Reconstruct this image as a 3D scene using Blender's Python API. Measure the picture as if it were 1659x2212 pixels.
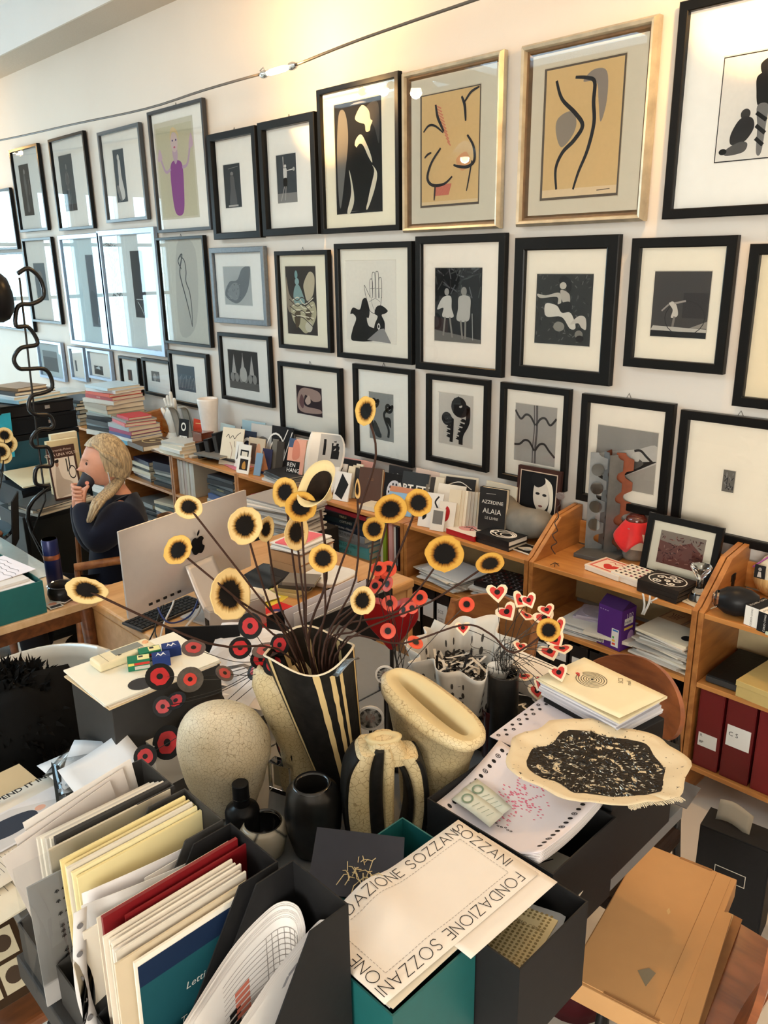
import bpy,bmesh,math,random
from mathutils import Vector,Matrix,noise
random.seed(7)
PI=math.pi
SC=bpy.context.scene
COL=SC.collection
for _o in list(bpy.data.objects): bpy.data.objects.remove(_o)

# ------------------------------------------------------------------ camera
# calibrated on the picture wall: x runs right along the wall, y towards it, z up
FPX,CX,CY,H=1726.0,829.5,1106.0,1.95
_V=Vector((80,5500,FPX)).normalized()
_P=Vector((-1771.5,-516,FPX));_P=(_P - _V*_P.dot(_V)).normalized()
AX=-_P;AZ=-_V;AY=AZ.cross(AX)
M3=Matrix((AX,AY,AZ))                  # camera (x right, y down, z forward) -> world
CAM=Vector((0,0,H))
def ray(px,py): return M3 @ Vector((px-CX,py-CY,FPX))
def PZ(px,py,z): d=ray(px,py);return CAM + d*((z-H)/d.z)
def PY(px,py,y): d=ray(px,py);return CAM + d*(y/d.y)
def PX(px,py,x): d=ray(px,py);return CAM + d*(x/d.x)
def PH(px,py,base):                      # height of a pixel standing above a ground point
    d=ray(px,py);return H + d.z*math.hypot(base[0],base[1])/math.hypot(d.x,d.y)
cd=bpy.data.cameras.new('camera');cam=bpy.data.objects.new('camera',cd);COL.objects.link(cam)
cd.sensor_fit='HORIZONTAL';cd.sensor_width=36;cd.lens=FPX/1659*36;cd.clip_start=.02
r=M3 @ Vector((1,0,0));u=M3 @ Vector((0,-1,0));b=M3 @ Vector((0,0,-1))
cam.matrix_world=Matrix(((r.x,u.x,b.x,0),(r.y,u.y,b.y,0),(r.z,u.z,b.z,H),(0,0,0,1)))
SC.camera=cam

# ------------------------------------------------------------------ world, lights, exposure
wd=bpy.data.worlds.new('world');SC.world=wd;wd.use_nodes=True
wd.node_tree.nodes['Background'].inputs[0].default_value=(.62,.90,1,1)
wd.node_tree.nodes['Background'].inputs[1].default_value=5.0
vs=SC.view_settings
vs.view_transform='Standard';vs.look='None';vs.gamma=1;vs.use_curve_mapping=False
vs.exposure=.05
WALL,ENDX,BACKY,RIGHTX,CEIL=2.95,-11.0,-3.6,3.2,3.75
def area(name,loc,rot,sx,sy,power,col):
    l=bpy.data.lights.new(name,'AREA');l.shape='RECTANGLE';l.size=sx;l.size_y=sy;l.energy=power;l.color=col
    o=bpy.data.objects.new(name,l);o.location=loc;o.rotation_euler=rot;COL.objects.link(o);return o
WIN=[(-.56,-.04),(.13,.65),(.82,1.30),(1.50,2.15)]        # window openings in the end wall (y ranges)
WZ=(.75,2.90)
for y0,y1 in WIN:                                             # daylight entering by the windows
    area('window_and_fill_light',(ENDX-.22,(y0+y1)/2,(WZ[0]+WZ[1])/2),(PI/2,0,-PI/2),y1-y0,WZ[1]-WZ[0],45,(.60,.86,1))
FILLWIN=[(.5,1.6),(1.9,3.0)]                                   # unseen windows added behind the camera for frontal fill light (x ranges)
for x0,x1 in FILLWIN:
    area('window_and_fill_light',((x0+x1)/2,BACKY-.22,1.9),(PI/2,0,0),x1-x0,1.9,150,(1,.90,.78))  # warm frontal fill sent in through the added windows
SKYFILL=[(-7.2,-.9,1.8,1.0),(-4.8,-.9,1.8,1.0)]           # unseen roof lights added to tint the far half blue
for x,y,sx,sy in SKYFILL:
    area('added_roof_fill',(x,y,CEIL+.06),(0,0,0),sx,sy,50,(.45,.74,1))

# ------------------------------------------------------------------ helpers
MATS={}
def nmat(name):
    m=bpy.data.materials.new(name);m.use_nodes=True;nt=m.node_tree
    return m,nt,nt.nodes['Principled BSDF']
def mat(name,col,rough=.6,metal=0,var=.06,scale=40,bump=0,spec=None,coat=0,sheen=0):
    if name in MATS: return MATS[name]
    m,nt,p=nmat(name)
    p.inputs['Roughness'].default_value=rough;p.inputs['Metallic'].default_value=metal
    if spec is None and max(col[:3]) < .06 and metal < .2 and not coat: spec=.16
    if spec is not None: p.inputs['Specular IOR Level'].default_value=spec
    if coat: p.inputs['Coat Weight'].default_value=coat
    if sheen: p.inputs['Sheen Weight'].default_value=sheen
    tc=nt.nodes.new('ShaderNodeTexCoord');n=nt.nodes.new('ShaderNodeTexNoise')
    n.inputs['Scale'].default_value=scale;n.inputs['Detail'].default_value=4
    nt.links.new(tc.outputs['Object'],n.inputs['Vector'])
    r=nt.nodes.new('ShaderNodeMapRange');r.inputs[3].default_value=1-var*1.5;r.inputs[4].default_value=1+var*1.5
    nt.links.new(n.outputs['Fac'],r.inputs[0])
    mx=nt.nodes.new('ShaderNodeVectorMath');mx.operation='MULTIPLY'
    mx.inputs[0].default_value=col[:3];nt.links.new(r.outputs[0],mx.inputs[1]);nt.links.new(mx.outputs[0],p.inputs['Base Color'])
    if bump:
        b=nt.nodes.new('ShaderNodeBump');b.inputs['Strength'].default_value=bump;b.inputs['Distance'].default_value=.004
        nt.links.new(n.outputs['Fac'],b.inputs['Height']);nt.links.new(b.outputs[0],p.inputs['Normal'])
    MATS[name]=m;return m
def S(r,g,b):                             # sRGB 0-255 -> linear
    f=lambda c: (c/255/12.92 if c <= 10 else ((c/255+.055)/1.055)**2.4)
    return (f(r),f(g),f(b))
def ink(c):                                 # flat printed colour
    k='ink_%d_%d_%d' % c
    return MATS[k] if k in MATS else mat(k,S(*c),.75,var=.03,scale=60,spec=.2)
def paper(c):
    k='paper_%d_%d_%d' % c
    return MATS[k] if k in MATS else mat(k,S(*c),.85,var=.02,scale=25,spec=.25)
def cloth_cover(c):
    k='cover_%d_%d_%d' % c
    return MATS[k] if k in MATS else mat(k,S(*c),.42,var=.05,scale=30,spec=.45)
def wood(name,c1,c2,rough=.4,scale=(2,14,14),coat=.15):
    if name in MATS: return MATS[name]
    m,nt,p=nmat(name);p.inputs['Roughness'].default_value=rough;p.inputs['Coat Weight'].default_value=coat
    p.inputs['Coat Roughness'].default_value=.3
    tc=nt.nodes.new('ShaderNodeTexCoord');mp=nt.nodes.new('ShaderNodeMapping');mp.inputs['Scale'].default_value=scale
    n=nt.nodes.new('ShaderNodeTexNoise');n.inputs['Scale'].default_value=3;n.inputs['Detail'].default_value=7;n.inputs['Distortion'].default_value=.6
    cr=nt.nodes.new('ShaderNodeValToRGB');cr.color_ramp.elements[0].position=.32;cr.color_ramp.elements[1].position=.7
    cr.color_ramp.elements[0].color=(*c1,1);cr.color_ramp.elements[1].color=(*c2,1)
    nt.links.new(tc.outputs['Object'],mp.inputs[0]);nt.links.new(mp.outputs[0],n.inputs['Vector'])
    nt.links.new(n.outputs['Fac'],cr.inputs[0]);nt.links.new(cr.outputs[0],p.inputs['Base Color'])
    MATS[name]=m;return m
def crackle(name,c,line,scale=38,bump=.5,rough=.45):
    if name in MATS: return MATS[name]
    m,nt,p=nmat(name);p.inputs['Roughness'].default_value=rough
    tc=nt.nodes.new('ShaderNodeTexCoord')
    nz=nt.nodes.new('ShaderNodeTexNoise');nz.inputs['Scale'].default_value=9;nz.inputs['Detail'].default_value=5
    nt.links.new(tc.outputs['Object'],nz.inputs['Vector'])
    va=nt.nodes.new('ShaderNodeVectorMath');va.operation='MULTIPLY_ADD';va.inputs[1].default_value=(.05,.05,.05)
    nt.links.new(nz.outputs['Color'],va.inputs[0]);nt.links.new(tc.outputs['Object'],va.inputs[2])
    v=nt.nodes.new('ShaderNodeTexVoronoi');v.feature='DISTANCE_TO_EDGE';v.inputs['Scale'].default_value=scale
    nt.links.new(va.outputs[0],v.inputs['Vector'])
    mr=nt.nodes.new('ShaderNodeMapRange');mr.inputs[1].default_value=0;mr.inputs[2].default_value=.045
    nt.links.new(v.outputs['Distance'],mr.inputs[0])
    cr=nt.nodes.new('ShaderNodeValToRGB');cr.color_ramp.elements[0].position=.35;cr.color_ramp.elements[1].position=.75
    cr.color_ramp.elements[0].color=(c[0]*.80,c[1]*.73,c[2]*.60,1);cr.color_ramp.elements[1].color=(*c,1)
    nt.links.new(nz.outputs['Fac'],cr.inputs[0])
    mx=nt.nodes.new('ShaderNodeMix');mx.data_type='RGBA';mx.inputs['A'].default_value=(*line,1)
    nt.links.new(mr.outputs[0],mx.inputs['Factor']);nt.links.new(cr.outputs[0],mx.inputs['B']);nt.links.new(mx.outputs['Result'],p.inputs['Base Color'])
    b=nt.nodes.new('ShaderNodeBump');b.inputs['Strength'].default_value=bump;b.inputs['Distance'].default_value=.003
    nt.links.new(nz.outputs['Fac'],b.inputs['Height']);nt.links.new(b.outputs[0],p.inputs['Normal'])
    MATS[name]=m;return m
def thin_glass(name='thin_glass',tint=(1,1,1),ior=1.5,base=.0):
    if name in MATS: return MATS[name]
    m=bpy.data.materials.new(name);m.use_nodes=True;nt=m.node_tree
    for n in list(nt.nodes): nt.nodes.remove(n)
    out=nt.nodes.new('ShaderNodeOutputMaterial');t=nt.nodes.new('ShaderNodeBsdfTransparent');g=nt.nodes.new('ShaderNodeBsdfGlossy')
    t.inputs[0].default_value=(*tint,1);g.inputs['Roughness'].default_value=.01
    fr=nt.nodes.new('ShaderNodeFresnel');fr.inputs[0].default_value=ior
    mx=nt.nodes.new('ShaderNodeMixShader');
    ad=nt.nodes.new('ShaderNodeMath');ad.operation='ADD';ad.inputs[1].default_value=base;nt.links.new(fr.outputs[0],ad.inputs[0])
    nt.links.new(ad.outputs[0],mx.inputs[0]);nt.links.new(t.outputs[0],mx.inputs[1]);nt.links.new(g.outputs[0],mx.inputs[2])
    nt.links.new(mx.outputs[0],out.inputs[0]);MATS[name]=m;return m
def emis(name,col,s):
    if name in MATS: return MATS[name]
    m,nt,p=nmat(name);p.inputs['Emission Color'].default_value=(*col,1);p.inputs['Emission Strength'].default_value=s
    p.inputs['Base Color'].default_value=(*col,1);MATS[name]=m;return m

def rotm(rx=0,ry=0,rz=0): return Matrix.Rotation(rz,4,'Z') @ Matrix.Rotation(ry,4,'Y') @ Matrix.Rotation(rx,4,'X')
class MB:
    """collects faces, then builds one mesh object"""
    def __init__(s): s.v=[];s.f=[];s.m=[];s.mi=0
    def add(s,vs,fs):
        o=len(s.v);s.v += [tuple(v) for v in vs]
        for f in fs: s.f.append(tuple(i+o for i in f));s.m.append(s.mi)
        return s
    def box(s,c,d,rot=None):
        x,y,z=d[0]/2,d[1]/2,d[2]/2
        vs=[Vector(p) for p in ((-x,-y,-z),(x,-y,-z),(x,y,-z),(-x,y,-z),(-x,-y,z),(x,-y,z),(x,y,z),(-x,y,z))]
        if rot is not None:
            if isinstance(rot,(int,float)): rot=Matrix.Rotation(rot,4,'Z')
            vs=[rot @ v for v in vs]
        c=Vector(c)
        return s.add([v+c for v in vs],[(3,2,1,0),(4,5,6,7),(0,1,5,4),(1,2,6,5),(2,3,7,6),(3,0,4,7)])
    def prism(s,poly,n0,n1=None,ax='z'):
        """closed polygon extruded; ax z: poly (x,y); ax y: poly (x,z); ax x: poly (y,z)"""
        def P(p,t): return {'z': (p[0],p[1],t),'y': (p[0],t,p[1]),'x': (t,p[0],p[1])}[ax]
        k=len(poly);vs=[P(p,n0) for p in poly] + [P(p,n1) for p in poly]
        return s.add(vs,[tuple(range(k))[::-1],tuple(range(k,2*k))] + [(i,(i+1)%k,k+(i+1)%k,k+i) for i in range(k)])
    def tube(s,pts,r,n=8,cap=True):
        pts=[Vector(p) for p in pts];K=len(pts)
        rr=r if isinstance(r,(list,tuple)) else [r]*K
        t0=(pts[1]-pts[0]).normalized();a=t0.orthogonal().normalized();rings=[]
        for i in range(K):
            t=(pts[min(i+1,K-1)]-pts[max(i-1,0)])
            t=t.normalized() if t.length > 1e-9 else t0
            a=(a - t*a.dot(t));a=a.normalized() if a.length > 1e-6 else t.orthogonal().normalized()
            bb=t.cross(a);rings.append([pts[i]+(a*math.cos(2*PI*k/n)+bb*math.sin(2*PI*k/n))*rr[i] for k in range(n)])
        vs=[v for rg in rings for v in rg]
        fs=[(i*n+k,i*n+(k+1)%n,(i+1)*n+(k+1)%n,(i+1)*n+k) for i in range(K-1) for k in range(n)]
        if cap: fs += [tuple(range(n))[::-1],tuple(range((K-1)*n,K*n))]
        return s.add(vs,fs)
    def lathe(s,prof,n=32,c=(0,0,0),sx=1,sy=1,cap=True,fn=None):
        vs=[];K=len(prof)
        for r,z in prof:
            for k in range(n):
                a=2*PI*k/n;p=Vector((r*math.cos(a)*sx,r*math.sin(a)*sy,z))
                if fn: p=Vector(fn(p))
                vs.append(p+Vector(c))
        fs=[(i*n+k,i*n+(k+1)%n,(i+1)*n+(k+1)%n,(i+1)*n+k) for i in range(K-1) for k in range(n)]
        if cap:
            if prof[0][0] > 1e-6: fs.append(tuple(range(n))[::-1])
            if prof[-1][0] > 1e-6: fs.append(tuple(range((K-1)*n,K*n)))
        return s.add(vs,fs)
    def grid(s,fn,nu,nv,closed_u=False):
        vs=[fn(i/nu,j/nv) for j in range(nv+1) for i in range(nu+1)]
        w=nu+1
        return s.add(vs,[(j*w+i,j*w+i+1,(j+1)*w+i+1,(j+1)*w+i) for j in range(nv) for i in range(nu)])
    def sheet(s,fn,nu,nv,t=.0006):
        """a thin curved sheet with thickness, fn(u,v)->Vector"""
        e=1e-3;top=[];bot=[]
        for j in range(nv+1):
            for i in range(nu+1):
                a,b=i/nu,j/nv;p=Vector(fn(a,b))
                du=Vector(fn(min(a+e,1),b))-Vector(fn(max(a-e,0),b));dv=Vector(fn(a,min(b+e,1)))-Vector(fn(a,max(b-e,0)))
                n=du.cross(dv);n=n.normalized() if n.length > 1e-12 else Vector((0,0,1))
                top.append(p);bot.append(p-n*t)
        w=nu+1;N=len(top)
        fs=[(j*w+i,j*w+i+1,(j+1)*w+i+1,(j+1)*w+i) for j in range(nv) for i in range(nu)]
        fs += [tuple(k+N for k in f[::-1]) for f in fs]
        ring=[i for i in range(nu+1)] + [j*w+nu for j in range(1,nv+1)] + [nv*w+i for i in range(nu-1,-1,-1)] + [j*w for j in range(nv-1,0,-1)]
        R=len(ring);fs += [(ring[(k+1)%R],ring[k],ring[k]+N,ring[(k+1)%R]+N) for k in range(R)]
        return s.add(top+bot,fs)
    def build(s,name,mats,parent=None,loc=None,rot=None,smooth=False,bevel=0,seg=2,sub=0,fix=False,angle=40):
        me=bpy.data.meshes.new(name);me.from_pydata(s.v,[],s.f)
        for m in (mats if isinstance(mats,(list,tuple)) else [mats]): me.materials.append(m)
        if max(s.m,default=0): me.polygons.foreach_set('material_index',s.m)
        if fix:
            bm=bmesh.new();bm.from_mesh(me);bmesh.ops.remove_doubles(bm,verts=bm.verts,dist=1e-5);bmesh.ops.recalc_face_normals(bm,faces=bm.faces);bm.to_mesh(me);bm.free()
        if smooth:
            me.polygons.foreach_set('use_smooth',[True]*len(me.polygons))
            if smooth=='auto': me.set_sharp_from_angle(angle=math.radians(angle))
        me.update()
        o=bpy.data.objects.new(name,me);COL.objects.link(o)
        if parent: o.parent=parent
        if loc is not None: o.location=loc
        if rot is not None: o.rotation_euler=rot
        if bevel:
            b=o.modifiers.new('bevel','BEVEL');b.width=bevel;b.segments=seg;b.limit_method='ANGLE';b.angle_limit=math.radians(35)
        if sub:
            b=o.modifiers.new('sub','SUBSURF');b.levels=sub;b.render_levels=sub
        return o
def tag(o,label,cat,group=None):
    o['label']=label;o['category']=cat
    if group: o['group']=group
    return o
def thing(name,label,cat,loc=(0,0,0),rz=0,group=None,rot=None):
    o=bpy.data.objects.new(name,None);COL.objects.link(o);o.location=loc;o.empty_display_size=.05
    o.rotation_euler=rot if rot is not None else (0,0,rz)
    return tag(o,label,cat,group)
def struct(o): o['kind']='structure';return o
def ordn(i): return ['first','second','third','fourth','fifth','sixth','seventh','eighth','ninth','tenth','eleventh','twelfth','thirteenth','fourteenth','fifteenth','sixteenth','seventeenth','eighteenth','nineteenth','twentieth'][i]
def smooth_pts(pts,k=6,closed=False):
    pts=[Vector(p) for p in pts];n=len(pts);out=[]
    for i in range(n if closed else n-1):
        g=lambda j: pts[j % n] if closed else pts[max(0,min(n-1,j))]
        p0,p1,p2,p3=g(i-1),g(i),g(i+1),g(i+2)
        for s in range(k):
            t=s/k
            out.append(.5*((2*p1)+(p2-p0)*t+(2*p0-5*p1+4*p2-p3)*t*t+(3*p1-p0-3*p2+p3)*t**3))
    if not closed: out.append(pts[-1])
    return out
# flat print: shapes given in 0..1 coordinates of a rectangle (o = lower left corner, U and V its edge vectors)
def prints(parent,items,o,U,V,name='print_ink',lift=.0004,step=.00006):
    o,U,V=Vector(o),Vector(U),Vector(V);N=U.cross(V).normalized();mb=MB();mats=[];asp=V.length/U.length
    h=lift
    for it in items:
        kind,c=it[0],it[1];m=ink(c)
        if m not in mats: mats.append(m)
        mb.mi=mats.index(m);h += step
        def T(p): return o+U*p[0]+V*p[1]+N*h
        if kind=='poly': mb.add([T(p) for p in it[2]],[tuple(range(len(it[2])))])
        elif kind=='blob':
            q=smooth_pts([(p[0],p[1],0) for p in it[2]],5,True);mb.add([T(p) for p in q],[tuple(range(len(q)))])
        elif kind in ('ell','ring'):
            cx,cy,rx,ry=it[2:6];rot=it[6] if len(it) > 6 and kind=='ell' else 0
            K=20;pts=[]
            for k in range(K):
                a=2*PI*k/K;x,y=rx*math.cos(a),ry*math.sin(a)
                pts.append((cx+x*math.cos(rot)-y*math.sin(rot)*1,cy+x*math.sin(rot)+y*math.cos(rot)))
            if kind=='ell': mb.add([T(p) for p in pts],[tuple(range(K))])
            else:
                q=it[6];pin=[(cx+(p[0]-cx)*q,cy+(p[1]-cy)*q) for p in pts]
                mb.add([T(p) for p in pts]+[T(p) for p in pin],[(k,(k+1)%K,K+(k+1)%K,K+k) for k in range(K)])
        elif kind=='rect':
            a,b2,c2,d2=it[2:6];mb.add([T(p) for p in ((a,b2),(c2,b2),(c2,d2),(a,d2))],[(0,1,2,3)])
        elif kind in ('line','curve'):
            w,pts=it[2],[(p[0],p[1],0) for p in it[3]]
            if kind=='curve': pts=smooth_pts(pts,5)
            P3=[T(p) for p in pts];L=[];R=[];K=len(P3)
            for k in range(K):
                t=P3[min(k+1,K-1)]-P3[max(k-1,0)];t=t.normalized() if t.length > 1e-9 else U.normalized();nn=N.cross(t)
                ww=w*(1 if len(it) < 5 else it[4](k/(K-1)))
                L.append(P3[k]+nn*ww/2);R.append(P3[k]-nn*ww/2)
            mb.add(L+R,[(K+k,K+k+1,k+1,k) for k in range(K-1)])
    return mb.build(name,mats,parent)
TEXTC={}
def text(parent,s,size,o,U,V,m,name='lettering',align='LEFT',lift=.0006,bold=0,shear=0):
    key=(s,align,round(bold/size,3),shear)
    if key not in TEXTC:
        cu=bpy.data.curves.new('txt','FONT');cu.body=s;cu.size=1;cu.align_x=align;cu.resolution_u=2;cu.offset=bold/size;cu.shear=shear
        ob=bpy.data.objects.new('txt',cu);COL.objects.link(ob)
        me=bpy.data.meshes.new_from_object(ob);bpy.data.objects.remove(ob);bpy.data.curves.remove(cu);TEXTC[key]=me
    me=TEXTC[key].copy();U=Vector(U).normalized();V=Vector(V).normalized();N=U.cross(V).normalized()
    me.transform(Matrix(((U.x,V.x,N.x,0),(U.y,V.y,N.y,0),(U.z,V.z,N.z,0),(0,0,0,1))) @ Matrix.Scale(size,4))
    me.transform(Matrix.Translation(Vector(o)+N*lift));me.materials.clear();me.materials.append(m)
    ob=bpy.data.objects.new(name,me);COL.objects.link(ob)
    if parent: ob.parent=parent
    return ob
# ------------------------------------------------------------------ the room
def plaster(name,col,bump=.15,rough=.75):
    m,nt,p=nmat(name);p.inputs['Roughness'].default_value=rough
    tc=nt.nodes.new('ShaderNodeTexCoord');n=nt.nodes.new('ShaderNodeTexNoise');n.inputs['Scale'].default_value=1.3;n.inputs['Detail'].default_value=8
    n2=nt.nodes.new('ShaderNodeTexNoise');n2.inputs['Scale'].default_value=55;n2.inputs['Detail'].default_value=3
    cr=nt.nodes.new('ShaderNodeValToRGB');cr.color_ramp.elements[0].position=.3;cr.color_ramp.elements[1].position=.7
    cr.color_ramp.elements[0].color=(col[0]*.94,col[1]*.93,col[2]*.92,1);cr.color_ramp.elements[1].color=(*col,1)
    b=nt.nodes.new('ShaderNodeBump');b.inputs['Strength'].default_value=bump;b.inputs['Distance'].default_value=.004
    for k in (n,n2): nt.links.new(tc.outputs['Object'],k.inputs['Vector'])
    nt.links.new(n.outputs['Fac'],cr.inputs[0]);nt.links.new(cr.outputs[0],p.inputs['Base Color']);nt.links.new(n2.outputs['Fac'],b.inputs['Height']);nt.links.new(b.outputs[0],p.inputs['Normal'])
    return m
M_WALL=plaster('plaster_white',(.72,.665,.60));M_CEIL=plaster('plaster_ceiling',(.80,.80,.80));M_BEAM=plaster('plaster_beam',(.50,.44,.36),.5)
M_FLOOR=plaster('resin_floor',(.66,.61,.54),.02,.22)
x0,x1,y0,y1=ENDX,RIGHTX,BACKY,WALL
struct(MB().box(((x0+x1)/2,(y0+y1)/2,-.05),(x1-x0+.4,y1-y0+.4,.1)).build('floor',M_FLOOR))
struct(MB().box(((x0+x1)/2,WALL+.1,CEIL/2),(x1-x0+.4,.2,CEIL)).build('wall_back',M_WALL))
struct(MB().box((RIGHTX+.1,(y0+y1)/2,CEIL/2),(.2,y1-y0,CEIL)).build('wall_right',M_WALL))
def holed(axis,at,lo,hi,holes,z0,z1,name):
    """wall with window openings: panels around each hole joined into one mesh"""
    mb=MB();e=[lo]+[v for h in holes for v in h]+[hi]
    def bx(a,b,c,d):
        if b-a < 1e-4 or d-c < 1e-4: return
        if axis=='x': mb.box((at,(a+b)/2,(c+d)/2),(.2,b-a,d-c))
        else: mb.box(((a+b)/2,at,(c+d)/2),(b-a,.2,d-c))
    for i in range(0,len(e),2): bx(e[i],e[i+1],0,CEIL)
    for a,b in holes: bx(a,b,0,z0);bx(a,b,z1,CEIL)
    return struct(mb.build(name,M_WALL))
holed('x',ENDX-.1,y0,y1,WIN,WZ[0],WZ[1],'wall_left')
holed('y',BACKY-.1,x0,x1,FILLWIN,.9,2.8,'wall_front')
# ceiling with openings for the two added roof lights
mb=MB();xs=[x0];
for x,y,sx,sy in SKYFILL: xs += [x-sx/2,x+sx/2]
xs.append(x1)
for i in range(0,len(xs),2): mb.box(((xs[i]+xs[i+1])/2,(y0+y1)/2,CEIL+.03),(xs[i+1]-xs[i],y1-y0,.06))
for x,y,sx,sy in SKYFILL:
    mb.box((x,(y0+y-sy/2)/2,CEIL+.03),(sx,y-sy/2-y0,.06));mb.box((x,(y1+y+sy/2)/2,CEIL+.03),(sx,y1-y-sy/2,.06))
struct(mb.build('ceiling',M_CEIL))
# dropped beam along the picture wall, its underside seen above the pictures
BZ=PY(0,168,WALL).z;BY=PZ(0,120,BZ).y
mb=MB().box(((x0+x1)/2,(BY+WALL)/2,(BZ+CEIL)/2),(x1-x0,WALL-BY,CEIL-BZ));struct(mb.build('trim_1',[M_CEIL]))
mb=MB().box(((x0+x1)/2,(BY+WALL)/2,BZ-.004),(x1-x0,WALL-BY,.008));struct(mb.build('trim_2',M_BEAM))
M_WFR=mat('window_paint',(.75,.78,.80),.5);k=1
for (a,b) in WIN:
    w=MB();zz=(WZ[0]+.02,1.55,2.22,WZ[1]-.02)
    for z in zz: w.box((ENDX-.06,(a+b)/2,z),(.06,b-a,.045))
    for y in (a+.02,b-.02): w.box((ENDX-.06,y,(WZ[0]+WZ[1])/2),(.06,.04,WZ[1]-WZ[0]))
    o=struct(w.build('window_%d' % k,M_WFR));k += 1
    for i in range(3): MB().add([(ENDX-.06,a+.04,zz[i]+.02),(ENDX-.06,b-.04,zz[i]+.02),(ENDX-.06,b-.04,zz[i+1]-.02),(ENDX-.06,a+.04,zz[i+1]-.02)],[(0,1,2,3)]).build('pane',thin_glass('window_glass'),o)
for (a,b) in FILLWIN:  # frames and panes of the added fill windows
    w=MB()
    for z in (.92,1.9,2.78): w.box(((a+b)/2,BACKY-.06,z),(b-a,.06,.045))
    for x in (a+.02,(a+b)/2,b-.02): w.box((x,BACKY-.06,1.85),(.04,.06,1.9))
    o=struct(w.build('window_%d' % k,M_WFR));k += 1
    for x in ((3*a+b)/4,(a+3*b)/4):
        for z in (1.41,2.34): MB().add([(x+.33,BACKY-.06,z-.43),(x-.33,BACKY-.06,z-.43),(x-.33,BACKY-.06,z+.43),(x+.33,BACKY-.06,z+.43)],[(0,1,2,3)]).build('pane',thin_glass('window_glass'),o)

# ------------------------------------------------------------------ bare lamps strung on a cable along the wall
M_CHROME=mat('chrome',(.75,.74,.72),.12,1,var=.02);M_CABLE=mat('cable_grey',(.10,.085,.07),.5)
CY_=2.60
cab=[PY(px,py,CY_) for px,py in ((0,303),(160,268),(315,235),(440,195),(552,163))]
cab=[Vector((-10.9,CY_,3.02)),Vector((-9,CY_,2.97))]+cab
def lamp_on_cable(p0,p1,name,label,power):
    d=(p1-p0).normalized();L=(p1-p0).length;t=thing(name,label,'lamp',p0)
    z=Vector((0,0,0));e=d*L
    for a,b in ((z,e*.22),(e*.78,e)):
        MB().tube([a,a.lerp(b,.3),a.lerp(b,.6),b],[.006,.017,.018,.012],12).build('lamp_holder',M_CHROME,t,smooth='auto')
    MB().tube([a2 for a2 in (z+Vector((0,0,.02)),d*L*.1+Vector((0,0,.03)),d*L*.18)],.003,6).build('clip',M_CHROME,t)
    MB().tube([e*.22,e*.3,e*.5,e*.7,e*.78],[.008,.013,.014,.013,.008],12).build('bulb',emis('bulb_glow',(1,.72,.34),40),t,smooth=True)
    l=bpy.data.lights.new('bulb_light','POINT');l.energy=power;l.color=(1,.56,.19);l.shadow_soft_size=.03
    lo=bpy.data.objects.new('bulb_light',l);COL.objects.link(lo);lo.parent=t;lo.location=e*.5+Vector((0,-.05,0))
    return t
A0,A1=PY(562,163,CY_),PY(640,140,CY_)
lamp_on_cable(A0,A1,'cable_lamp','small lit tubular bulb in chrome holders on the cable above the pictures',34)
cab2=[A1]+[PY(px,py,CY_) for px,py in ((760,92),(890,46),(1025,0),(1400,-130))]
B0=PY(1560,-190,CY_);B1=B0+Vector((.17,0,0));cab2.append(B0)
lamp_on_cable(B0,B1,'cable_lamp','lit tubular bulb on the cable, beyond the upper right edge',34)
C0=Vector((-8.3,CY_,2.97));C1=C0+Vector((.17,0,0))
lamp_on_cable(C0,C1,'cable_lamp','lit tubular bulb on the cable, beyond the left edge',20)
D0=Vector((.9,CY_,3.0));D1=D0+Vector((.17,0,0))
lamp_on_cable(D0,D1,'cable_lamp','lit tubular bulb at the far right end of the cable',8)
cb=MB();cb.tube(smooth_pts(cab+[A0],4),.006,6);cb.tube(smooth_pts(cab2,4),.006,6);cb.tube([B1,B1.lerp(D0,.5)-Vector((0,0,.05)),D0],.006,6);cb.tube([D1,Vector((RIGHTX,CY_,3.05))],.006,6)
tag(cb.build('lamp_cable',M_CABLE,smooth=True),'thin dark cable strung along the wall above the pictures','cable')
# pendant lamps hanging in the room behind the photographer
def pendant(x,y,label,power=55,zb=2.9):
    L=CEIL-zb-.2
    t=thing('pendant_lamp',label,'lamp',(x,y,CEIL),group='pendant lamps out of the picture')
    MB().tube([(0,0,0),(0,0,-L)],.004,6).build('cord',M_CABLE,t)
    MB().lathe([(.03,-L),(.06,-L-.02),(.2,-L-.17),(.19,-L-.17),(.05,-L-.03)],24,cap=False).build('shade',mat('shade_white',(.8,.78,.74),.5),t,smooth=True)
    MB().lathe([(0,-L-.21),(.03,-L-.20),(.045,-L-.16),(.03,-L-.10),(.015,-L-.07)],16).build('bulb',emis('pendant_glow',(1,.86,.66),30),t,smooth=True)
    l=bpy.data.lights.new('pendant_light','POINT');l.energy=power;l.color=(1,.76,.50);l.shadow_soft_size=.045
    lo=bpy.data.objects.new('pendant_light',l);COL.objects.link(lo);lo.parent=t;lo.location=(0,0,-L-.168)
def mirrored(px,py,y):      # a lamp seen reflected in the glass of a picture hangs on the mirrored ray
    a=PY(px,py,WALL-.03);d=ray(px,py);d.y=-d.y;return a+d*((y-a.y)/d.y)
for px,py,y,lb,pw in ((900,210,.75,'white pendant lamp hanging left of the photographer',190),(1005,350,-1.3,'white pendant lamp hanging behind the photographer',220)):
    p=mirrored(px,py,y);pendant(p.x,p.y,lb,pw,p.z)
pendant(1.2,1.1,'white pendant lamp hanging right of the crowded table',60,2.9)
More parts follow.
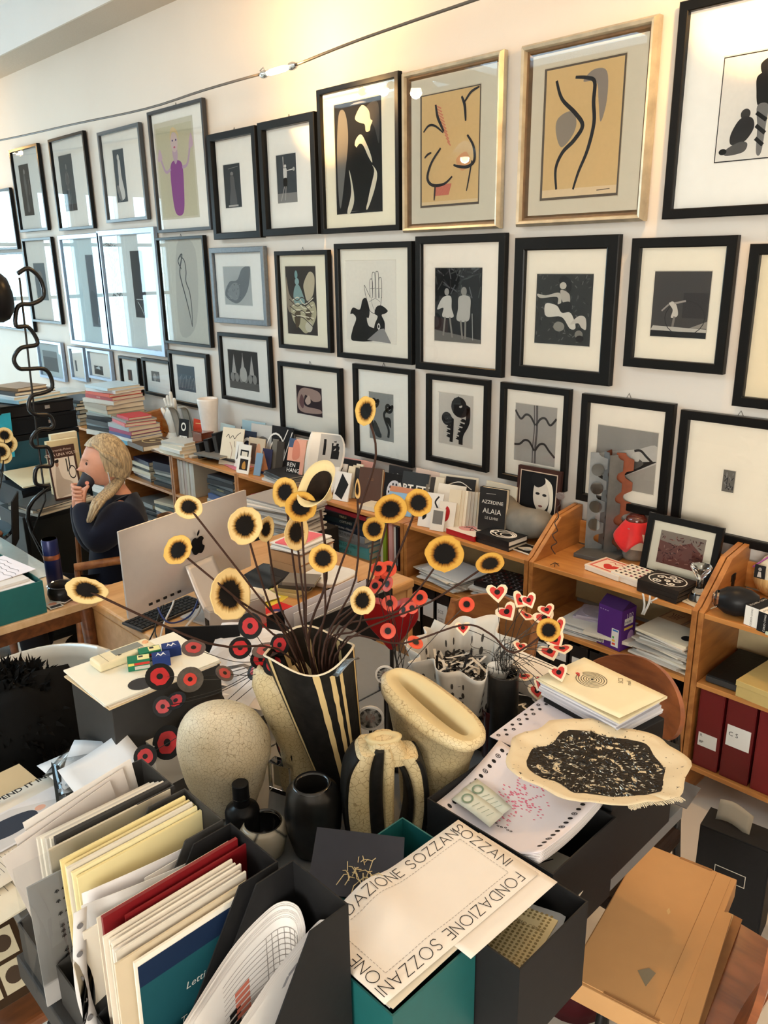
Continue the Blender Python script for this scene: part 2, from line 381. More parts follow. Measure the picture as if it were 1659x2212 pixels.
# ------------------------------------------------------------------ framed pictures on the wall
M_BLACKF=mat('frame_black',(.006,.006,.006),.3,var=.1,scale=20);M_GREYF=mat('frame_blue_grey',S(88,98,108),.4,var=.25,scale=(60))
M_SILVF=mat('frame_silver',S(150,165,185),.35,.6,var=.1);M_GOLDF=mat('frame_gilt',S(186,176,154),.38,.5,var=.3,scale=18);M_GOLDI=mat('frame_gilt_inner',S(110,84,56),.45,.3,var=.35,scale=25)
M_GLASS=thin_glass('picture_glass',(1,1,1),1.42,.0)
M_HOOK=mat('hook_brass',(.12,.10,.08),.4,.7)
FY=WALL-.012
def ring(mb,x0,x1,z0,z1,w,ya,yb,prof=None):
    """mitred frame ring: profile across the moulding as (fraction of width, y)"""
    prof=prof or [(0,ya),(0,yb+.003),(.08,yb),(.9,yb),(1,yb+.003),(1,ya)]
    vs=[];
    for f,y in prof:
        d=w*f;vs += [(x0+d,y,z0+d),(x1-d,y,z0+d),(x1-d,y,z1-d),(x0+d,y,z1-d)]
    K=len(prof);fs=[(i*4+k,(i+1)*4+k,(i+1)*4+(k+1)%4,i*4+(k+1)%4) for i in range(K-1) for k in range(4)]
    mb.add(vs,fs);return mb
def picture(label,TL,BR,w,fm,pTL=None,pBR=None,art=(),pc=(40,40,42),mc=(252,248,240),depth=.028,gold=False,hook=False,mc2=None,name='framed_picture',glass=None):
    a,b=PY(*TL,FY-depth),PY(*BR,FY-depth);x0,x1,z0,z1=a.x,b.x,b.z,a.z
    t=thing(name,label,'picture',((x0+x1)/2,FY,z0),group='framed pictures on the wall')
    cx,cz=(x0+x1)/2,z0;X0,X1,Z1=x0-cx,x1-cx,z1-z0
    mb=MB()
    if gold:
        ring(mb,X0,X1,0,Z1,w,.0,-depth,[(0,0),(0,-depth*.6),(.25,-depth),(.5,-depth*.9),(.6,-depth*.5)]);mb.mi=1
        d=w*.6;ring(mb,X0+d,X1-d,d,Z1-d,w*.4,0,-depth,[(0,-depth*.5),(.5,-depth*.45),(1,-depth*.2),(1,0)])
        mb.build('frame',[fm,M_GOLDI],t)
    else: ring(mb,X0,X1,0,Z1,w,0,-depth).build('frame',fm,t)
    ix0,ix1,iz0,iz1=X0+w*.97,X1-w*.97,w*.97,Z1-w*.97
    if pTL:
        p,q=PY(*pTL,FY-.006),PY(*pBR,FY-.006);px0,px1,pz0,pz1=p.x-cx,q.x-cx,q.z-cz,p.z-cz
        m=MB();ring(m,ix0,ix1,iz0,iz1,0,0,0,[(0,-.004),(0,-.0045)])
        # mat board with a bevelled window
        v=[(ix0,-.006,iz0),(ix1,-.006,iz0),(ix1,-.006,iz1),(ix0,-.006,iz1),(px0,-.006,pz0),(px1,-.006,pz0),(px1,-.006,pz1),(px0,-.006,pz1)]
        e=.004;v += [(px0+e,-.003,pz0+e),(px1-e,-.003,pz0+e),(px1-e,-.003,pz1-e),(px0+e,-.003,pz1-e)]
        m=MB().add(v,[(k,(k+1)%4,4+(k+1)%4,4+k) for k in range(4)]+[(4+k,4+(k+1)%4,8+(k+1)%4,8+k) for k in range(4)])
        m.build('mat_board',paper(mc),t)
        pr=MB().add([(px0,-.0032,pz0),(px1,-.0032,pz0),(px1,-.0032,pz1),(px0,-.0032,pz1)],[(0,1,2,3)]).build('print',ink(pc),t)
        if art: prints(pr,art,(px0+e,-.0034,pz0+e),(px1-px0-2*e,0,0),(0,0,pz1-pz0-2*e))
    else:
        pr=MB().box(((ix0+ix1)/2,-.004,(iz0+iz1)/2),(ix1-ix0,.004,iz1-iz0)).build('print',paper(mc),t)
        if art: prints(pr,art,(ix0,-.0064,iz0),(ix1-ix0,0,0),(0,0,iz1-iz0))
    MB().add([(ix0,-depth*.55,iz0),(ix1,-depth*.55,iz0),(ix1,-depth*.55,iz1),(ix0,-depth*.55,iz1)],[(0,1,2,3)]).build('glass',glass or M_GLASS,t)
    MB().box((0,-.001,Z1/2),(X1-X0-.02,.002,Z1-.02)).build('backing',mat('backing_board',(.2,.15,.1),.9),t)
    if hook: MB().tube([(-.012,-.004,Z1-.004),(0,-.004,Z1+.018),(.012,-.004,Z1-.004)],.0015,6).build('hook',M_HOOK,t)
    return t
B0_,G1,G2,G3,G4,WH=(14,14,15),(52,52,54),(96,96,98),(140,138,136),(186,182,178),(228,224,218)
def fig(cx,cy,s,c,tone=None,arms=True):
    """little generic standing figure made of print shapes"""
    it=[('ell',c,cx,cy+s*.92,s*.055,s*.07),('blob',tone or c,[(cx-s*.1,cy+s*.8),(cx+s*.1,cy+s*.8),(cx+s*.08,cy+s*.5),(cx+s*.12,cy+s*.38),(cx-s*.12,cy+s*.38),(cx-s*.08,cy+s*.5)]),
          ('line',c,.012*s+.002,[(cx-s*.05,cy+s*.4),(cx-s*.06,cy)]),('line',c,.012*s+.002,[(cx+s*.05,cy+s*.4),(cx+s*.07,cy)])]
    if arms: it += [('curve',c,.008*s+.001,[(cx-s*.09,cy+s*.77),(cx-s*.16,cy+s*.6),(cx-s*.1,cy+s*.5)]),('curve',c,.008*s+.001,[(cx+s*.09,cy+s*.77),(cx+s*.17,cy+s*.62),(cx+s*.1,cy+s*.52)])]
    return it
rnd=random.Random(3)
def speck(n,cols,w=.004,x=(0,1),y=(0,1),l=.05):
    out=[]
    for _ in range(n):
        a,b=rnd.uniform(*x),rnd.uniform(*y);t=rnd.uniform(0,PI)
        out.append(('line',rnd.choice(cols),w,[(a,b),(min(x[1],max(x[0],a+l*math.cos(t))),min(y[1],max(y[0],b+l*math.sin(t))))]))
    return out
# upper row
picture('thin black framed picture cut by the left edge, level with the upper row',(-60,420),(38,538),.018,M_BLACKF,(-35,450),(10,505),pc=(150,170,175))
picture('narrow black framed dark photograph, first full picture of the upper row',(18,325),(103,497),.022,M_BLACKF,(38,357),(75,465),[('blob',G2,[(.45,.85),(.6,.6),(.55,.3),(.62,.1),(.4,.08),(.42,.35),(.36,.6)]),('ell',G3,.5,.86,.08,.05),('line',G3,.004,[(.8,.4),(.83,.7)])],pc=(22,26,28))
picture('black framed photograph of a dark figure, second of the upper row',(102,302),(202,493),.022,M_BLACKF,(124,337),(168,455),fig(.5,.1,.75,G3,G2)+[('rect',G1,0,0,1,.12)],pc=(70,80,84))
picture('dark framed photograph with a pale standing dress figure, third of the upper row',(208,287),(318,474),.022,mat('frame_dark_steel',S(60,66,72),.35),(241,324),(277,436),[('ell',WH,.45,.85,.1,.06),('blob',WH,[(.4,.8),(.6,.78),(.62,.5),(.8,.1),(.3,.08),(.35,.5)]),('blob',G3,[(.1,.3),(.2,.1),(.5,.02),(.3,.3)])],pc=(70,82,90))
picture('tall framed print of a woman in a violet dress raising her hands',(316,243),(456,496),.020,mat('frame_graphite',S(62,64,68),.35),(330,268),(432,470),
  [('rect',(206,200,172),.04,.02,.96,.95),('blob',(150,74,150),[(.36,.55),(.5,.6),(.66,.55),(.66,.3),(.6,.06),(.4,.06),(.34,.3)]),('blob',(198,172,190),[(.45,.62),(.5,.56),(.56,.62),(.56,.7),(.44,.7)]),('ell',(216,196,196),.5,.78,.09,.1),('blob',(226,200,150),[(.4,.8),(.42,.9),(.5,.93),(.6,.88),(.62,.78),(.58,.86),(.46,.88)]),
   ('ell',(70,60,110),.46,.8,.018,.01),('ell',(70,60,110),.55,.8,.018,.01),('ell',(190,90,120),.5,.73,.025,.01),
   ('curve',(196,166,192),.018,[(.36,.52),(.22,.5),(.1,.66)]),('curve',(196,166,192),.018,[(.66,.52),(.8,.55),(.9,.74)]),('blob',(206,178,196),[(.04,.62),(.1,.74),(.16,.64)]),('blob',(206,178,196),[(.86,.7),(.93,.84),(.97,.72)])],pc=(216,210,190),hook=True)
picture('thick rounded black frame with a small dark photograph, left of a matching pair',(445,292),(562,513),.038,M_BLACKF,(480,356),(523,448),[('ell',G3,.5,.78,.09,.05),('blob',G2,[(.4,.72),(.6,.72),(.66,.45),(.72,.05),(.3,.05),(.38,.45)]),('line',G3,.003,[(.3,.9),(.9,.93)]),('rect',G4,.2,.02,.8,.06)],pc=(50,58,64),depth=.04,hook=True)
picture('thick rounded black frame with a small archer-like figure photograph, right of the pair',(554,266),(686,505),.040,M_BLACKF,(594,335),(643,437),[('rect',G3,0,0,1,.2),('ell',WH,.45,.76,.06,.035),('blob',WH,[(.36,.7),(.52,.7),(.5,.5),(.36,.5)]),('blob',B0_,[(.34,.5),(.52,.5),(.5,.32),(.34,.34)]),('line',WH,.005,[(.48,.66),(.85,.68)]),('line',WH,.005,[(.36,.68),(.36,.96)]),('line',G4,.005,[(.38,.34),(.18,.04)]),('line',G4,.005,[(.46,.34),(.4,.05)]),('ell',G4,.88,.68,.06,.04)],pc=(66,72,78),depth=.04,hook=True)
picture('black framed graphic print of a silhouetted woman in profile on white',(682,195),(862,497),.026,M_BLACKF,(719,226),(827,458),
  [('blob',(150,148,142),[(.05,.1),(.2,.7),(.3,.95),(.7,.97),(.9,.8),(.8,.95),(.95,.5),(.9,.1),(.5,.02)]),('rect',(22,22,24),.02,.02,.98,.97),('blob',(120,118,114),[(.08,.05),(.22,.4),(.3,.7),(.24,.92),(.1,.9),(.04,.5)]),('blob',(74,72,70),[(.7,.93),(.94,.94),(.95,.6),(.86,.74),(.78,.8)]),
   ('blob',(238,226,196),[(.46,.86),(.6,.95),(.74,.9),(.78,.82),(.82,.8),(.78,.76),(.76,.72),(.68,.72),(.66,.78),(.58,.8),(.5,.82)]),('blob',(240,230,204),[(.46,.66),(.58,.7),(.7,.6),(.78,.5),(.8,.44),(.72,.5),(.62,.6),(.54,.62),(.44,.58)]),('blob',(236,226,202),[(.8,.42),(.9,.34),(.84,.2),(.7,.04),(.66,.05),(.76,.22),(.84,.36)]),
   ('blob',(230,222,200),[(.3,.0),(.4,.12),(.36,.3),(.3,.4),(.34,.2),(.24,.02)]),('blob',(14,14,15),[(.38,.6),(.5,.58),(.74,.44),(.8,.36),(.66,.05),(.5,.02),(.42,.2)])],pc=(30,30,31),mc=(252,243,219))
def brush(c,w,pts): return ('curve',c,w,pts,lambda t: .35+.65*math.sin(PI*(.15+.75*t)))
OC=(222,188,132)
picture('silver gilt frame with loose ink and red pastel curves on ochre paper',(864,157),(1074,493),.038,M_GOLDF,(906,206),(1035,442),
  [('rect',(90,80,72),0,0,1,1),('rect',OC,.025,.02,.985,.99),('rect',(228,202,158),.025,.02,.985,.05)]+[('line',(214,134,106),.006,[(.25+.02*k,.9-.03*k),(.36+.015*k,.86-.03*k)]) for k in range(12)]+[('line',(212,120,100),.006,[(.25+.02*k,.1),(.3+.02*k,.2)]) for k in range(13)]+[('blob',(220,160,110),[(.62,.4),(.78,.46),(.85,.36),(.72,.3)])]+
  [brush((40,38,42),.014,[(.27,.9),(.3,.8),(.36,.72),(.41,.66)]),brush((40,38,42),.010,[(.06,.68),(.15,.73),(.26,.72),(.4,.65)]),brush((40,38,42),.014,[(.7,.93),(.75,.85),(.77,.72)]),brush((40,38,42),.011,[(.75,.88),(.85,.95),(.98,.98)]),brush((44,40,42),.014,[(.36,.52),(.2,.4),(.13,.27),(.22,.2),(.42,.2),(.56,.26)]),brush((40,38,42),.014,[(.8,.6),(.9,.5),(.92,.38),(.82,.33),(.66,.34),(.58,.36)]),brush((40,38,42),.008,[(.88,.38),(.84,.24),(.8,.12)]),brush((50,44,44),.01,[(.08,.45),(.14,.48),(.2,.49)]),brush((60,44,44),.01,[(.27,.2),(.26,.13),(.25,.06)])],pc=OC,mc=(219,211,191),depth=.04,gold=True)
picture('large silver gilt frame with two ink brush curves and grey wash on ochre paper',(1122,98),(1385,477),.042,M_GOLDF,(1175,148),(1335,424),
  [('rect',(96,84,72),0,0,1,1),('rect',OC,.03,.02,.98,.985),('rect',(232,206,166),.03,.02,.98,.08),('blob',(150,138,124),[(.2,.62),(.36,.66),(.44,.58),(.4,.48),(.26,.4),(.18,.52)]),('blob',(148,136,126),[(.5,.86),(.62,.93),(.78,.9),(.8,.7),(.74,.55),(.7,.7),(.66,.84)]),
   brush((34,34,38),.017,[(.16,.9),(.24,.76),(.42,.64),(.52,.54),(.42,.44),(.28,.36),(.2,.24),(.22,.08)]),brush((34,34,38),.016,[(.4,.9),(.55,.88),(.64,.84),(.64,.7),(.66,.55),(.6,.36),(.5,.2),(.44,.07)]),('line',(90,76,60),.003,[(.74,.05),(.9,.055)])],pc=OC,mc=(221,211,189),depth=.045,gold=True)
picture('largest black framed photograph, cut by the upper right edge, two figures on white',(1468,4),(1760,458),.034,M_BLACKF,(1562,122),(1722,338),
  [('rect',(20,20,22),0,0,1,1),('rect',(238,232,222),.012,.01,.988,.99),('blob',(28,28,30),[(.46,.88),(.56,.93),(.62,.86),(.6,.78),(.5,.78)]),('blob',(24,24,26),[(.44,.78),(.62,.8),(.66,.62),(.6,.5),(.48,.5),(.44,.64)]),('blob',(120,118,116),[(.47,.5),(.6,.5),(.6,.3),(.58,.06),(.52,.06),(.5,.3)]),('line',(20,20,22),.012,[(.47,.44),(.6,.36)]),('line',(20,20,22),.012,[(.48,.32),(.6,.24)]),('line',(20,20,22),.012,[(.49,.2),(.59,.13)]),
   ('ell',(60,58,56),.34,.44,.06,.05),('blob',(44,42,42),[(.28,.4),(.42,.4),(.46,.3),(.36,.18),(.2,.16),(.18,.26)]),('blob',(90,88,86),[(.3,.18),(.4,.16),(.36,.08),(.14,.06),(.14,.12)]),('ell',(14,14,15),.1,.1,.05,.03)],pc=(30,30,30))
# middle row
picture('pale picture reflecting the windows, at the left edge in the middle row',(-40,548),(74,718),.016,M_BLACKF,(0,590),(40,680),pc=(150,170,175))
picture('black framed picture with a small blurred photograph, behind the curly lamp stand',(45,516),(133,701),.022,M_BLACKF,(70,568),(106,650),[('ell',G3,.5,.6,.2,.2)],pc=(110,126,134))
picture('tall silver framed picture, left of a touching pair, with a grey strip print',(123,509),(240,755),.035,M_SILVF,(182,550),(218,708),[('blob',(90,104,116),[(.1,.1),(.9,.05),(.95,.4),(.2,.5)]),('line',(200,214,220),.006,[(.8,.04),(.86,.14)])],pc=(104,118,130),mc=(219,235,237))
fil=[]
for k in range(34):
    y=.03+.94*k/34;x=.16+.05*math.sin(k*1.7);fil.append(('curve',(120,124,124),.006,[(x-.09,y),(x-.04,y+.03),(x+.03,y),(x+.07,y+.025),(x+.1,y-.01)]));fil.append(('ring',(126,130,128),x+.05*math.cos(k*2.3),y+.012,.035,.015,.6))
picture('tall silver framed paper-cut with filigree down its left side, right of the pair',(207,499),(357,772),.040,M_SILVF,None,None,[('rect',(222,228,226),0,0,1,1)]+fil+[('rect',(60,66,72),.54,.28,.76,.86),('line',(190,200,200),.006,[(.58,.44),(.7,.44)]),('curve',(200,206,206),.006,[(.6,.42),(.66,.36),(.7,.3)])],mc=(235,241,239))
picture('black framed brush drawing of a long thin figure, left of the blue-grey leaf picture',(334,514),(456,752),.018,M_BLACKF,None,None,[('rect',(206,206,196),0,0,1,1),('blob',(190,190,182),[(.3,.1),(.7,.2),(.8,.9),(.4,.95)]),brush((70,74,78),.012,[(.46,.72),(.4,.8),(.5,.86),(.42,.7),(.44,.6),(.5,.46),(.56,.3),(.6,.16)]),brush((70,74,78),.010,[(.46,.84),(.54,.8),(.56,.7),(.54,.6),(.6,.5),(.62,.34),(.6,.16)])],mc=(219,219,209),hook=True)
picture('blue-grey wooden frame with a leaf shaped relief print',(450,536),(577,705),.032,M_GREYF,(480,575),(546,662),[('rect',(180,186,186),0,0,1,1),('blob',(116,124,130),[(.02,.25),(.2,.6),(.5,.66),(.7,.95),(.98,.98),(.9,.5),(.7,.2),(.4,.04)]),('blob',(142,150,154),[(.1,.28),(.3,.55),(.52,.56),(.55,.3),(.4,.12)])]+speck(26,[(90,98,104),(160,166,168)],.003,(.12,.6),(.14,.55),.06),pc=(176,182,184),mc=(239,239,235))
swirl=[('rect',(56,52,50),0,0,1,1),('blob',(150,138,120),[(.02,.85),(.1,.6),(.3,.45),(.2,.3),(.02,.4)]),('blob',(196,186,160),[(.6,.75),(.8,.92),(.96,.85),(.9,.6),(.7,.5),(.62,.62)]),('blob',(140,170,168),[(.3,.7),(.42,.74),(.56,.6),(.6,.46),(.3,.45),(.24,.56)]),('blob',(186,180,150),[(.15,.4),(.4,.46),(.62,.42),(.9,.5),(.98,.3),(.8,.1),(.6,.02),(.4,.1),(.2,.2)]),('blob',(90,78,60),[(.25,.3),(.45,.34),(.42,.16),(.3,.1)]),('ell',(130,170,170),.36,.88,.05,.06),('ell',(150,182,180),.38,.78,.07,.05),('ell',(96,84,66),.72,.3,.1,.08),('ell',(210,206,190),.72,.12,.12,.08)]
swirl += [('curve',(228,222,200),.006,[(.2,.5-.08*k),(.4,.55-.09*k),(.6,.45-.06*k),(.9,.55-.1*k)]) for k in range(4)]+[('curve',(70,60,52),.005,[(.1,.62-.1*k),(.35,.5-.08*k),(.55,.55-.1*k),(.85,.4-.09*k)]) for k in range(4)]
picture('black framed colour print of swirling turquoise and cream shells',(591,543),(714,763),.024,M_BLACKF,(614,574),(687,727),swirl,pc=(90,84,74),mc=(241,235,215),hook=True)
hand=[]
for x,h in ((.52,.78),(.57,.86),(.64,.87),(.7,.8)): hand += [('curve',(60,58,58),.003,[(x-.025,.55),(x-.028,h-.04),(x,h),(x+.028,h-.04),(x+.025,.55)]),('line',(80,78,76),.002,[(x-.02,.66),(x+.02,.67)])]
hand += [('curve',(60,58,58),.003,[(.5,.55),(.42,.66),(.38,.7),(.4,.6),(.46,.45),(.5,.38),(.62,.36),(.7,.46),(.72,.56)]),('curve',(90,86,84),.002,[(.48,.5),(.6,.54),(.7,.5)]),('curve',(90,86,84),.002,[(.52,.56),(.54,.46),(.6,.38)])]
picture('black framed collage of a line-drawn open hand above dark hatted silhouettes',(720,527),(889,789),.028,M_BLACKF,(744,562),(857,745),[('rect',(236,230,218),0,0,1,1)]+hand+[('blob',B0_,[(.1,.0),(.12,.14),(.2,.28),(.14,.34),(.08,.34),(.14,.42),(.28,.4),(.34,.52),(.42,.54),(.48,.4),(.46,.3),(.42,.3),(.46,.2),(.6,.16),(.62,.04),(.4,0)]),('blob',B0_,[(.56,.08),(.58,.22),(.64,.32),(.58,.36),(.62,.44),(.72,.46),(.84,.4),(.78,.36),(.72,.34),(.78,.24),(.74,.06)]),('poly',(150,148,146),[(.42,.02),(.66,.16),(.76,.18),(.9,0)]),('ring',WH,.66,.2,.03,.04,.5)],pc=(236,230,218),mc=(245,239,225))
leaf=speck(46,[G1,G2,(74,76,74)],.006,(.02,.98),(.6,.99),.16)
picture('wide black frame with a photograph of two girls in short pale dresses outdoors',(896,511),(1082,817),.036,M_BLACKF,(938,577),(1039,745),[('rect',(30,30,32),0,0,1,1)]+leaf+[('poly',(112,108,102),[(0,0),(1,.0),(1,.05),(0,.16)]),('poly',(54,38,38),[(0,.16),(.3,.12),(.3,.3),(0,.34)])]+[('ell',(168,164,158),.27,.68,.05,.05),('blob',(206,202,194),[(.18,.6),(.36,.62),(.38,.46),(.42,.34),(.18,.34),(.2,.46),(.06,.44)]),('line',(140,134,126),.010,[(.24,.34),(.2,.08)]),('line',(140,134,126),.010,[(.34,.34),(.4,.06)]),('ell',(150,146,138),.64,.69,.06,.06),('blob',(190,186,178),[(.54,.62),(.76,.62),(.78,.46),(.74,.3),(.5,.3),(.52,.46)]),('line',(140,134,126),.010,[(.58,.3),(.62,.05)]),('line',(140,134,126),.010,[(.68,.3),(.68,.05)]),('line',(170,168,164),.004,[(.84,.04),(.82,.4)])],pc=(34,34,36),mc=(251,241,227))
picture('widest black frame with a photograph of two people lying on grass',(1112,514),(1315,835),.052,M_BLACKF,(1158,590),(1274,751),[('rect',(52,52,50),0,0,1,1)]+speck(110,[(34,34,34),(84,84,80),(104,102,98)],.004,(.01,.99),(.01,.99),.05)+[('blob',(30,28,28),[(.42,.9),(.5,.98),(.64,.9),(.62,.74),(.52,.82)]),('ell',(206,198,186),.5,.84,.06,.05),('blob',(190,182,170),[(.46,.78),(.62,.72),(.62,.56),(.5,.62)]),('blob',(196,190,178),[(.04,.72),(.2,.7),(.44,.74),(.48,.6),(.42,.58),(.4,.68),(.1,.66)]),('blob',(34,32,32),[(.4,.56),(.62,.62),(.66,.5),(.42,.46)]),('blob',(220,214,202),[(.2,.58),(.4,.56),(.5,.46),(.66,.46),(.76,.26),(.66,.24),(.5,.4),(.22,.4)]),('blob',(206,198,186),[(.66,.3),(.8,.42),(.92,.4),(.94,.24),(.86,.26),(.8,.32)]),('ell',(140,134,124),.82,.16,.07,.06),('ell',(30,28,28),.84,.1,.07,.05),('ell',(150,146,136),.46,.26,.1,.07)],pc=(60,60,58),mc=(249,239,221))
circ=[('ring',(40,38,38),.6,.3,.36,.27,.96)]
picture('black framed photograph of a small figure holding a large hoop',(1365,515),(1560,810),.036,M_BLACKF,(1413,584),(1525,735),[('rect',(70,66,64),0,0,1,1),('rect',(54,50,50),.55,.3,.98,.68),('poly',(196,190,180),[(.0,.1),(1,.08),(1,.14),(.04,.17)]),('rect',(24,24,26),0,0,1,.09),('poly',(150,142,132),[(.7,.15),(1,.15),(1,.26)])]+circ+[('ell',(200,190,178),.36,.52,.035,.03),('blob',(214,206,194),[(.3,.52),(.42,.52),(.48,.34),(.36,.3),(.38,.42)]),('line',(170,160,150),.007,[(.4,.52),(.6,.56)]),('line',(160,150,140),.006,[(.3,.5),(.18,.4)]),('line',(130,122,114),.009,[(.42,.32),(.4,.16)])],pc=(72,68,66),mc=(249,239,219))
picture('black framed picture with a blank cream mat, cut by the right edge',(1620,527),(1830,905),.036,M_BLACKF,(1850,650),(1852,655),pc=(90,90,88),mc=(245,229,197))
# lower row
picture('silver framed small picture low on the wall beside the lamp stand',(75,733),(141,826),.026,M_SILVF,(90,755),(128,806),[('rect',(110,124,132),0,0,1,.7)],pc=(150,164,170),mc=(219,235,239))
picture('smallest silver framed picture in the lowest row, behind the tall book pile',(145,747),(187,826),.022,M_SILVF,(160,777),(168,803),pc=(96,106,112))
picture('silver framed picture with a pale card print, directly above the tall book pile',(184,752),(243,826),.024,M_SILVF,(202,788),(224,812),[('poly',(220,230,232),[(.1,.7),(.6,1),(.7,.6)]),('rect',G1,0,0,1,.5)],pc=(70,78,84))
picture('narrow black framed picture with a tiny red-brown photo behind the books',(254,768),(304,855),.020,M_BLACKF,(274,797),(287,824),[('rect',(96,48,40),.2,.1,.6,.9)],pc=(50,46,48))
picture('black framed picture with a tiny grey photo, behind the white ceramic hand',(304,772),(373,863),.022,M_BLACKF,(325,800),(346,827),[('ell',G4,.4,.4,.2,.4),('ell',G3,.75,.4,.16,.4)],pc=(110,112,112))
picture('black framed picture with a blue-grey tree photograph behind the white tall vase',(360,755),(454,888),.026,M_BLACKF,(380,786),(424,850),[('line',(170,178,180),.005,[(.06+.09*k,.1),(.08+.085*k,.5+.06*(k%3))]) for k in range(11)],pc=(84,100,112))
chand=[('rect',(44,44,46),0,0,1,1),('rect',(96,94,92),0,0,1,.2)]+[('poly',G4,[(.1+.3*k,.4),(.2+.3*k,.9),(.26+.3*k,.4)]) for k in range(3)]+[('ell',(150,148,144),.12+.15*k,.3,.07,.12) for k in range(6)]+[('line',G4,.004,[(.5,.5),(.5,.95)]),('ell',(190,188,182),.5,.4,.12,.2)]
picture('black framed photograph of a shop interior with hanging lights, under the leaf print',(468,717),(588,882),.024,M_BLACKF,(490,753),(561,849),chand,pc=(60,60,62),mc=(241,239,233))
picture('black framed picture with a dark reddish photograph of a curled figure',(598,780),(738,960),.026,M_BLACKF,(638,830),(697,904),[('rect',(60,48,52),0,0,1,1),('blob',(176,150,140),[(.05,.2),(.04,.6),(.2,.9),(.5,.95),(.9,.86),(.96,.6),(.7,.5),(.5,.62),(.36,.7),(.3,.5),(.36,.3),(.9,.26),(.94,.12),(.3,.06)]),('blob',(120,88,88),[(.1,.4),(.2,.7),(.3,.5),(.24,.2)]),('blob',(210,186,172),[(.34,.5),(.5,.7),(.56,.46),(.42,.36)])],pc=(70,56,60),mc=(245,239,227),hook=True)
def scroll(cx,cy,R,turns,w,c,tail):
    p=[(cx+R*(1-k/26)*math.cos(-k/26*turns*2*PI+.3),cy+R*.75*(1-k/26)*math.sin(-k/26*turns*2*PI+.3)) for k in range(24)]
    return [('curve',c,w,tail+p)]
picture('black framed plant photograph with curling tendrils, behind the tallest dried disc',(760,785),(889,1012),.026,M_BLACKF,(795,844),(851,958),scroll(.22,.8,.16,1.3,.018,(40,46,48),[(.5,.1),(.3,.12),(.1,.4),(.08,.7)])+scroll(.8,.72,.16,1.3,.016,(38,44,46),[(.78,.08),(.8,.25),(.66,.45),(.64,.6)])+[('blob',(60,66,68),[(.2,.4),(.36,.3),(.5,.06),(.24,.1)]),('blob',(34,40,42),[(.62,.48),(.86,.5),(.9,.3),(.8,.36)])],pc=(148,152,150),mc=(245,243,235),hook=True)
def fern(cx,top,R,base,w,c):
    sp=[(cx+R*(1-k/30)*math.cos(.0+k/30*2.2*2*PI*-1),top+R*.78*(1-k/30)*math.sin(-k/30*2.2*2*PI)) for k in range(27)]
    st=[(base[0],base[1]),(base[0]+.02,.2+base[1]),(cx+R*.95,top-R*1.2)]
    it=[('curve',c,w,st+sp)]
    for k in range(10):
        a=-k/10*1.6*PI;it.append(('blob',c,[(cx+R*1.05*math.cos(a),top+R*.8*math.sin(a)),(cx+R*.72*math.cos(a+.25),top+R*.55*math.sin(a+.25)),(cx+R*.72*math.cos(a-.25),top+R*.55*math.sin(a-.25))]))
    for k in range(5):
        y=base[1]+.08+.09*k;x=base[0]+(cx+R*.95-base[0])*k/6;it.append(('blob',c,[(x,y),(x-.14,y+.02),(x-.1,y+.05),(x-.13,y+.07),(x,y+.06)]))
    return it
picture('black framed plant photograph of two coiled young ferns',(919,807),(1049,1022),.026,M_BLACKF,(946,845),(1021,972),fern(.62,.78,.24,(.66,.04),.026,(36,34,34))+fern(.26,.52,.15,(.38,.06),.02,(40,38,38)),pc=(206,200,190),mc=(243,237,225))
stm=[('curve',(96,90,88),.022,[(.5,0),(.5,.3),(.52,.6),(.5,1)]),('curve',(170,162,156),.006,[(.49,0),(.49,.3),(.51,.6),(.49,1)])]
for y,s in ((.72,1),(.28,1)):
    stm += [('curve',(58,54,52),.010,[(.5,y-.06),(.38,y+.08),(.26,y+.1),(.14,y+.02),(.0,y+.16 if y>.5 else y)]),('curve',(58,54,52),.010,[(.52,y-.06),(.62,y+.06),(.74,y+.08),(.86,y-.02),(1,y+.1 if y>.5 else y-.12)])]
picture('black framed plant photograph of a jointed stem with wavy side shoots',(1080,825),(1218,1064),.028,M_BLACKF,(1112,868),(1198,1012),stm,pc=(172,166,158),mc=(245,237,223))
dune=[('poly',(150,146,140),[(0,.45),(1,.75),(1,1),(0,1)]),('blob',(196,190,182),[(0,.5),(.4,.62),(.7,.7),(1,.78),(1,.3),(.5,.2),(0,.3)]),('poly',(166,158,148),[(.3,.1),(1,.5),(1,0),(.4,0)]),('blob',(34,32,32),[(.02,.14),(.3,.12),(.95,.5),(.98,.54),(.7,.48),(.4,.36),(.1,.26)]),('blob',(160,156,148),[(.08,.22),(.14,.36),(.26,.38),(.38,.28),(.36,.14),(.2,.12)]),('blob',(90,86,82),[(.36,.3),(.5,.48),(.66,.56),(.8,.46),(.5,.28)]),('blob',(206,200,190),[(.58,.52),(.64,.64),(.72,.64),(.72,.5)]),('curve',(44,40,40),.010,[(.64,.66),(.74,.68),(.84,.6),(.94,.52)])]
picture('black framed photograph of a reclining figure on pale dunes',(1256,850),(1433,1122),.034,M_BLACKF,(1290,915),(1412,1072),dune,pc=(176,170,162),mc=(247,237,221),hook=True)
picture('large black frame with one tiny grey photograph on a wide cream mat',(1470,885),(1690,1202),.034,M_BLACKF,(1561,1012),(1585,1068),speck(16,[G1,G3],.003,(.1,.9),(.1,.9),.3),pc=(110,106,100),mc=(247,237,219),hook=True)
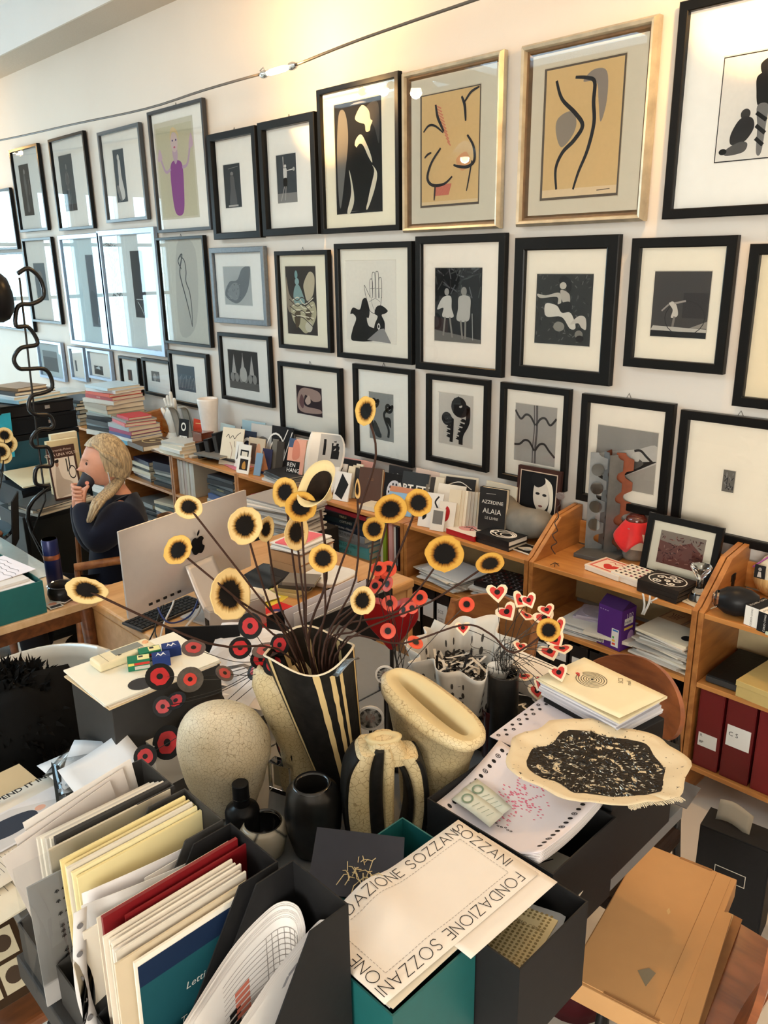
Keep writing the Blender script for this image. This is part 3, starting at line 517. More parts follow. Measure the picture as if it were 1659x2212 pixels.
# ------------------------------------------------------------------ low wooden bookcases along the wall
M_SHELF=wood('shelf_beech',S(176,112,52),S(206,146,82),.38,(1.2,9,9))
M_SHELFE=wood('shelf_edge',S(150,92,44),S(188,126,66),.4,(9,2,9))
SF,ST,SM,SB=2.569,.763,.495,.155     # front plane, top, middle and bottom board heights
JX=[.36,-.36,-1.07,-1.79,-2.51,-3.20,-3.89,-4.64,-5.35,-6.06,-6.77,-7.48]
UN=['at the far right','right of the one with red binders','with the red binders','with the purple bulb box','with the heart postcards in front','with teal costume volumes','under the leaning photo cards','behind the computer','behind the seated person','left of the seated person','under the tall book pile','at the far left']
for i in range(len(JX)-1):
    xr,xl=JX[i],JX[i+1];w=xr-xl;cx=(xr+xl)/2;d=WALL-.02-SF;cy=d/2;T=.018
    t=thing('bookcase','low two-tier beech bookcase '+UN[i],'bookcase',(cx,SF,0),group='bookcases along the wall')
    for s in (-1,1):     # side panels rise in a slant towards the wall
        x=s*(w/2-.012)
        j=i if s > 0 else i+1;up=1 if j in (2,3,8) else 0      # only some sides rise above the top board
        MB().prism([(.004,.0),(d,.0),(d,ST+.17*up),(d*.55,ST+.15*up),(.03,ST+.012*up),(.004,ST)],x-.010,x+.010,'x').build('side_panel',M_SHELFE,t,bevel=.002)
    for z,nm in ((ST-T/2,'top_board'),(SM-T/2,'shelf_board'),(SB-T/2,'bottom_board')):
        MB().box((0,cy-.01,z-.001),(w-.046,d-.03,T)).build(nm,M_SHELF,t,bevel=.0015)
    MB().box((0,d-.008,ST+.05),(w-.002,.012,.10)).build('back_rail',M_SHELF,t)
    MB().box((0,d-.012,(SM+ST)/2-.03),(w-.046,.008,ST-SM-.08)).build('back_panel',mat('shelf_back_cream',S(196,180,140),.7),t)
    MB().box((0,d-.012,(SB+SM)/2),(w-.046,.008,SM-SB-.03)).build('back_panel',MATS['shelf_back_cream'],t)
# ------------------------------------------------------------------ books, cards and what stands on the bookcases
rb=random.Random(11)
M_PAGE=paper((222,212,190));M_PAGEW=paper((236,232,224))
def book(label,loc,w,d,t,rgb,rz=0,rot=None,group=None,title=None,tcol=(230,225,215),top=None,name='book',cat='book',soft=False,page=None):
    """book lying flat: spine towards -y, w along x (spine length), d deep"""
    o=thing(name,label,cat,loc,rz,group,rot)
    c=min(.003,t*.18);m=cloth_cover(rgb)
    cv=MB().box((0,0,c/2),(w,d,c)).box((0,0,t-c/2),(w,d,c)).box((0,-d/2+c/2,t/2),(w,c,t-2*c)).build('cover',m,o)
    e=.0 if soft else .004
    MB().box((0,c/2,t/2),(w-2*e,d-c-e,t-2*c)).build('pages',page or M_PAGE,o)
    if title: text(cv,title,min(t*.62,.03),(0,-d/2,t*.28),(1,0,0),(0,0,1),ink(tcol),'spine_title','CENTER')
    if top: prints(cv,top,(-w/2,-d/2,t),(w,0,0),(0,d,0),'cover_print')
    return o
def stack(desc,base,items,rz=0,jit=.012,group=None,bottom_up=True,kind='book',jr=.12):
    """items from the bottom up: (colour word, rgb, w, d, t[, title[, title colour]])"""
    z=base[2];n=len(items)
    for i,it in enumerate(items):
        cw,rgb,w,d,t=it[:5]
        pos='bottom of' if i==0 else 'top of' if i==n-1 else ordn(i)+' up in'
        book('%s %s, %s %s' % (cw,kind,pos,desc),(base[0]+rb.uniform(-jit,jit),base[1]+rb.uniform(-jit,jit),z),w,d,t,rgb,rz+rb.uniform(-jr,jr),None,group or desc,it[5] if len(it) > 5 else None,it[6] if len(it) > 6 else (230,225,215))
        z += t+.0006
    return z
def upright(label,TL,BR,y,t,rgb,art=None,lean=.2,rz=0,name='card',cat='card',z0=None,group=None,pages=False,ttl=None,w=None,h=None):
    """card or book standing on its edge at depth y and leaning back"""
    z0=ST+.001 if z0 is None else z0
    a,b=PY(*TL,y),PY(*BR,y);ww=w or abs(b.x-a.x);hh=h or max(.03,(a.z-z0)/math.cos(lean))
    if y > 2.5: y=min(y,2.903-hh*math.sin(lean)-t-abs(math.sin(rz))*ww/2)
    o=thing(name,label,cat,((a.x+b.x)/2,y,z0),group=group,rot=(-lean,0,rz))
    if pages:
        c=.002;m=cloth_cover(rgb)
        bd=MB().box((0,c/2,hh/2),(ww,c,hh)).box((0,t-c/2,hh/2),(ww,c,hh)).box((-ww/2+c/2,t/2,hh/2),(c,t-2*c,hh)).build('cover',m,o)
        MB().box((c/2,t/2,hh/2),(ww-c-.003,t-2*c,hh-.006)).build('pages',M_PAGE,o)
    else: bd=MB().box((0,t/2,hh/2),(ww,t,hh)).build('board',paper(rgb),o)
    if art: prints(bd,art,(-ww/2,0,0),(ww,0,0),(0,0,hh),'printed_picture')
    for s in (ttl or []): text(bd,s[0],s[1]*hh,(-ww/2+s[2]*ww,0,s[3]*hh),(1,0,0),(0,0,1),ink(s[4]),'lettering',s[5] if len(s) > 5 else 'CENTER',.001,s[6]*hh if len(s) > 6 else 0)
    return o
def on(px,py,z=None): return PZ(px,py,ST+.0005 if z is None else z)
GR=lambda n: [rb.choice([('black',(24,24,26)),('dark green',(30,48,44)),('grey',(120,122,120)),('white',(214,210,202)),('cream',(222,212,188)),('navy',(30,36,62)),('charcoal',(50,50,54))]) for _ in range(n)]
# --- piles at the far left
p=on(222,940)
stack('the tall pile below the silver frames',(p.x,p.y+.12,ST),[('white hardback',(206,202,192),.36,.28,.034,'POIRET',(50,48,46)),('black',(26,26,28),.35,.28,.026),('grey-blue',(120,134,140),.35,.27,.02),('dark grey',(54,56,58),.35,.28,.03),('black',(30,30,32),.34,.27,.026),('silver',(150,154,152),.34,.27,.018),('pale green',(170,178,166),.34,.27,.016),('beige',(176,164,144),.35,.29,.03),('taupe',(152,138,120),.36,.29,.034),('off-white',(206,202,192),.35,.28,.028),('rose red',(172,74,76),.34,.26,.026,'MODE',(220,200,190)),('orange-red',(206,84,62),.33,.26,.022),('white',(216,220,222),.33,.26,.022),('glassy pale blue',(188,206,214),.32,.26,.02)],.12)
p=on(150,914)
stack('the dark pile left of the tall pile',(p.x,p.y+.12,ST),[('grey',(130,126,116),.32,.26,.03),('silver',(150,150,146),.32,.25,.024),('black',(22,22,26),.33,.26,.032),('dark grey',(60,62,64),.32,.25,.03),('black',(26,28,30),.32,.26,.03),('dark green',(34,52,48),.32,.26,.022),('black',(20,20,22),.31,.24,.02)],.1)
p=on(118,905)
stack('the low pile behind the dark pile',(p.x-.15,p.y+.16,ST),[('navy',(34,44,74),.32,.26,.03),('blue-grey',(90,110,130),.32,.25,.028),('navy',(30,36,60),.31,.25,.028),('pale grey',(190,196,196),.33,.27,.06),('white',(214,216,212),.34,.28,.05)],.05)
p=on(262,958)
stack('the pile topped with a small red book',(p.x,p.y+.12,ST),[('turquoise',(92,164,190),.30,.24,.03,'DU WALL',(30,40,44)),('white',(216,212,204),.30,.24,.022),('blue',(64,74,128),.30,.24,.022),('magenta',(156,54,94),.29,.23,.026),('silver',(160,166,168),.30,.24,.03),('coral',(206,92,94),.28,.22,.022),('grey',(130,126,120),.28,.22,.014),('small red',(196,54,66),.20,.17,.018)],-.06)
p=on(298,968)
book('brown book with a gold ring on its cover, lying flat before the ceramic hand',(p.x,p.y+.1,ST+.001),.30,.24,.035,(88,70,54),-.1,top=[('ring',(206,186,140),.5,.55,.26,.3,.86),('ell',(196,180,140),.5,.55,.07,.09)])
p=on(365,985)
stack('the short cream pile in front of the white vase',(p.x-.02,p.y+.12,ST),[('cream',(220,212,192),.26,.2,.025),('white',(226,222,212),.25,.2,.022),('cream',(214,206,188),.24,.2,.02),('grey emblem',(196,196,190),.22,.18,.014)],.1)
tag(MB().sheet(lambda u,v: Vector((-.14+.28*u,-.1+.2*v,.004+.01*math.sin(3*u))),6,4).build('loose_sheet',paper((224,220,212)),loc=on(322,975)+Vector((0,.12,.001))),'loose white sheet lying between the ring book and the cream pile','paper')
# --- ceramic hand
M_GLAZE=mat('white_glaze',(.72,.70,.64),.12,var=.05,scale=15,coat=.6)
def skin_obj(name,verts,edges,radii,m,parent=None,loc=(0,0,0),rot=(0,0,0),sub=1,root=0):
    me=bpy.data.meshes.new(name);me.from_pydata([tuple(v) for v in verts],edges,[]);me.materials.append(m)
    o=bpy.data.objects.new(name,me);COL.objects.link(o);o.location=loc;o.rotation_euler=rot
    o.modifiers.new('skin','SKIN')
    for k,rr in enumerate(radii):
        s=me.skin_vertices[0].data[k];s.radius=(rr,rr) if not isinstance(rr,tuple) else rr;s.use_root=(k==root)
    o.modifiers['skin'].use_smooth_shade=True
    if sub: b=o.modifiers.new('sub','SUBSURF');b.levels=sub;b.render_levels=sub
    if parent: o.parent=parent
    return o
p=on(322,958);hv=[(0,0,.02),(0,0,.10),(0,0,.17)];he=[(0,1),(1,2)];hr=[.05,.034,.045]
for k,(dx,L) in enumerate(((-.042,.085),(-.016,.11),(.012,.14),(.038,.10))):
    b=len(hv);hv += [(dx,0,.205),(dx*1.5,-.004,.205+L*.5),(dx*1.7,-.012,.205+L)];he += [(2,b),(b,b+1),(b+1,b+2)];hr += [.02,.016,.013]
b=len(hv);hv += [(-.06,-.02,.17),(-.09,-.03,.22)];he += [(2,b),(b,b+1)];hr += [.02,.015]
t=thing('ceramic_hand','white glazed ceramic hand standing among the books','sculpture',(p.x,p.y+.2,ST))
skin_obj('hand',hv,he,hr,M_GLAZE,t)
MB().lathe([(.07,0),(.07,.012),(.05,.03),(.04,.05)],20).build('base',M_GLAZE,t,smooth=True)
# --- silver leaf sculptures
M_LEAF=mat('leaf_metal',S(168,166,156),.3,.35,var=.15,scale=10)
def leafobj(label,px,py,hgt,bend,wid):
    p=on(px,py);t=thing('leaf_sculpture',label,'sculpture',(p.x,p.y+.16,ST),group='silver leaf sculptures')
    def f(u,v):
        a=v*PI*.9;ww=wid*math.sin(PI*min(1,.12+v*.88))**.7+.008
        return Vector(((u-.5)*ww*2+bend*v*v*.5,-.08*v*v+.05*math.sin(a)*0+.02*math.cos((u-.5)*3),hgt*(1.15*math.sin(v*1.8))))
    MB().sheet(f,8,14,.003).build('blade',M_LEAF,t,smooth=True)
    MB().tube([f(.5,k/10)+Vector((0,-.004,0)) for k in range(11)],.004,6).build('rib',M_LEAF,t,smooth=True)
    MB().lathe([(.04,0),(.04,.008),(.01,.012)],16).build('foot',M_LEAF,t,smooth=True)
leafobj('drooping silver leaf sculpture right beside the ceramic hand',345,962,.22,-.05,.05)
leafobj('drooping silver leaf sculpture leaning towards the white vase',368,966,.23,.03,.045)
p=on(400,985);t=thing('white_vase','tall white tapering ceramic vase against the blue-grey tree photograph','vase',(p.x,p.y+.2,ST))
MB().lathe([(.045,0),(.048,.02),(.05,.12),(.062,.28),(.07,.34),(.066,.352),(.058,.346),(.04,.12),(0,.05)],28,cap=False).build('body',mat('matt_white',(.74,.70,.66),.5),t,smooth=True)
# --- unit behind the computer: cards, boxes
upright('black and white lettered card leaning by the silver leaves',(381,905),(402,958),2.70,.004,(30,30,32),[('rect',(226,222,214),.1,.08,.9,.45),('line',(20,20,22),.01,[(.2,.1),(.3,.42)]),('line',(20,20,22),.01,[(.5,.1),(.45,.42)]),('line',(20,20,22),.01,[(.7,.1),(.8,.42)]),('ring',(220,216,206),.5,.75,.26,.14,.6)],.15,.15)
upright('orange-red exhibition card standing right of the white vase',(412,905),(440,975),2.80,.004,(206,66,40),[('ell',(226,140,60),.5,.5,.22,.14),('line',(240,190,120),.004,[(.2,.85),(.8,.88)])],.12)
p=PY(440,960,2.74);t=thing('copper_box','translucent copper-coloured acrylic box on the bookcase','box',(p.x,2.74,ST))
MB().box((0,0,.07),(.11,.09,.14)).build('body',mat('copper_acrylic',S(118,62,40),.15,.3,coat=.5),t,bevel=.003);MB().box((0,0,.143),(.115,.095,.008)).build('lid',MATS['copper_acrylic'],t,bevel=.002)
for i,(px,w_,h_) in enumerate(((452,.05,.10),(463,.06,.13),(474,.05,.17))):
    p=PY(px,975,2.70);t=thing('black_case','black slip case standing right of the copper box, %s of three' % ordn(i),'box',(p.x,2.68+.03*i,ST),.3,'black slip cases')
    MB().box((0,0,h_/2),(w_*.7,.13,h_)).build('body',mat('case_black',(.012,.012,.013),.4),t,rot=(0,-.16,0),loc=(0,0,.008),bevel=.002);MB().box((0,-.066,h_/2),(w_*.5,.002,h_*.8)).build('label_strip',mat('case_grey',(.05,.05,.05),.5),t,rot=(0,-.16,0),loc=(0,0,.008))
upright('cream card with a handwritten word and thin line drawing, leaning',(472,925),(512,1010),2.66,.005,(216,206,186),[('curve',(40,38,36),.004,[(.2,.74),(.3,.82),(.38,.72),(.5,.8),(.6,.72),(.7,.82),(.85,.9)]),('curve',(150,120,100),.004,[(.4,.62),(.55,.4),(.5,.1)]),('curve',(40,38,36),.003,[(.6,.66),(.66,.5)])],.3,.25)
upright('pale blue leaflet standing behind the cream line-drawing card',(466,915),(500,960),2.82,.004,(176,196,200),lean=.2)
for i,(px,py,c,cw,dx) in enumerate(((395,985,(206,200,188),'grey',0),(452,995,(52,52,54),'black',.0),(470,1002,(34,34,36),'black emblem',.03),(442,1003,(120,116,110),'taupe',-.01))):
    p=on(px,py);book('%s magazine lying flat before the slip cases' % cw,(p.x+dx,p.y+.1,ST+.001+(0.014*i if i else 0)),.24,.17,.012,c,-.15+.1*i,group='magazines behind the computer',name='magazine',cat='magazine',top=[('curve',(210,208,200),.003,[(.4,.4+.05*k),(.5,.5+.05*k),(.62,.42+.05*k)]) for k in range(4)] if cw=='black emblem' else None)
p=on(494,1012);book('pink patterned flyer lying at the end of the bookcase',(p.x,p.y+.08,ST+.001),.17,.13,.004,(214,120,140),-.2,name='flyer',cat='flyer',soft=True,top=[('ell',(190,60,96),.2+.2*k,.3+.35*(k%2),.1,.13) for k in range(4)]+[('ell',(234,190,196),.3+.2*k,.65-.35*(k%2),.08,.1) for k in range(3)])
# --- unit with the leaning postcards (508..690)
U2=[('white folded photo stand holding a small framed picture',(508,960),(535,1034),2.62,(224,220,212),[('rect',(20,20,22),.2,.3,.85,.8),('rect',(214,206,190),.3,.36,.76,.74)],.25),
 ('white card with a small golden interior photograph, in front',(510,985),(534,1033),2.60,(230,226,218),[('rect',(40,30,24),.18,.2,.86,.84),('blob',(180,130,60),[(.4,.3),(.7,.3),(.6,.7),(.42,.6)])],.3),
 ('white card printed with a sharp black triangle drawing',(503,955),(520,1020),2.66,(226,224,218),[('poly',(30,30,32),[(.2,.3),(.8,.5),(.4,.9)])],.22),
 ('dark blue and white card with a round emblem behind the photo stand',(512,930),(545,1000),2.76,(36,42,60),[('ring',(214,218,222),.5,.5,.34,.3,.7),('ell',(40,60,120),.5,.5,.14,.12)],.2),
 ('collage card with beige portrait scene leaning',(532,945),(565,1010),2.74,(196,180,156),[('rect',(90,70,60),.1,.1,.5,.8),('blob',(200,150,120),[(.5,.2),(.8,.3),(.7,.8),(.5,.7)])],.2),
 ('pale blue spined booklet leaning outward',(545,980),(560,1035),2.63,(120,150,176),None,.3),
 ('tall silver-grey photograph of a face, bent at the top',(540,915),(585,1000),2.84,(190,188,184),[('blob',(120,118,116),[(.2,.5),(.5,.7),(.8,.6),(.6,.4)]),('ell',(50,50,52),.5,.55,.1,.04)],.12),
 ('small sky-blue leaflet against the wall',(533,905),(577,950),2.90,(150,178,190),[('rect',(40,44,48),.5,.0,1,.5)],.1),
 ('grey and white folder with a dark top',(518,922),(548,985),2.86,(196,196,192),[('rect',(60,62,64),0,.7,1,1)],.12),
 ('navy triangular fold-out card leaning right',(560,970),(580,1020),2.68,(44,44,72),[('poly',(180,120,80),[(.1,.1),(.9,.1),(.1,.9)])],.25),
 ('black card with white concentric arcs',(582,920),(625,1000),2.82,(26,26,28),[('ring',(228,226,220),.2,.4,.26,.26,.82),('ring',(228,226,220),.2,.4,.44,.44,.9),('line',(228,226,220),.006,[(.3,.3),(.75,.95)]),('line',(228,226,220),.006,[(.6,.2),(.95,.9)])],.15),
 ('row-end grey booklet leaning right of the silver photograph',(580,950),(594,1015),2.72,(110,106,98),None,.2),
 ('dark brown booklet leaning before the arc card',(590,955),(606,1020),2.71,(60,54,48),None,.2)]
for lb,TL,BR,y,c,art,ln in U2: upright(lb,TL,BR,y,.005,c,art,ln,.15,group='cards leaning in the middle of the bookcases')
upright('softcover photo book with a pink hand-covered body and a black title block',(612,950),(645,1020),2.66,.022,(222,160,136),[('rect',(70,90,120),0,.8,.4,1),('blob',(206,130,108),[(.3,.95),(.6,.9),(.7,.6),(.3,.55)]),('rect',(28,26,26),.0,.22,.78,.5)],.28,.2,'book','book',pages=True,ttl=[('REN',.13,.05,.37,(240,236,230),'LEFT'),('HANG',.13,.05,.25,(240,236,230),'LEFT')])
upright('black card with a white outlined open hand',(648,960),(694,1020),2.80,.004,(16,16,18),[('curve',(196,194,190),.003,[(.3,.1),(.3,.4),(.2,.6),(.3,.55),(.36,.85),(.42,.55),(.48,.92),(.54,.55),(.62,.88),(.66,.5),(.78,.7),(.7,.35),(.66,.1)]),('ell',(150,148,144),.5,.32,.08,.08)],.15)
upright('pale outlined speech-bubble card behind the black hand card',(634,945),(700,1000),2.88,.004,(206,202,196),[('ring',(60,58,56),.5,.6,.4,.3,.95)],.1)
p=on(592,1050);z=stack('the magazine heap before the pink-bodied photo book',(p.x-.02,p.y+.12,ST),[('white',(214,210,204),.26,.2,.014),('grey',(150,146,140),.25,.19,.012),('white',(220,216,208),.25,.19,.01),('dark photo',(70,70,72),.24,.18,.008),('black',(28,28,30),.24,.18,.01)],-.1,group='magazines',kind='magazine')
p=on(660,1062);stack('the small heap under the black hand card',(p.x,p.y+.14,ST),[('white',(210,206,200),.2,.16,.012),('black',(30,30,32),.2,.16,.012),('grey',(130,128,124),.19,.15,.01)],.1,group='magazines',kind='magazine')
# --- unit 690..870
def curlf(u,v):
    a=v*1.1;return Vector(((u-.5)*.19+.035*math.sin(v*2.5),.03*v+.06*math.sin(v*3.1)*(u-.5)*1.5-.05*(u-.5)**2,.33*math.sin(v*1.35)))
p=PY(690,1090,2.66)
o=tag(MB().sheet(curlf,10,14,.0008).build('curled_photograph',[paper((226,222,214))],loc=(p.x+.02,2.64,ST+.002),rot=(-.12,0,.2),smooth=True),'large curled white photograph sheet of a figure in black with a bottle','photograph')
ci=MB();
def curl_patch(mb,u0,u1,v0,v1,off=-.0014):
    mb.grid(lambda a,b: curlf(u0+(u1-u0)*a,v0+(v1-v0)*b)+Vector((0,off,0)),4,6)
curl_patch(ci,.3,.95,.35,.95);c1=ci.build('photo_area',ink((176,174,170)),o,smooth=True)
ci=MB();curl_patch(ci,.62,.84,.45,.72,-.0020);curl_patch(ci,.40,.47,.5,.8,-.0020);curl_patch(ci,.68,.76,.74,.82,-.0020);ci.build('photo_figure',ink((24,24,26)),o,smooth=True)
U3=[('white card with a black star drawing behind the curled photograph',(705,1000),(738,1085),2.70,(220,216,210),[('poly',(30,30,32),[(.1,.3),(.5,.4),(.9,.2),(.6,.55),(.8,.9),(.45,.65),(.15,.9),(.3,.55)])],.3),
 ('open black and white leaflet with a pointed lower corner',(718,1020),(748,1085),2.62,(224,220,214),[('poly',(30,30,32),[(.1,.2),(.6,.05),(.9,.6),(.4,.95)])],.3),
 ('cream paperback leaning, nearest to the leaflet',(742,1010),(756,1072),2.68,(214,202,176),None,.3),('beige paperback leaning, second right of the leaflet',(752,1008),(766,1070),2.70,(200,190,166),None,.28),('pale paperback leaning beside the brown book',(760,1005),(774,1068),2.72,(222,214,194),None,.26),
 ('black outlined poster card behind the paperbacks',(735,990),(772,1040),2.84,(40,40,42),[('rect',(200,198,190),.2,.2,.8,.4)],.12),('pink patterned leaflet against the wall',(748,985),(795,1030),2.90,(222,166,164),[('ell',(240,214,210),.3+.2*k,.5+.2*(k%2),.1,.12) for k in range(3)],.1),('second pink leaflet half hidden on its right',(780,995),(805,1035),2.88,(226,178,174),None,.1)]
for lb,TL,BR,y,c,art,ln in U3: upright(lb,TL,BR,y,.008,c,art,ln,.15,group='cards leaning on the bookcases')
upright('dark brown hardback standing open towards the room',(775,1010),(815,1085),2.68,.02,(78,52,40),[('line',(130,96,70),.003,[(.4,.7),(.66,.71)]),('line',(130,96,70),.003,[(.42,.66),(.64,.67)])],.2,.3,'book','book',pages=True)
upright('black slim hardback left against the dark brown one',(757,1012),(780,1090),2.70,.014,(34,32,32),[('ell',(200,196,190),.7,.55,.1,.07)],.15,-.25,'book','book',pages=True)
upright('black card with a chequered ring',(826,1022),(866,1078),2.72,.004,(22,22,24),[('ring',(196,194,200),.52,.45,.36,.36,.42)]+[('ell',(30,30,34),.52+.25*math.cos(k*.63),.45+.25*math.sin(k*.63),.035,.04) for k in range(10)],.2,.15)
upright('black title card with pale script behind the chequered ring',(836,1005),(885,1050),2.86,.006,(40,40,42),[('curve',(186,184,178),.004,[(.1,.6),(.2,.75),(.3,.6),(.4,.78),(.5,.6),(.65,.7),(.8,.62)])],.1)
upright('black book cover with curved white lettering and a round spiral emblem',(864,1020),(913,1075),2.73,.012,(34,36,38),[('ring',(226,222,214),.5,.14,.26,.3,.8),('ring',(160,90,70),.5,.14,.18,.2,.7),('ring',(226,222,214),.5,.14,.1,.12,.6)],.25,.2,'book','book',pages=True,ttl=[('ART ET L',.26,.5,.5,(232,228,220),'CENTER',.008)])
upright('light blue paperback with a small figure, leaning before the black spiral book',(838,1052),(882,1095),2.65,.014,(130,170,204),[('rect',(190,130,100),0,.8,1,1),('ell',(70,80,90),.6,.3,.06,.14)],.35,.25,'book','book',pages=True)
upright('pale pink folder against the wall above the postcards',(893,1012),(945,1060),2.86,.006,(222,196,180),lean=.12)
for i,(px,c) in enumerate(((903,(190,180,160)),(912,(120,112,100)),(920,(60,56,52)),(930,(206,198,180)))):
    upright('thin booklet leaning right of the black spiral book, %s in line' % ordn(i),(px,1035),(px+16,1085),2.74,.006,c,None,.3,.2,'booklet','booklet',group='thin booklets beside the spiral book')
p=on(815,1108);book('open cream sketch sheet book lying flat at the board edge',(p.x,p.y+.1,ST+.001),.26,.2,.02,(216,206,186),.1,top=[('curve',(60,56,54),.003,[(.2,.3),(.4,.5),(.6,.3),(.8,.6)]),('curve',(60,56,54),.003,[(.3,.6),(.5,.7),(.7,.5)]),('curve',(120,60,60),.003,[(.25,.2),(.5,.25),(.75,.2)])])
# --- unit 870..1130
U5=[('white postcard with a small lamp drawing',(940,1048),(990,1100),2.72,(222,216,204),[('ell',(70,66,60),.5,.5,.06,.1),('line',(70,66,60),.004,[(.5,.6),(.5,.8)]),('line',(60,56,54),.003,[(.42,.4),(.58,.4)])],.35),
 ('black and white postcard of drawn eyes',(958,1032),(1012,1085),2.80,(40,40,42),[('blob',(206,204,196),[(.3,.3),(.7,.35),(.75,.7),(.4,.75)]),('ell',(26,26,28),.45,.55,.06,.05),('ell',(26,26,28),.62,.55,.06,.05),('curve',(220,216,208),.004,[(.1,.8),(.5,.9),(.9,.75)])],.28),
 ('white card with a red ink shape, in front',(945,1085),(975,1138),2.62,(222,214,202),[('blob',(170,34,40),[(.3,.3),(.6,.4),(.66,.7),(.45,.85),(.35,.6)])],.3),
 ('small white card with a grey photograph, lowest in front',(930,1098),(955,1142),2.60,(226,220,210),[('rect',(120,116,112),.15,.3,.85,.9)],.25),
 ('tall white card with a black vine drawing',(905,1065),(945,1132),2.61,(226,222,216),[('curve',(36,34,34),.008,[(.8,.1),(.6,.35),(.8,.55),(.66,.75),(.8,.92)]),('blob',(30,30,32),[(.2,.2),(.35,.3),(.3,.5),(.18,.4)])],.3),
 ('cream stiff card against the wall right of the eyes postcard',(960,1020),(1030,1075),2.88,(230,220,200),None,.08)]
for lb,TL,BR,y,c,art,ln in U5: upright(lb,TL,BR,y,.004,c,art,ln,.25,group='postcards leaning beside the stone')
for i in range(9):
    px=965+i*7.6;upright('cream envelope-thin booklet leaning between the postcards and the black book, %s from the left' % ordn(i),(px,1062+i*.5),(px+20,1128+i),2.64+.012*i,.007,rb.choice([(214,204,182),(196,190,176),(226,218,200),(180,174,164),(206,196,172)]),None,.3-.015*i,.35,'booklet','booklet',group='cream booklets leaning on the bookcase')
upright('black book with tall condensed white lettering standing upright',(1036,1052),(1085,1140),2.70,.03,(22,22,24),[('line',(180,176,170),.002,[(.25,.88),(.6,.89)])],.1,.2,'book','book',pages=True,ttl=[('AZZEDINE',.10,.5,.68,(226,222,214),'CENTER'),('ALAIA',.15,.5,.48,(226,222,214),'CENTER'),('LE LIVRE',.08,.5,.36,(206,202,194),'CENTER')])
upright('pale folder with soft corner behind the black lettered book',(1045,1040),(1110,1100),2.84,.014,(206,198,180),[('curve',(120,110,100),.003,[(.3,.8),(.4,.86),(.5,.8)])],.1)
p=PY(1166,1120,2.78);t=upright('brown wooden frame with a dark glamorous portrait photograph',(1124,1003),(1208,1125),2.885,.018,(56,30,24),None,.06,.06,'portrait_photograph','picture')
bdo=[c for c in t.children][0];ww=bdo.dimensions.x;hh=bdo.dimensions.z
prints(bdo,[('rect',(190,170,150),.07,.05,.93,.95),('rect',(14,14,16),.09,.065,.91,.935),('blob',(196,188,176),[(.45,.8),(.6,.86),(.74,.7),(.76,.5),(.66,.38),(.55,.36),(.42,.5),(.4,.68)]),('blob',(214,206,190),[(.6,.88),(.8,.8),(.86,.6),(.84,.4),(.74,.3),(.78,.55),(.72,.74)]),('blob',(22,22,24),[(.36,.9),(.6,.9),(.66,.8),(.5,.72),(.36,.78)]),('ell',(30,28,30),.5,.63,.05,.02),('ell',(30,28,30),.66,.62,.05,.02),('ell',(110,70,66),.58,.45,.05,.016),('blob',(150,140,126),[(.1,.3),(.3,.32),(.36,.16),(.1,.12)])],(-ww/2,0,0),(ww,0,0),(0,0,hh),'printed_picture')
p=on(985,1158);book('small white book with a pink and black knot drawing and red edges',(p.x+.03,p.y+.06,ST+.001),.17,.13,.024,(176,28,34),-.05,top=[('rect',(222,214,206),.0,.0,1,1),('ell',(206,150,150),.4,.55,.26,.3),('curve',(30,28,30),.004,[(.3,.5),(.45,.7),(.6,.4),(.9,.8)]),('curve',(30,28,30),.006,[(.3,.6),(.6,.6),(.9,.4)])],page=ink((190,30,36)))
p=on(1050,1178)
zz=stack('the pair of small books with a white labyrinth cover',(p.x+.03,p.y+.07,ST),[('black',(20,20,22),.185,.13,.018)],-.05,.002,jr=.01)
book('black small book with white concentric labyrinth lines on its cover',(p.x+.03,p.y+.07,zz),.185,.13,.026,(22,22,24),-.05,page=M_PAGEW,top=[('ring',(232,228,222),.55,.5,.36,.36,.9),('ring',(232,228,222),.6,.5,.27,.27,.86),('ring',(232,228,222),.65,.5,.18,.18,.8),('ell',(232,228,222),.28,.5,.1,.16),('ell',(22,22,24),.3,.52,.05,.08)])
p=on(1125,1195);o=book('white bordered black and white photograph lying at the board end',(p.x,p.y+.055,ST+.001),.15,.10,.003,(226,222,214),-.12,name='photograph',cat='photograph',soft=True,top=[('rect',(28,28,30),.06,.08,.94,.92),('blob',(206,204,198),[(.2,.3),(.4,.7),(.6,.6),(.55,.3)]),('ell',(160,170,180),.5,.4,.1,.12)])
# stone sculpture shaped like a bean
M_STONE=mat('grey_stone',S(120,116,108),.75,var=.35,scale=14,bump=.6)
p=on(1140,1172);t0=(p.x-.06,p.y+.035,ST-.012)
vs=[]
o=skin_obj('stone_sculpture',[(-.13,0,.19),(-.125,0,.13),(-.04,0,.085),(.04,0,.085),(.12,0,.11),(.14,0,.145)],[(k,k+1) for k in range(5)],[.05,.068,.075,.078,.070,.048],M_STONE,None,t0,(0,0,-.1),2)
tag(o,'grey stone sculpture curved like a bean beside the framed portrait','sculpture')
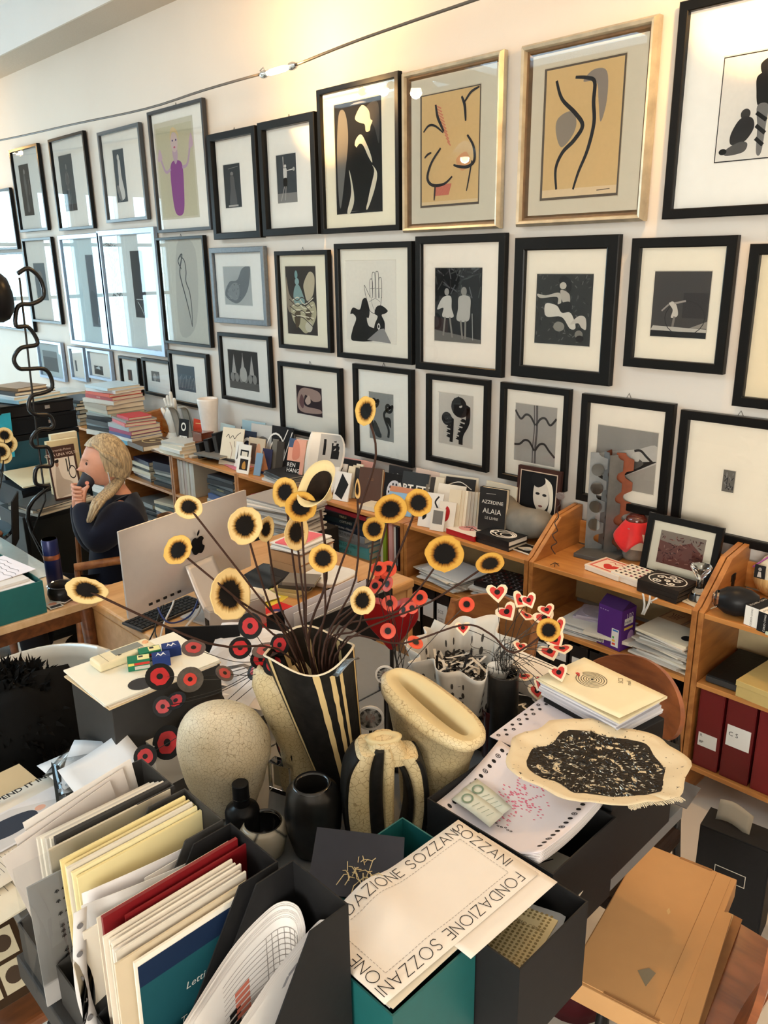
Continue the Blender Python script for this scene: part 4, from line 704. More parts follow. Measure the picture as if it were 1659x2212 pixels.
# ------------------------------------------------------------------ right bookcases: objects on top
M_STEEL=mat('raw_steel',S(120,122,122),.45,.7,var=.25,scale=20);M_RUST=mat('rust_steel',S(130,66,36),.6,.3,var=.3,scale=25);M_MIRR=mat('mirror',(.8,.84,.86),.05,1,var=.01)
p=on(1262,1216);bx,by=p.x+.0,p.y+.16
t=thing('steel_tower','tall folded steel strip sculpture with round cut-outs on a slate base','sculpture',(bx,by,ST),.1)
MB().box((0,0,.009),(.17,.24,.018)).build('base',mat('slate',S(74,74,72),.6),t,bevel=.002)
HT=PH(1262,975,(bx,by))-ST
def strip(x,y,ang,w,m,flip,nm):
    """one vertical strip with a scalloped edge of half-round cut-outs"""
    n=48;L=[];R=[]
    for k in range(n+1):
        z=.018+(HT-.02)*k/n;ph=(k/n*4.5) % 1;cut=math.sqrt(max(0,.06-(ph-.5)**2))*w*2.2*flip
        L.append((-w/2,z));R.append((w/2-cut,z))
    mb=MB();
    for yy in (-.0015,.0015):
        o0=len(mb.v);mb.add([(a[0],yy,a[1]) for a in L]+[(a[0],yy,a[1]) for a in R],[(k,k+1,n+2+k,n+1+k) if yy > 0 else (n+1+k,n+2+k,k+1,k) for k in range(n)])
    mb.build(nm,m,t,loc=(x,y,0),rot=(0,0,ang))
strip(-.045,-.02,.5,.07,M_STEEL,1,'strip');strip(-.01,.0,-.4,.06,M_STEEL,1,'strip');strip(.03,-.02,.9,.06,M_STEEL,.8,'strip');strip(.045,.03,.3,.07,M_RUST,.9,'strip');strip(-.03,.05,1.6,.07,M_RUST,.6,'strip')
for k in range(4):
    z=.1+(HT-.12)*(k+.35)/4;MB().lathe([(.0,-.002),(.026,-.002),(.026,.002),(0,.002)],20).build('mirror_disc',M_MIRR,t,loc=(-.04,-.035,z),rot=(PI/2,0,.2),smooth='auto')
# twisted wire with a spoon bowl hooked between the bookcases
p=PY(1208,1080,2.60);wz=[Vector((p.x+.01*math.sin(k*1.9)+.004*k*-.3,2.60+.006*math.cos(k*2.3),p.z-k*.0165)) for k in range(15)]
zb=wz[-1].z;tw=thing('twisted_wire','thin twisted wire figure with a small round glass bowl head beside the portrait','wire figure',(wz[0].x,wz[0].y,ST));off=Vector((wz[0].x,wz[0].y,ST))
MB().tube(smooth_pts([w-off for w in wz if w.z > ST+.004],3),.0022,6).build('wire',mat('wire_dark',(.05,.03,.025),.5,.5),tw)
for k in range(5): MB().tube([(wz[-1].x-off.x,0,.012),(wz[-1].x-off.x+.02*math.cos(k*1.3),.02*math.sin(k*1.3),.002)],.0015,5).build('foot_wire',MATS['wire_dark'],tw)
MB().lathe([(0,-.006),(.012,-.005),(.017,0),(.016,.001),(0,-.003)],16).build('bowl',mat('smoke_glass',(.2,.16,.15),.1),tw,loc=(0,0,wz[0].z-ST+.015),rot=(PI/2+.2,0,.4),smooth=True)
# glass jar under a red cloth
p=on(1345,1216);jx,jy=p.x,p.y+.09;t=thing('glass_jar','glass jar of grey powder with a red-brown glass stopper','jar',(jx,jy,ST))
JT=PH(1345,1108,(jx,jy))-ST
MB().lathe([(.046,.0),(.05,.01),(.05,JT*.72),(.04,JT*.8)],24).build('body',mat('jar_powder',S(130,124,114),.25,var=.3,scale=30,coat=.8),t,smooth='auto')
MB().lathe([(.038,JT*.78),(.044,JT*.84),(.042,JT*.93),(.026,JT*.99),(0,JT)],24).build('stopper',mat('stopper_glass',S(90,40,32),.08,coat=.8),t,smooth=True)
MB().box((.018,-.05,JT*.45),(.05,.003,.07)).build('paper_label',paper((214,204,180)),t,rot=(0,0,.3))
def clothf(u,v):
    a=u*2*PI;fold=math.sin(a*5+.7);r=.043+v*(.034+.014*fold);z=JT*.86-v*(.028+.085*max(0,math.cos(a+1.7))**5+.05*max(0,math.cos(a+.3))**6+.05*max(0,math.cos(a-2.8))**6)-.012*v*v
    return Vector((r*math.cos(a),r*math.sin(a),z))
tag(MB().sheet(clothf,60,8,.0015).build('red_cloth',mat('red_cotton',S(206,24,26),.8,var=.12,sheen=.3),loc=(jx,jy,ST),smooth=True),'bright red cloth tied around the neck of the glass jar','cloth')
# leaning picture
def leanpic(label,TL,TR,BL,y,lean):
    a,b=PY(*TL,y),PY(*TR,y);w=abs(b.x-a.x)*1.03;z0=ST+.002;h=(a.z-z0)/math.cos(lean)
    t=thing('leaning_picture',label,'picture',((a.x+b.x)/2-.01,y-.09,z0),rot=(-lean,0,.0));m=MB();ring(m,-w/2,w/2,0,h,.026,.0,-.018);m.build('frame',M_BLACKF,t)
    mb=MB().box((0,-.004,h/2),(w-.05,.003,h-.05)).build('mat_board',paper((226,218,198)),t)
    pr=MB().box((.0,-.0062,h/2),(w*.60,.0012,h*.52)).build('print',ink((110,66,58)),t)
    prints(pr,[('poly',(134,120,108),[(0,1),(0,.7),(.4,.62),(.7,.8),(1,.5),(1,1)])]+speck(90,[(70,32,32),(150,110,96),(96,50,46),(58,34,34)],.003,(.01,.99),(.02,.9),.08),(-w*.3,-.0070,h*.24),(w*.6,0,0),(0,0,h*.52))
    MB().add([(-w/2+.024,-.011,.024),(w/2-.024,-.011,.024),(w/2-.024,-.011,h-.024),(-w/2+.024,-.011,h-.024)],[(0,1,2,3)]).build('glass',M_GLASS,t)
    MB().box((0,-.001,h/2),(w-.02,.002,h-.02)).build('backing',MATS['backing_board'],t)
leanpic('black framed picture with a rust-red landscape print, leaning on the bookcase',(1425,1102),(1582,1138),(1392,1235),2.86,.2)
# small boxes and notebooks
def deco_box(label,px,py,w,d,t,rz,side,topart,name='box',cat='box',dy=.05,z=0,lid=True):
    p=on(px,py);o=thing(name,label,cat,(p.x,p.y+dy,ST+.001+z),rz);b=MB().box((0,0,t*.3),(w,d,t*.6)).build('body',paper(side),o,bevel=.001)
    l=MB().box((0,0,t*.8),(w+.003,d+.003,t*.39)).build('lid',paper(side),o,bevel=.001)
    prints(l,topart,(-w/2,-d/2,t),(w,0,0),(0,d,0),'lid_print');return o
RD=(206,92,80)
deco_box('flat playing-card style box with a red heart and red border',1300,1246,.165,.13,.022,-.15,(232,222,206),[('rect',(226,190,170),.03,.03,.97,.97),('rect',RD,.08,.08,.92,.92),('rect',(234,210,190),.13,.14,.87,.86),('blob',(200,60,54),[(.5,.18),(.3,.42),(.34,.56),(.46,.54),(.5,.48),(.54,.54),(.66,.56),(.7,.42)]),('curve',(190,90,80),.004,[(.3,.7),(.4,.78),(.5,.68),(.6,.78),(.7,.7)])],dy=.075)
deco_box('white box patterned with small dark and pink cat-ear shapes',1355,1264,.145,.125,.03,-.15,(230,222,208),[('poly',[(40,34,36),(150,40,70),(90,40,60),(30,40,40)][(i*3+j)%4],[(.05+.16*i,.08+.19*j),(.05+.16*i,.18+.19*j),(.085+.16*i,.14+.19*j),(.12+.16*i,.18+.19*j),(.12+.16*i,.08+.19*j)]) for i in range(6) for j in range(5)],dy=.07)
swn=[('ring',(228,224,216),.5,.5,.44,.42,.94)]
for k,(x,y,r) in enumerate(((.3,.6,.12),(.7,.6,.13),(.35,.3,.12),(.68,.3,.1),(.5,.75,.12),(.5,.45,.08))): swn.append(('curve',(228,224,216),.006,[(x+r*(1-j/12)*math.cos(j*.8+k),y+r*(1-j/12)*math.sin(j*.8+k)) for j in range(12)]))
for i in range(3):
    p=on(1420,1292);book(['bottom black notebook under the white scroll one','middle black notebook of the scroll pile','black notebook with white scroll ornament, on top of its pile'][i],(p.x,p.y+.07,ST+.001+.0165*i),.165,.135,.016,(34,28,24),-.12+.03*i,None,'black notebooks on the right bookcase',top=swn if i==2 else None,name='notebook',cat='notebook',page=ink((70,58,46)))
p=on(1405,1292);rbx=PY(1388,1272,SF-.012)
for i,dx in enumerate((0,.018,.045)):
    MB_=MB().sheet(lambda u,v: Vector((-.004+.008*u+.012*math.sin(v*3+i),-.004*math.sin(v*4),.012-.085*v*(1 if i < 2 else .35))),2,10,.0006)
    tag(MB_.build('ribbon',mat('ribbon_white',(.7,.68,.64),.6),loc=(rbx.x+dx,SF-.006,ST),smooth=True),'white bookmark ribbon hanging over the board edge, %s from the left' % ordn(i),'ribbon','ribbons of the notebooks')
p=on(1495,1304);o=book('cream printed napkin lying under the glass hourglass',(p.x,p.y+.05,ST+.001),.16,.13,.002,(224,214,192),-.3,name='napkin',cat='napkin',soft=True,top=[('line',(120,110,100),.003,[(.1,.15),(.5,.12)]),('line',(120,110,100),.003,[(.1,.22),(.4,.2)])])
def glassmat(name,col=(1,1,1),rough=0.0):
    if name in MATS: return MATS[name]
    m,nt,pb=nmat(name);pb.inputs['Base Color'].default_value=(*col,1);pb.inputs['Transmission Weight'].default_value=1;pb.inputs['Roughness'].default_value=rough;MATS[name]=m;return m
M_CRYST=glassmat('crystal')
hx,hy=p.x+.0,p.y+.045;GT=PH(1497,1222,(hx,hy))-ST;t=thing('glass_goblet','clear solid glass goblet shaped like an hourglass','glass',(hx,hy,ST+.0035))
MB().lathe([(.0,0),(.034,0),(.036,.006),(.024,.028),(.012,.045)],28).build('foot',M_CRYST,t,smooth='auto')
MB().lathe([(.012,.045),(.0115,.09),(.012,GT-.05)],20).build('stem',M_CRYST,t,smooth='auto')
MB().lathe([(.012,GT-.05),(.030,GT-.018),(.038,GT-.004),(.036,GT),(.020,GT-.006),(0,GT-.03)],28,cap=False).build('bowl',M_CRYST,t,smooth='auto')
p=on(1520,1290);t=thing('black_tin','round black lacquer tin behind the glass goblet','tin',(p.x+.01,p.y+.09,ST));MB().lathe([(.055,0),(.056,.004),(.056,.06)],28).build('body',mat('lacquer_black',(.01,.01,.01),.25),t,smooth='auto');MB().lathe([(.058,.058),(.058,.082),(.054,.085),(0,.085)],28).build('lid',MATS['lacquer_black'],t,smooth='auto')
p=on(1575,1338);t=thing('black_egg_paperweight','black egg-shaped object with a faceted crystal end','paperweight',(p.x,p.y+.05,ST),.35)
MB().lathe([(0,-.075),(.03,-.068),(.046,-.04),(.053,0),(.047,.035),(.032,.058)],28,cap=True).build('shell',mat('egg_black',(.012,.012,.013),.35),t,loc=(0,0,.052),rot=(0,-PI/2,0),smooth='auto')
MB().lathe([(.031,.058),(.033,.064),(.022,.078),(0,.082)],10).build('crystal',M_CRYST,t,loc=(0,0,.052),rot=(0,-PI/2,0))
# straw flask
p=on(1612,1300);fx,fy=p.x+.04,p.y+.14;FT=PH(1618,1155,(fx,fy))-ST;t=thing('straw_flask','round wine flask half wrapped in straw with a violet ribbon','flask',(fx,fy,ST))
M_STRAW=wood('straw',S(176,136,80),S(222,190,130),.7,(30,30,2),0)
MB().lathe([(.038,0),(.06,.02),(.074,.05),(.074,.075)],30).build('straw_cover',M_STRAW,t,smooth='auto')
MB().lathe([(.073,.075),(.066,.10),(.045,.135),(.02,.155)],30,cap=False).build('gauze',mat('gauze',S(200,194,176),.8,var=.15,scale=60,bump=.5),t,smooth=True)
MB().lathe([(.018,.15),(.015,.16),(.014,FT-.045)],18,cap=False).build('neck',mat('flask_glass',S(70,36,30),.1,coat=.5),t,smooth='auto')
MB().lathe([(.016,FT-.05),(.017,FT-.02),(.016,FT-.002),(0,FT)],18).build('capsule',mat('capsule_gold',S(120,96,40),.35,.5),t,smooth='auto')
rib=mat('ribbon_violet',S(150,70,140),.5);MB().lathe([(.022,.150),(.024,.156),(.022,.162)],18,cap=False).build('ribbon',rib,t,smooth=True)
MB().sheet(lambda u,v: Vector((.01+.055*v,-.022-.05*math.sin(v*1.6),.155-.07*v+.008*u)),2,10,.0008).build('ribbon_tail',rib,t,smooth=True)
MB().sheet(lambda u,v: Vector((-.01-.05*v,-.022-.045*math.sin(v*1.6),.155-.05*v+.008*u)),2,10,.0008).build('ribbon_tail',rib,t,smooth=True)
tg=MB().box((-.03,-.074,.10),(.038,.002,.05)).build('paper_tag',paper((30,30,32)),t);prints(tg,[('ell',(150,146,140),.5,.7,.16,.14),('poly',(190,186,180),[(.3,.1),(.7,.1),(.62,.5),(.38,.5)])],(-.049,-.0755,.075),(.038,0,0),(0,0,.05))
for i,(px,py,cw,side,dx) in enumerate(((1612,1352,'white',(228,224,216),0),(1640,1366,'black',(22,22,24),.0))):
    p=on(px,py);o=thing('carton',['white carton with black side lettering, left of two','black and white lettered carton, right of two'][i],'box',(p.x+.02,p.y+.055,ST),-.2,'lettered cartons on the right bookcase')
    b=MB().box((0,0,.035),(.05,.10,.07)).build('body',paper((228,224,216) if i==0 else (26,26,28)),o,bevel=.001)
    tp=MB().box((0,0,.0705),(.05,.10,.001)).build('top',paper((26,26,28) if i==0 else (230,226,218)),o)
    text(tp,'10 CORSO COMO',.0115,(-.008,-.047,.071),(0,1,0),(-1,0,0),ink((220,216,208) if i==0 else (24,24,26)),'lettering')
    text(b,'CORSO COMO',.009,(.004,-.05,.004),(0,0,1),(-1,0,0),ink((40,40,42) if i==0 else (220,216,208)),'lettering')
p=on(1655,1378);o=book('pale green leaflet cut by the right edge',(p.x+.06,p.y+.08,ST+.001),.12,.14,.01,(190,200,176),-.2,name='leaflet',cat='leaflet')
# ------------------------------------------------------------------ what stands in the bookcases
def row(desc,x0,z,hmax,cols,y=None,gap=.0,dirx=1,group=None):
    """books upright, spines to the room"""
    x=x0
    for i,it in enumerate(cols):
        cw,rgb,t,h=it[:4];d=it[5] if len(it) > 5 else .2
        o=thing('book','%s book in %s, %s from left' % (cw,desc,ordn(i)),'book',(x+t/2,SF+.03+rb.uniform(0,.02),z),group=group or desc)
        c=.002;cv=MB().box((-t/2+c/2,d/2,h/2),(c,d,h)).box((t/2-c/2,d/2,h/2),(c,d,h)).box((0,c/2,h/2),(t-2*c,c,h)).build('cover',cloth_cover(rgb),o)
        MB().box((0,d/2+c,h/2),(t-2*c,d-.006,h-.006)).build('pages',M_PAGE,o)
        if len(it) > 4 and it[4]: text(cv,it[4],t*.55,(t*.22,0,h*.12),(0,0,1),(-1,0,0),ink((236,232,226)),'spine_title')
        x += t+.0006
    return x
def pile(desc,px,py,z,items,dy=.12,rz=0,kind='book',dx=0,**k):
    p=PZ(px,py,z);return stack(desc,(p.x+dx,SF+dy,z+.0006),items,rz,kind=kind,**k)
UC=lambda i: (JX[i]+JX[i+1])/2
# unit behind the seated person
for j,(uu,nm) in enumerate(((7,'shelf behind the seated head'),(8,'shelf left of the head'),(9,'shelf under the dark pile'))):
    stack('the right heap on the '+nm,(UC(uu)+.16,SF+.15,SM),[(c,r_,.26,.2,rb.uniform(.016,.032)) for c,r_ in GR(7)],.03)
    stack('the left heap on the '+nm,(UC(uu)-.15,SF+.15,SM),[(c,r_,.27,.21,rb.uniform(.014,.03)) for c,r_ in GR(6)],-.04)
    stack('the lower right heap, '+nm,(UC(uu)+.14,SF+.15,SB),[(c,r_,.28,.21,rb.uniform(.018,.034)) for c,r_ in GR(8)],.02)
    stack('the lower left heap, '+nm,(UC(uu)-.16,SF+.15,SB),[(c,r_,.26,.2,rb.uniform(.018,.034)) for c,r_ in GR(6)],.05)
# unit behind the computer (-4.64..-3.89)
row('the tier behind the computer',JX[7]+.03,SM,.24,[('white',(214,208,198),.03,.235),('white',(220,214,204),.028,.23),('red-lined white',(206,190,180),.03,.235),('cream',(214,206,190),.03,.23),('white',(222,216,206),.028,.225),('cream',(206,198,182),.03,.23)])
stack('the pile at the right of the tier behind the computer',(UC(6)+.18-.05,SF+.14,SM),[('white',(206,204,198),.28,.2,.03),('blue',(70,92,140),.28,.2,.034),('black',(26,26,28),.28,.2,.03),('black',(32,30,30),.28,.2,.026,'MODERNE',(190,180,120)),('grey',(90,90,90),.27,.2,.02),('charcoal',(46,46,48),.27,.2,.028),('dark grey',(60,60,62),.27,.2,.02)])
stack('the lower pile behind the computer',(UC(6),SF+.14,SB),[(c,r_,.28,.2,rb.uniform(.02,.034)) for c,r_ in GR(9)])
# unit 508-690
stack('the pile under the leaning cards, at the left',(UC(5)-.13,SF+.14,SM),[('black',(30,30,32),.3,.21,.034),('charcoal',(50,50,52),.3,.21,.034,'REI KAWAKUBO',(190,190,186)),('silver',(150,150,148),.3,.21,.026),('white',(214,208,202),.29,.21,.034,'Dualita',(150,146,140)),('crimson',(176,40,66),.26,.19,.018)])
row('the tier under the leaning cards, right part',UC(5)+.05,SM,.24,[('black',(24,24,26),.03,.24,'LUXE'),('white',(216,210,202),.024,.22),('grey',(130,128,124),.03,.23),('black',(28,28,30),.034,.24),('rust',(150,70,50),.028,.22)])
stack('the lower pile under the leaning cards',(UC(5),SF+.14,SB),[(c,r_,.3,.21,rb.uniform(.02,.034)) for c,r_ in GR(8)])
# unit 690-870 with costume volumes
stack('the costume volumes',(UC(4)-.11,SF+.13,SM),[('turquoise',(104,188,196),.36,.2,.032,'COSTUMES II',(40,80,90)),('turquoise',(104,190,198),.34,.2,.032,'ITALIAN COSTUMES I',(40,80,90)),('silver',(140,146,152),.33,.2,.02),('silver',(150,154,158),.33,.2,.034,'HUBERT MURRAY',(60,62,66)),('navy',(34,44,60),.33,.2,.034,'costume chinois',(232,230,224)),('dark teal',(30,44,50),.33,.2,.028,'COSTUMES',(190,190,180)),('black',(28,26,26),.33,.2,.026,'TIRELLI',(200,190,150))])
stack('the top of the costume volumes',(UC(4)-.11,SF+.13,SM+.2077),[('crimson',(150,34,40),.33,.2,.022)],jit=.004,jr=.02)
row('the tier right of the costume volumes',UC(4)+.145,SM,.24,[('floral cream',(220,206,186),.026,.2),('green',(130,150,40),.022,.23),('dark red',(140,36,40),.02,.235),('pink and black',(206,150,140),.026,.24,'101'),('white',(220,214,206),.02,.22),('black',(34,30,32),.018,.225,'FASHION!'),('red',(196,30,44),.026,.235)])
stack('the lower pile below the costume volumes',(UC(4)-.08,SF+.13,SB),[(c,r_,.3,.2,rb.uniform(.02,.034)) for c,r_ in GR(7)])
row('the lower tier below the costume volumes',UC(4)+.1,SB,.3,[('brown',(90,66,50),.03,.28),('dark brown',(60,44,36),.034,.29),('black',(26,26,28),.03,.28),('tan',(150,120,84),.03,.27)])
# --- middle tier of the unit before the heart flowers (-2.51..-1.79)
def heap(desc,x,y,z,n,w,d,cols,rz=0,t=.004,sp=.03,name='paper_sheet',cat='paper',jr=.15):
    """loose sheets and folders in an uneven pile, each its own thing"""
    for i in range(n):
        c=cols[i % len(cols)];tt=t*rb.uniform(.6,1.5)
        o=MB().box((0,0,tt/2),(w*rb.uniform(.92,1.02),d*rb.uniform(.92,1.02),tt)).build(name,paper(c),loc=(x+rb.uniform(-sp,sp),y+rb.uniform(-sp,sp)*.6,z),rot=(0,0,rz+rb.uniform(-jr,jr)))
        pos='lowest' if i==0 else 'topmost' if i==n-1 else ordn(i)+' up'
        tag(o,'sheet or folder, %s in %s' % (pos,desc),cat,desc);z += tt+.0004
    return z
PW=[(226,222,214),(206,202,196),(230,226,220),(190,188,184),(222,216,204)]
p=PZ(945,1262,SM);z=heap('the white paper heap before the patterned card',p.x+.02,SF+.13,SM+.0006,13,.27,.2,PW,-.1)
upright('blue and white card patterned with ovals, leaning in the tier',(883,1192),(915,1245),2.72,.004,(214,214,220),[('ring',(50,52,96),.15+.23*(i%4),.12+.18*(i//4),.09,.07,.6) for i in range(20)],.3,.2,z0=z+.001)
p=PZ(1065,1300,SM);z=heap('the paper heap under the black lace book',p.x+.03,SF+.13,SM+.0006,14,.24,.2,PW,.1)
lace=[]
for k in range(9):
    for j in range(6): lace.append(('curve',(150,140,140) if (k+j)%3 else (140,70,70),.003,[(.05+.1*k,.08+.15*j),(.1+.1*k,.14+.15*j),(.06+.1*k,.2+.15*j),(.12+.1*k,.16+.15*j)]))
book('black book covered in lace scroll print on the paper heap',(p.x+.03,SF+.14,z),.25,.2,.02,(26,22,22),.1,top=lace)
def binder(label,x,z,w,h,rgb,tags=(),dep=.27,y=None,group=None,rz=0):
    o=thing('binder',label,'binder',(x,(SF+.02) if y is None else y,z),rz,group);T=.003;m=cloth_cover(rgb)
    MB().box((-w/2+T/2,dep/2,h/2),(T,dep,h)).box((w/2-T/2,dep/2,h/2),(T,dep,h)).box((0,T/2,h/2),(w-2*T,T,h)).build('cover',m,o,bevel=.001)
    MB().box((0,dep/2+T,h*.46),(w-.02,dep-.03,h*.9)).build('papers',paper((200,196,188)),o)
    for q in tags:
        lb=MB().box((0,-.0008,h*q[0]),(w*q[2],.0016,h*q[1])).build('spine_label',paper((222,220,214)),o)
        for s in q[3:]: text(lb,s[0],s[1],(-w*q[2]*.42,-.0016,h*q[0]+s[2]),(1,0,0),(0,0,1),ink((60,58,56)),'lettering')
    return o
for i,(px,lab) in enumerate(((882,'SCS'),(912,''),(938,'SCS'),(968,''),(1000,'SCS'),(1035,''),(1070,'ALPHA'))):
    x=PY(px,1300,SF).x
    binder('black box file under the white paper heaps, %s from the left' % ordn(i),UC(3)-.3+i*.088,SB,.08,.31,(18,18,20),[(.62,.42,.8,('SCS',.022,.02),('CONTROL',.008,-.01),('POLICIES',.008,-.022))] if lab else [(.7,.3,.8)],group='black box files in the bookcase')
# --- tiers of the unit with the bulb box (-1.79..-1.07)
p=PZ(1215,1390,SM);z=heap('the paper heap below the compact discs',p.x+.03,SF+.13,SM+.0006,10,.22,.2,PW,.1)
for i in range(2):
    o=thing('disc_case',['clear disc case lying on the paper heap, the lower of two','clear disc case with a silver disc, the upper of two'][i],'disc',(p.x+.0+.012*i,SF+.16,z+.0115*i),.2+.1*i,'disc cases');MB().box((0,0,.005),(.142,.125,.010)).build('case',mat('disc_case',S(190,178,190),.15,coat=.6),o,bevel=.001)
    if i: MB().lathe([(.01,.0105),(.058,.0105),(.058,.0115),(.01,.0115)],32,cap=False).build('disc',mat('disc_silver',S(206,196,206),.2,.4),o,smooth='auto')
o=book('cream folder with a black round sticker beside the discs',(p.x+.13,SF+.10,SM+.03),.2,.16,.014,(224,216,200),.15,name='folder',cat='folder',soft=True,top=[('ell',(26,26,28),.45,.5,.14,.14),('line',(120,110,100),.003,[(.7,.9),(.8,.8)])])
bx0=PY(1332,1390,SF).x-.045;t=thing('bulb_box','tall purple light bulb carton with label panels','carton',(bx0,SF+.07,SM),-.12)
PUR=(84,40,120);b=MB().box((0,0,.085),(.11,.09,.17)).build('body',paper(PUR),t,bevel=.002);MB().prism([(-.045,.17),(.045,.17),(.0,.20)],-.054,.054,'x').build('gable_top',paper((60,30,84)),t)
prints(b,[('rect',(226,222,216),.62,.08,.92,.52),('rect',(60,120,190),.66,.46,.88,.5),('rect',(226,70,50),.66,.12,.8,.17),('rect',(236,190,60),.66,.2,.78,.25),('rect',(90,170,80),.66,.28,.74,.33),('rect',(230,226,220),.04,.06,.32,.2)]+[('rect',(30,28,34),.06+.03*k,.07,.075+.03*k,.19) for k in range(8)]+[('line',(190,170,206),.003,[(.08+.1*k,.9),(.14+.1*k,.9)]) for k in range(4)],(-.055,-.045,0),(.11,0,0),(0,0,.17))
prints(b,[('rect',(230,226,220),.2,.62,.8,.78),('rect',(226,190,90),.2,.5,.8,.56),('ell',(190,150,200),.7,.25,.24,.2)],(.055,-.045,0),(0,.09,0),(0,0,.17))
text(b,'100',.03,(.0555,-.02,.132),(0,1,0),(0,0,1),ink((214,200,222)),'lettering');text(b,'PHILIPS',.012,(.0560,-.026,.113),(0,1,0),(0,0,1),ink((40,50,110)),'lettering')
p=PZ(1415,1440,SM);z=heap('the envelope heap right of the bulb carton',p.x+.012,SF+.11,SM+.0006,16,.215,.17,[(226,218,200),(206,200,190),(190,186,178),(222,216,206)],-.12,.0055)
o=book('cream envelope with a black round sticker on the envelope heap',(p.x+.012,SF+.09,z),.21,.15,.01,(226,216,192),-.1,name='envelope',cat='envelope',soft=True,top=[('ell',(26,26,28),.84,.42,.1,.15)])
for i in range(2): book(['brown ornamental postcard left behind the envelope','brown ornamental postcard right behind the envelope'][i],(p.x-.03+.105*i,SF+.22,z+.0012),.10,.13,.008,(150,110,76),-.1,name='postcard',cat='postcard',soft=True,top=[('rect',(196,160,120),.06,.06,.94,.94)]+[('curve',(110,70,50),.003,[(.2+.1*k,.3),(.3+.08*k,.5),(.2+.12*k,.7)]) for k in range(5)],group='brown postcards')
for i,lab in enumerate(('GC','SCS','','SCS','','','')):
    binder('black box file below the purple bulb carton, %s from the left' % ordn(i),JX[3]+.07+i*.09,SB,.08,.30,(16,16,18),[(.78,.16,.85,(lab,.02,-.006))] if lab else [(.7,.25,.7)],group='black box files below the bulb carton')
# --- right unit: black tray, gold box, red binders
p=PZ(1555,1460,SM);tx=UC(1)-.13
t=thing('black_folder_case','flat black leather case lying in the right bookcase','case',(tx,SF+.17,SM));MB().box((0,0,.016),(.36,.28,.03)).build('body',mat('leather_black',(.012,.011,.010),.5,bump=.2,scale=90),t,bevel=.004);MB().box((0,-.141,.016),(.36,.004,.02)).build('edge_strip',mat('case_grey',(.05,.05,.05),.5),t)
gx=PY(1660,1500,SF-.05).x
t=thing('gold_box','flat matt gold archive box sticking out over the binders','box',(gx+.06,SF+.06,SM+.033),-.1);MB().box((0,0,.022),(.30,.26,.04)).build('body',mat('gold_card',S(196,172,110),.45,.1),t,bevel=.001);MB().box((0,0,.052),(.305,.265,.02)).build('lid',MATS['gold_card'],t,bevel=.001)
for k in range(3): MB().lathe([(.004,-.002),(.007,0),(.004,.002)],10).build('ring_binding',mat('ring_black',(.02,.02,.02),.4),t,loc=(-.155,-.10,.014+.016*k),rot=(PI/2,0,0))
x0b=JX[2]+.075
binder('dark red binder with a torn handwritten sticker',x0b+.005,SB+.001,.09,.315,(104,18,22),[(.36,.17,.75,('R',.016,.012),('BP',.014,-.014))],.28,group='red binders')
binder('dark red binder labelled CS',x0b+.11,SB+.001,.10,.315,(98,16,20),[(.55,.26,.82,('C S',.024,.0))],.28,group='red binders')
binder('dark red binder at the right picture edge',x0b+.22,SB+.001,.10,.315,(110,20,24),[],.28,group='red binders')
# ------------------------------------------------------------------ the crowded grey table in the foreground
TZ=.75
M_TBL=mat('table_grey',S(108,110,112),.45,var=.04);M_LEGM=mat('table_leg',S(150,150,148),.35,.5)
TX0,TX1,TY0,TY1=-1.50,-.632,.355,1.56
t=thing('long_table','grey topped table crowded with boxes and ceramics','table',((TX0+TX1)/2,(TY0+TY1)/2,0))
MB().box((0,0,TZ-.0165),(TX1-TX0,TY1-TY0,.033)).build('table_top',M_TBL,t,bevel=.002)
for sx in (-1,1):
    for sy in (-1,1): MB().box((sx*((TX1-TX0)/2-.25),sy*((TY1-TY0)/2-.22),(TZ-.034)/2),(.045,.045,TZ-.034)).build('leg',M_LEGM,t,bevel=.002)
M_CARDB=mat('card_black',(.014,.014,.015),.55,var=.12,scale=80);M_CARDG=mat('card_charcoal',S(58,57,56),.55,var=.08);M_TEALB=mat('card_teal',S(22,92,92),.5,var=.08)
def open_box(label,x0,x1,y0,y1,z0,z1,m,name='open_box',T=.003,cat='box',flare=0):
    o=thing(name,label,cat,((x0+x1)/2,(y0+y1)/2,z0));w,d,h=x1-x0,y1-y0,z1-z0
    MB().box((0,0,T/2),(w,d,T)).build('bottom',m,o)
    for nm,c,s in (('wall_panel',(-w/2+T/2,0,h/2+T/2),(T,d,h-T)),('wall_panel',(w/2-T/2,0,h/2+T/2),(T,d,h-T)),('wall_panel',(0,-d/2+T/2,h/2+T/2),(w-2*T,T,h-T)),('wall_panel',(0,d/2-T/2,h/2+T/2),(w-2*T,T,h-T))):
        MB().box(c,s).build(nm,m,o)
    return o
KB,TB=.9457,.80                        # the magazine boxes stand on a flat portfolio
t=thing('portfolio_case','flat grey portfolio case under the magazine boxes','case',(-.965,.452,TZ));MB().box((0,0,.0245),(.57,.30,.049)).build('body',M_CARDG,t,bevel=.003);MB().box((0,-.151,.025),(.12,.004,.016)).build('handle',M_CARDB,t)
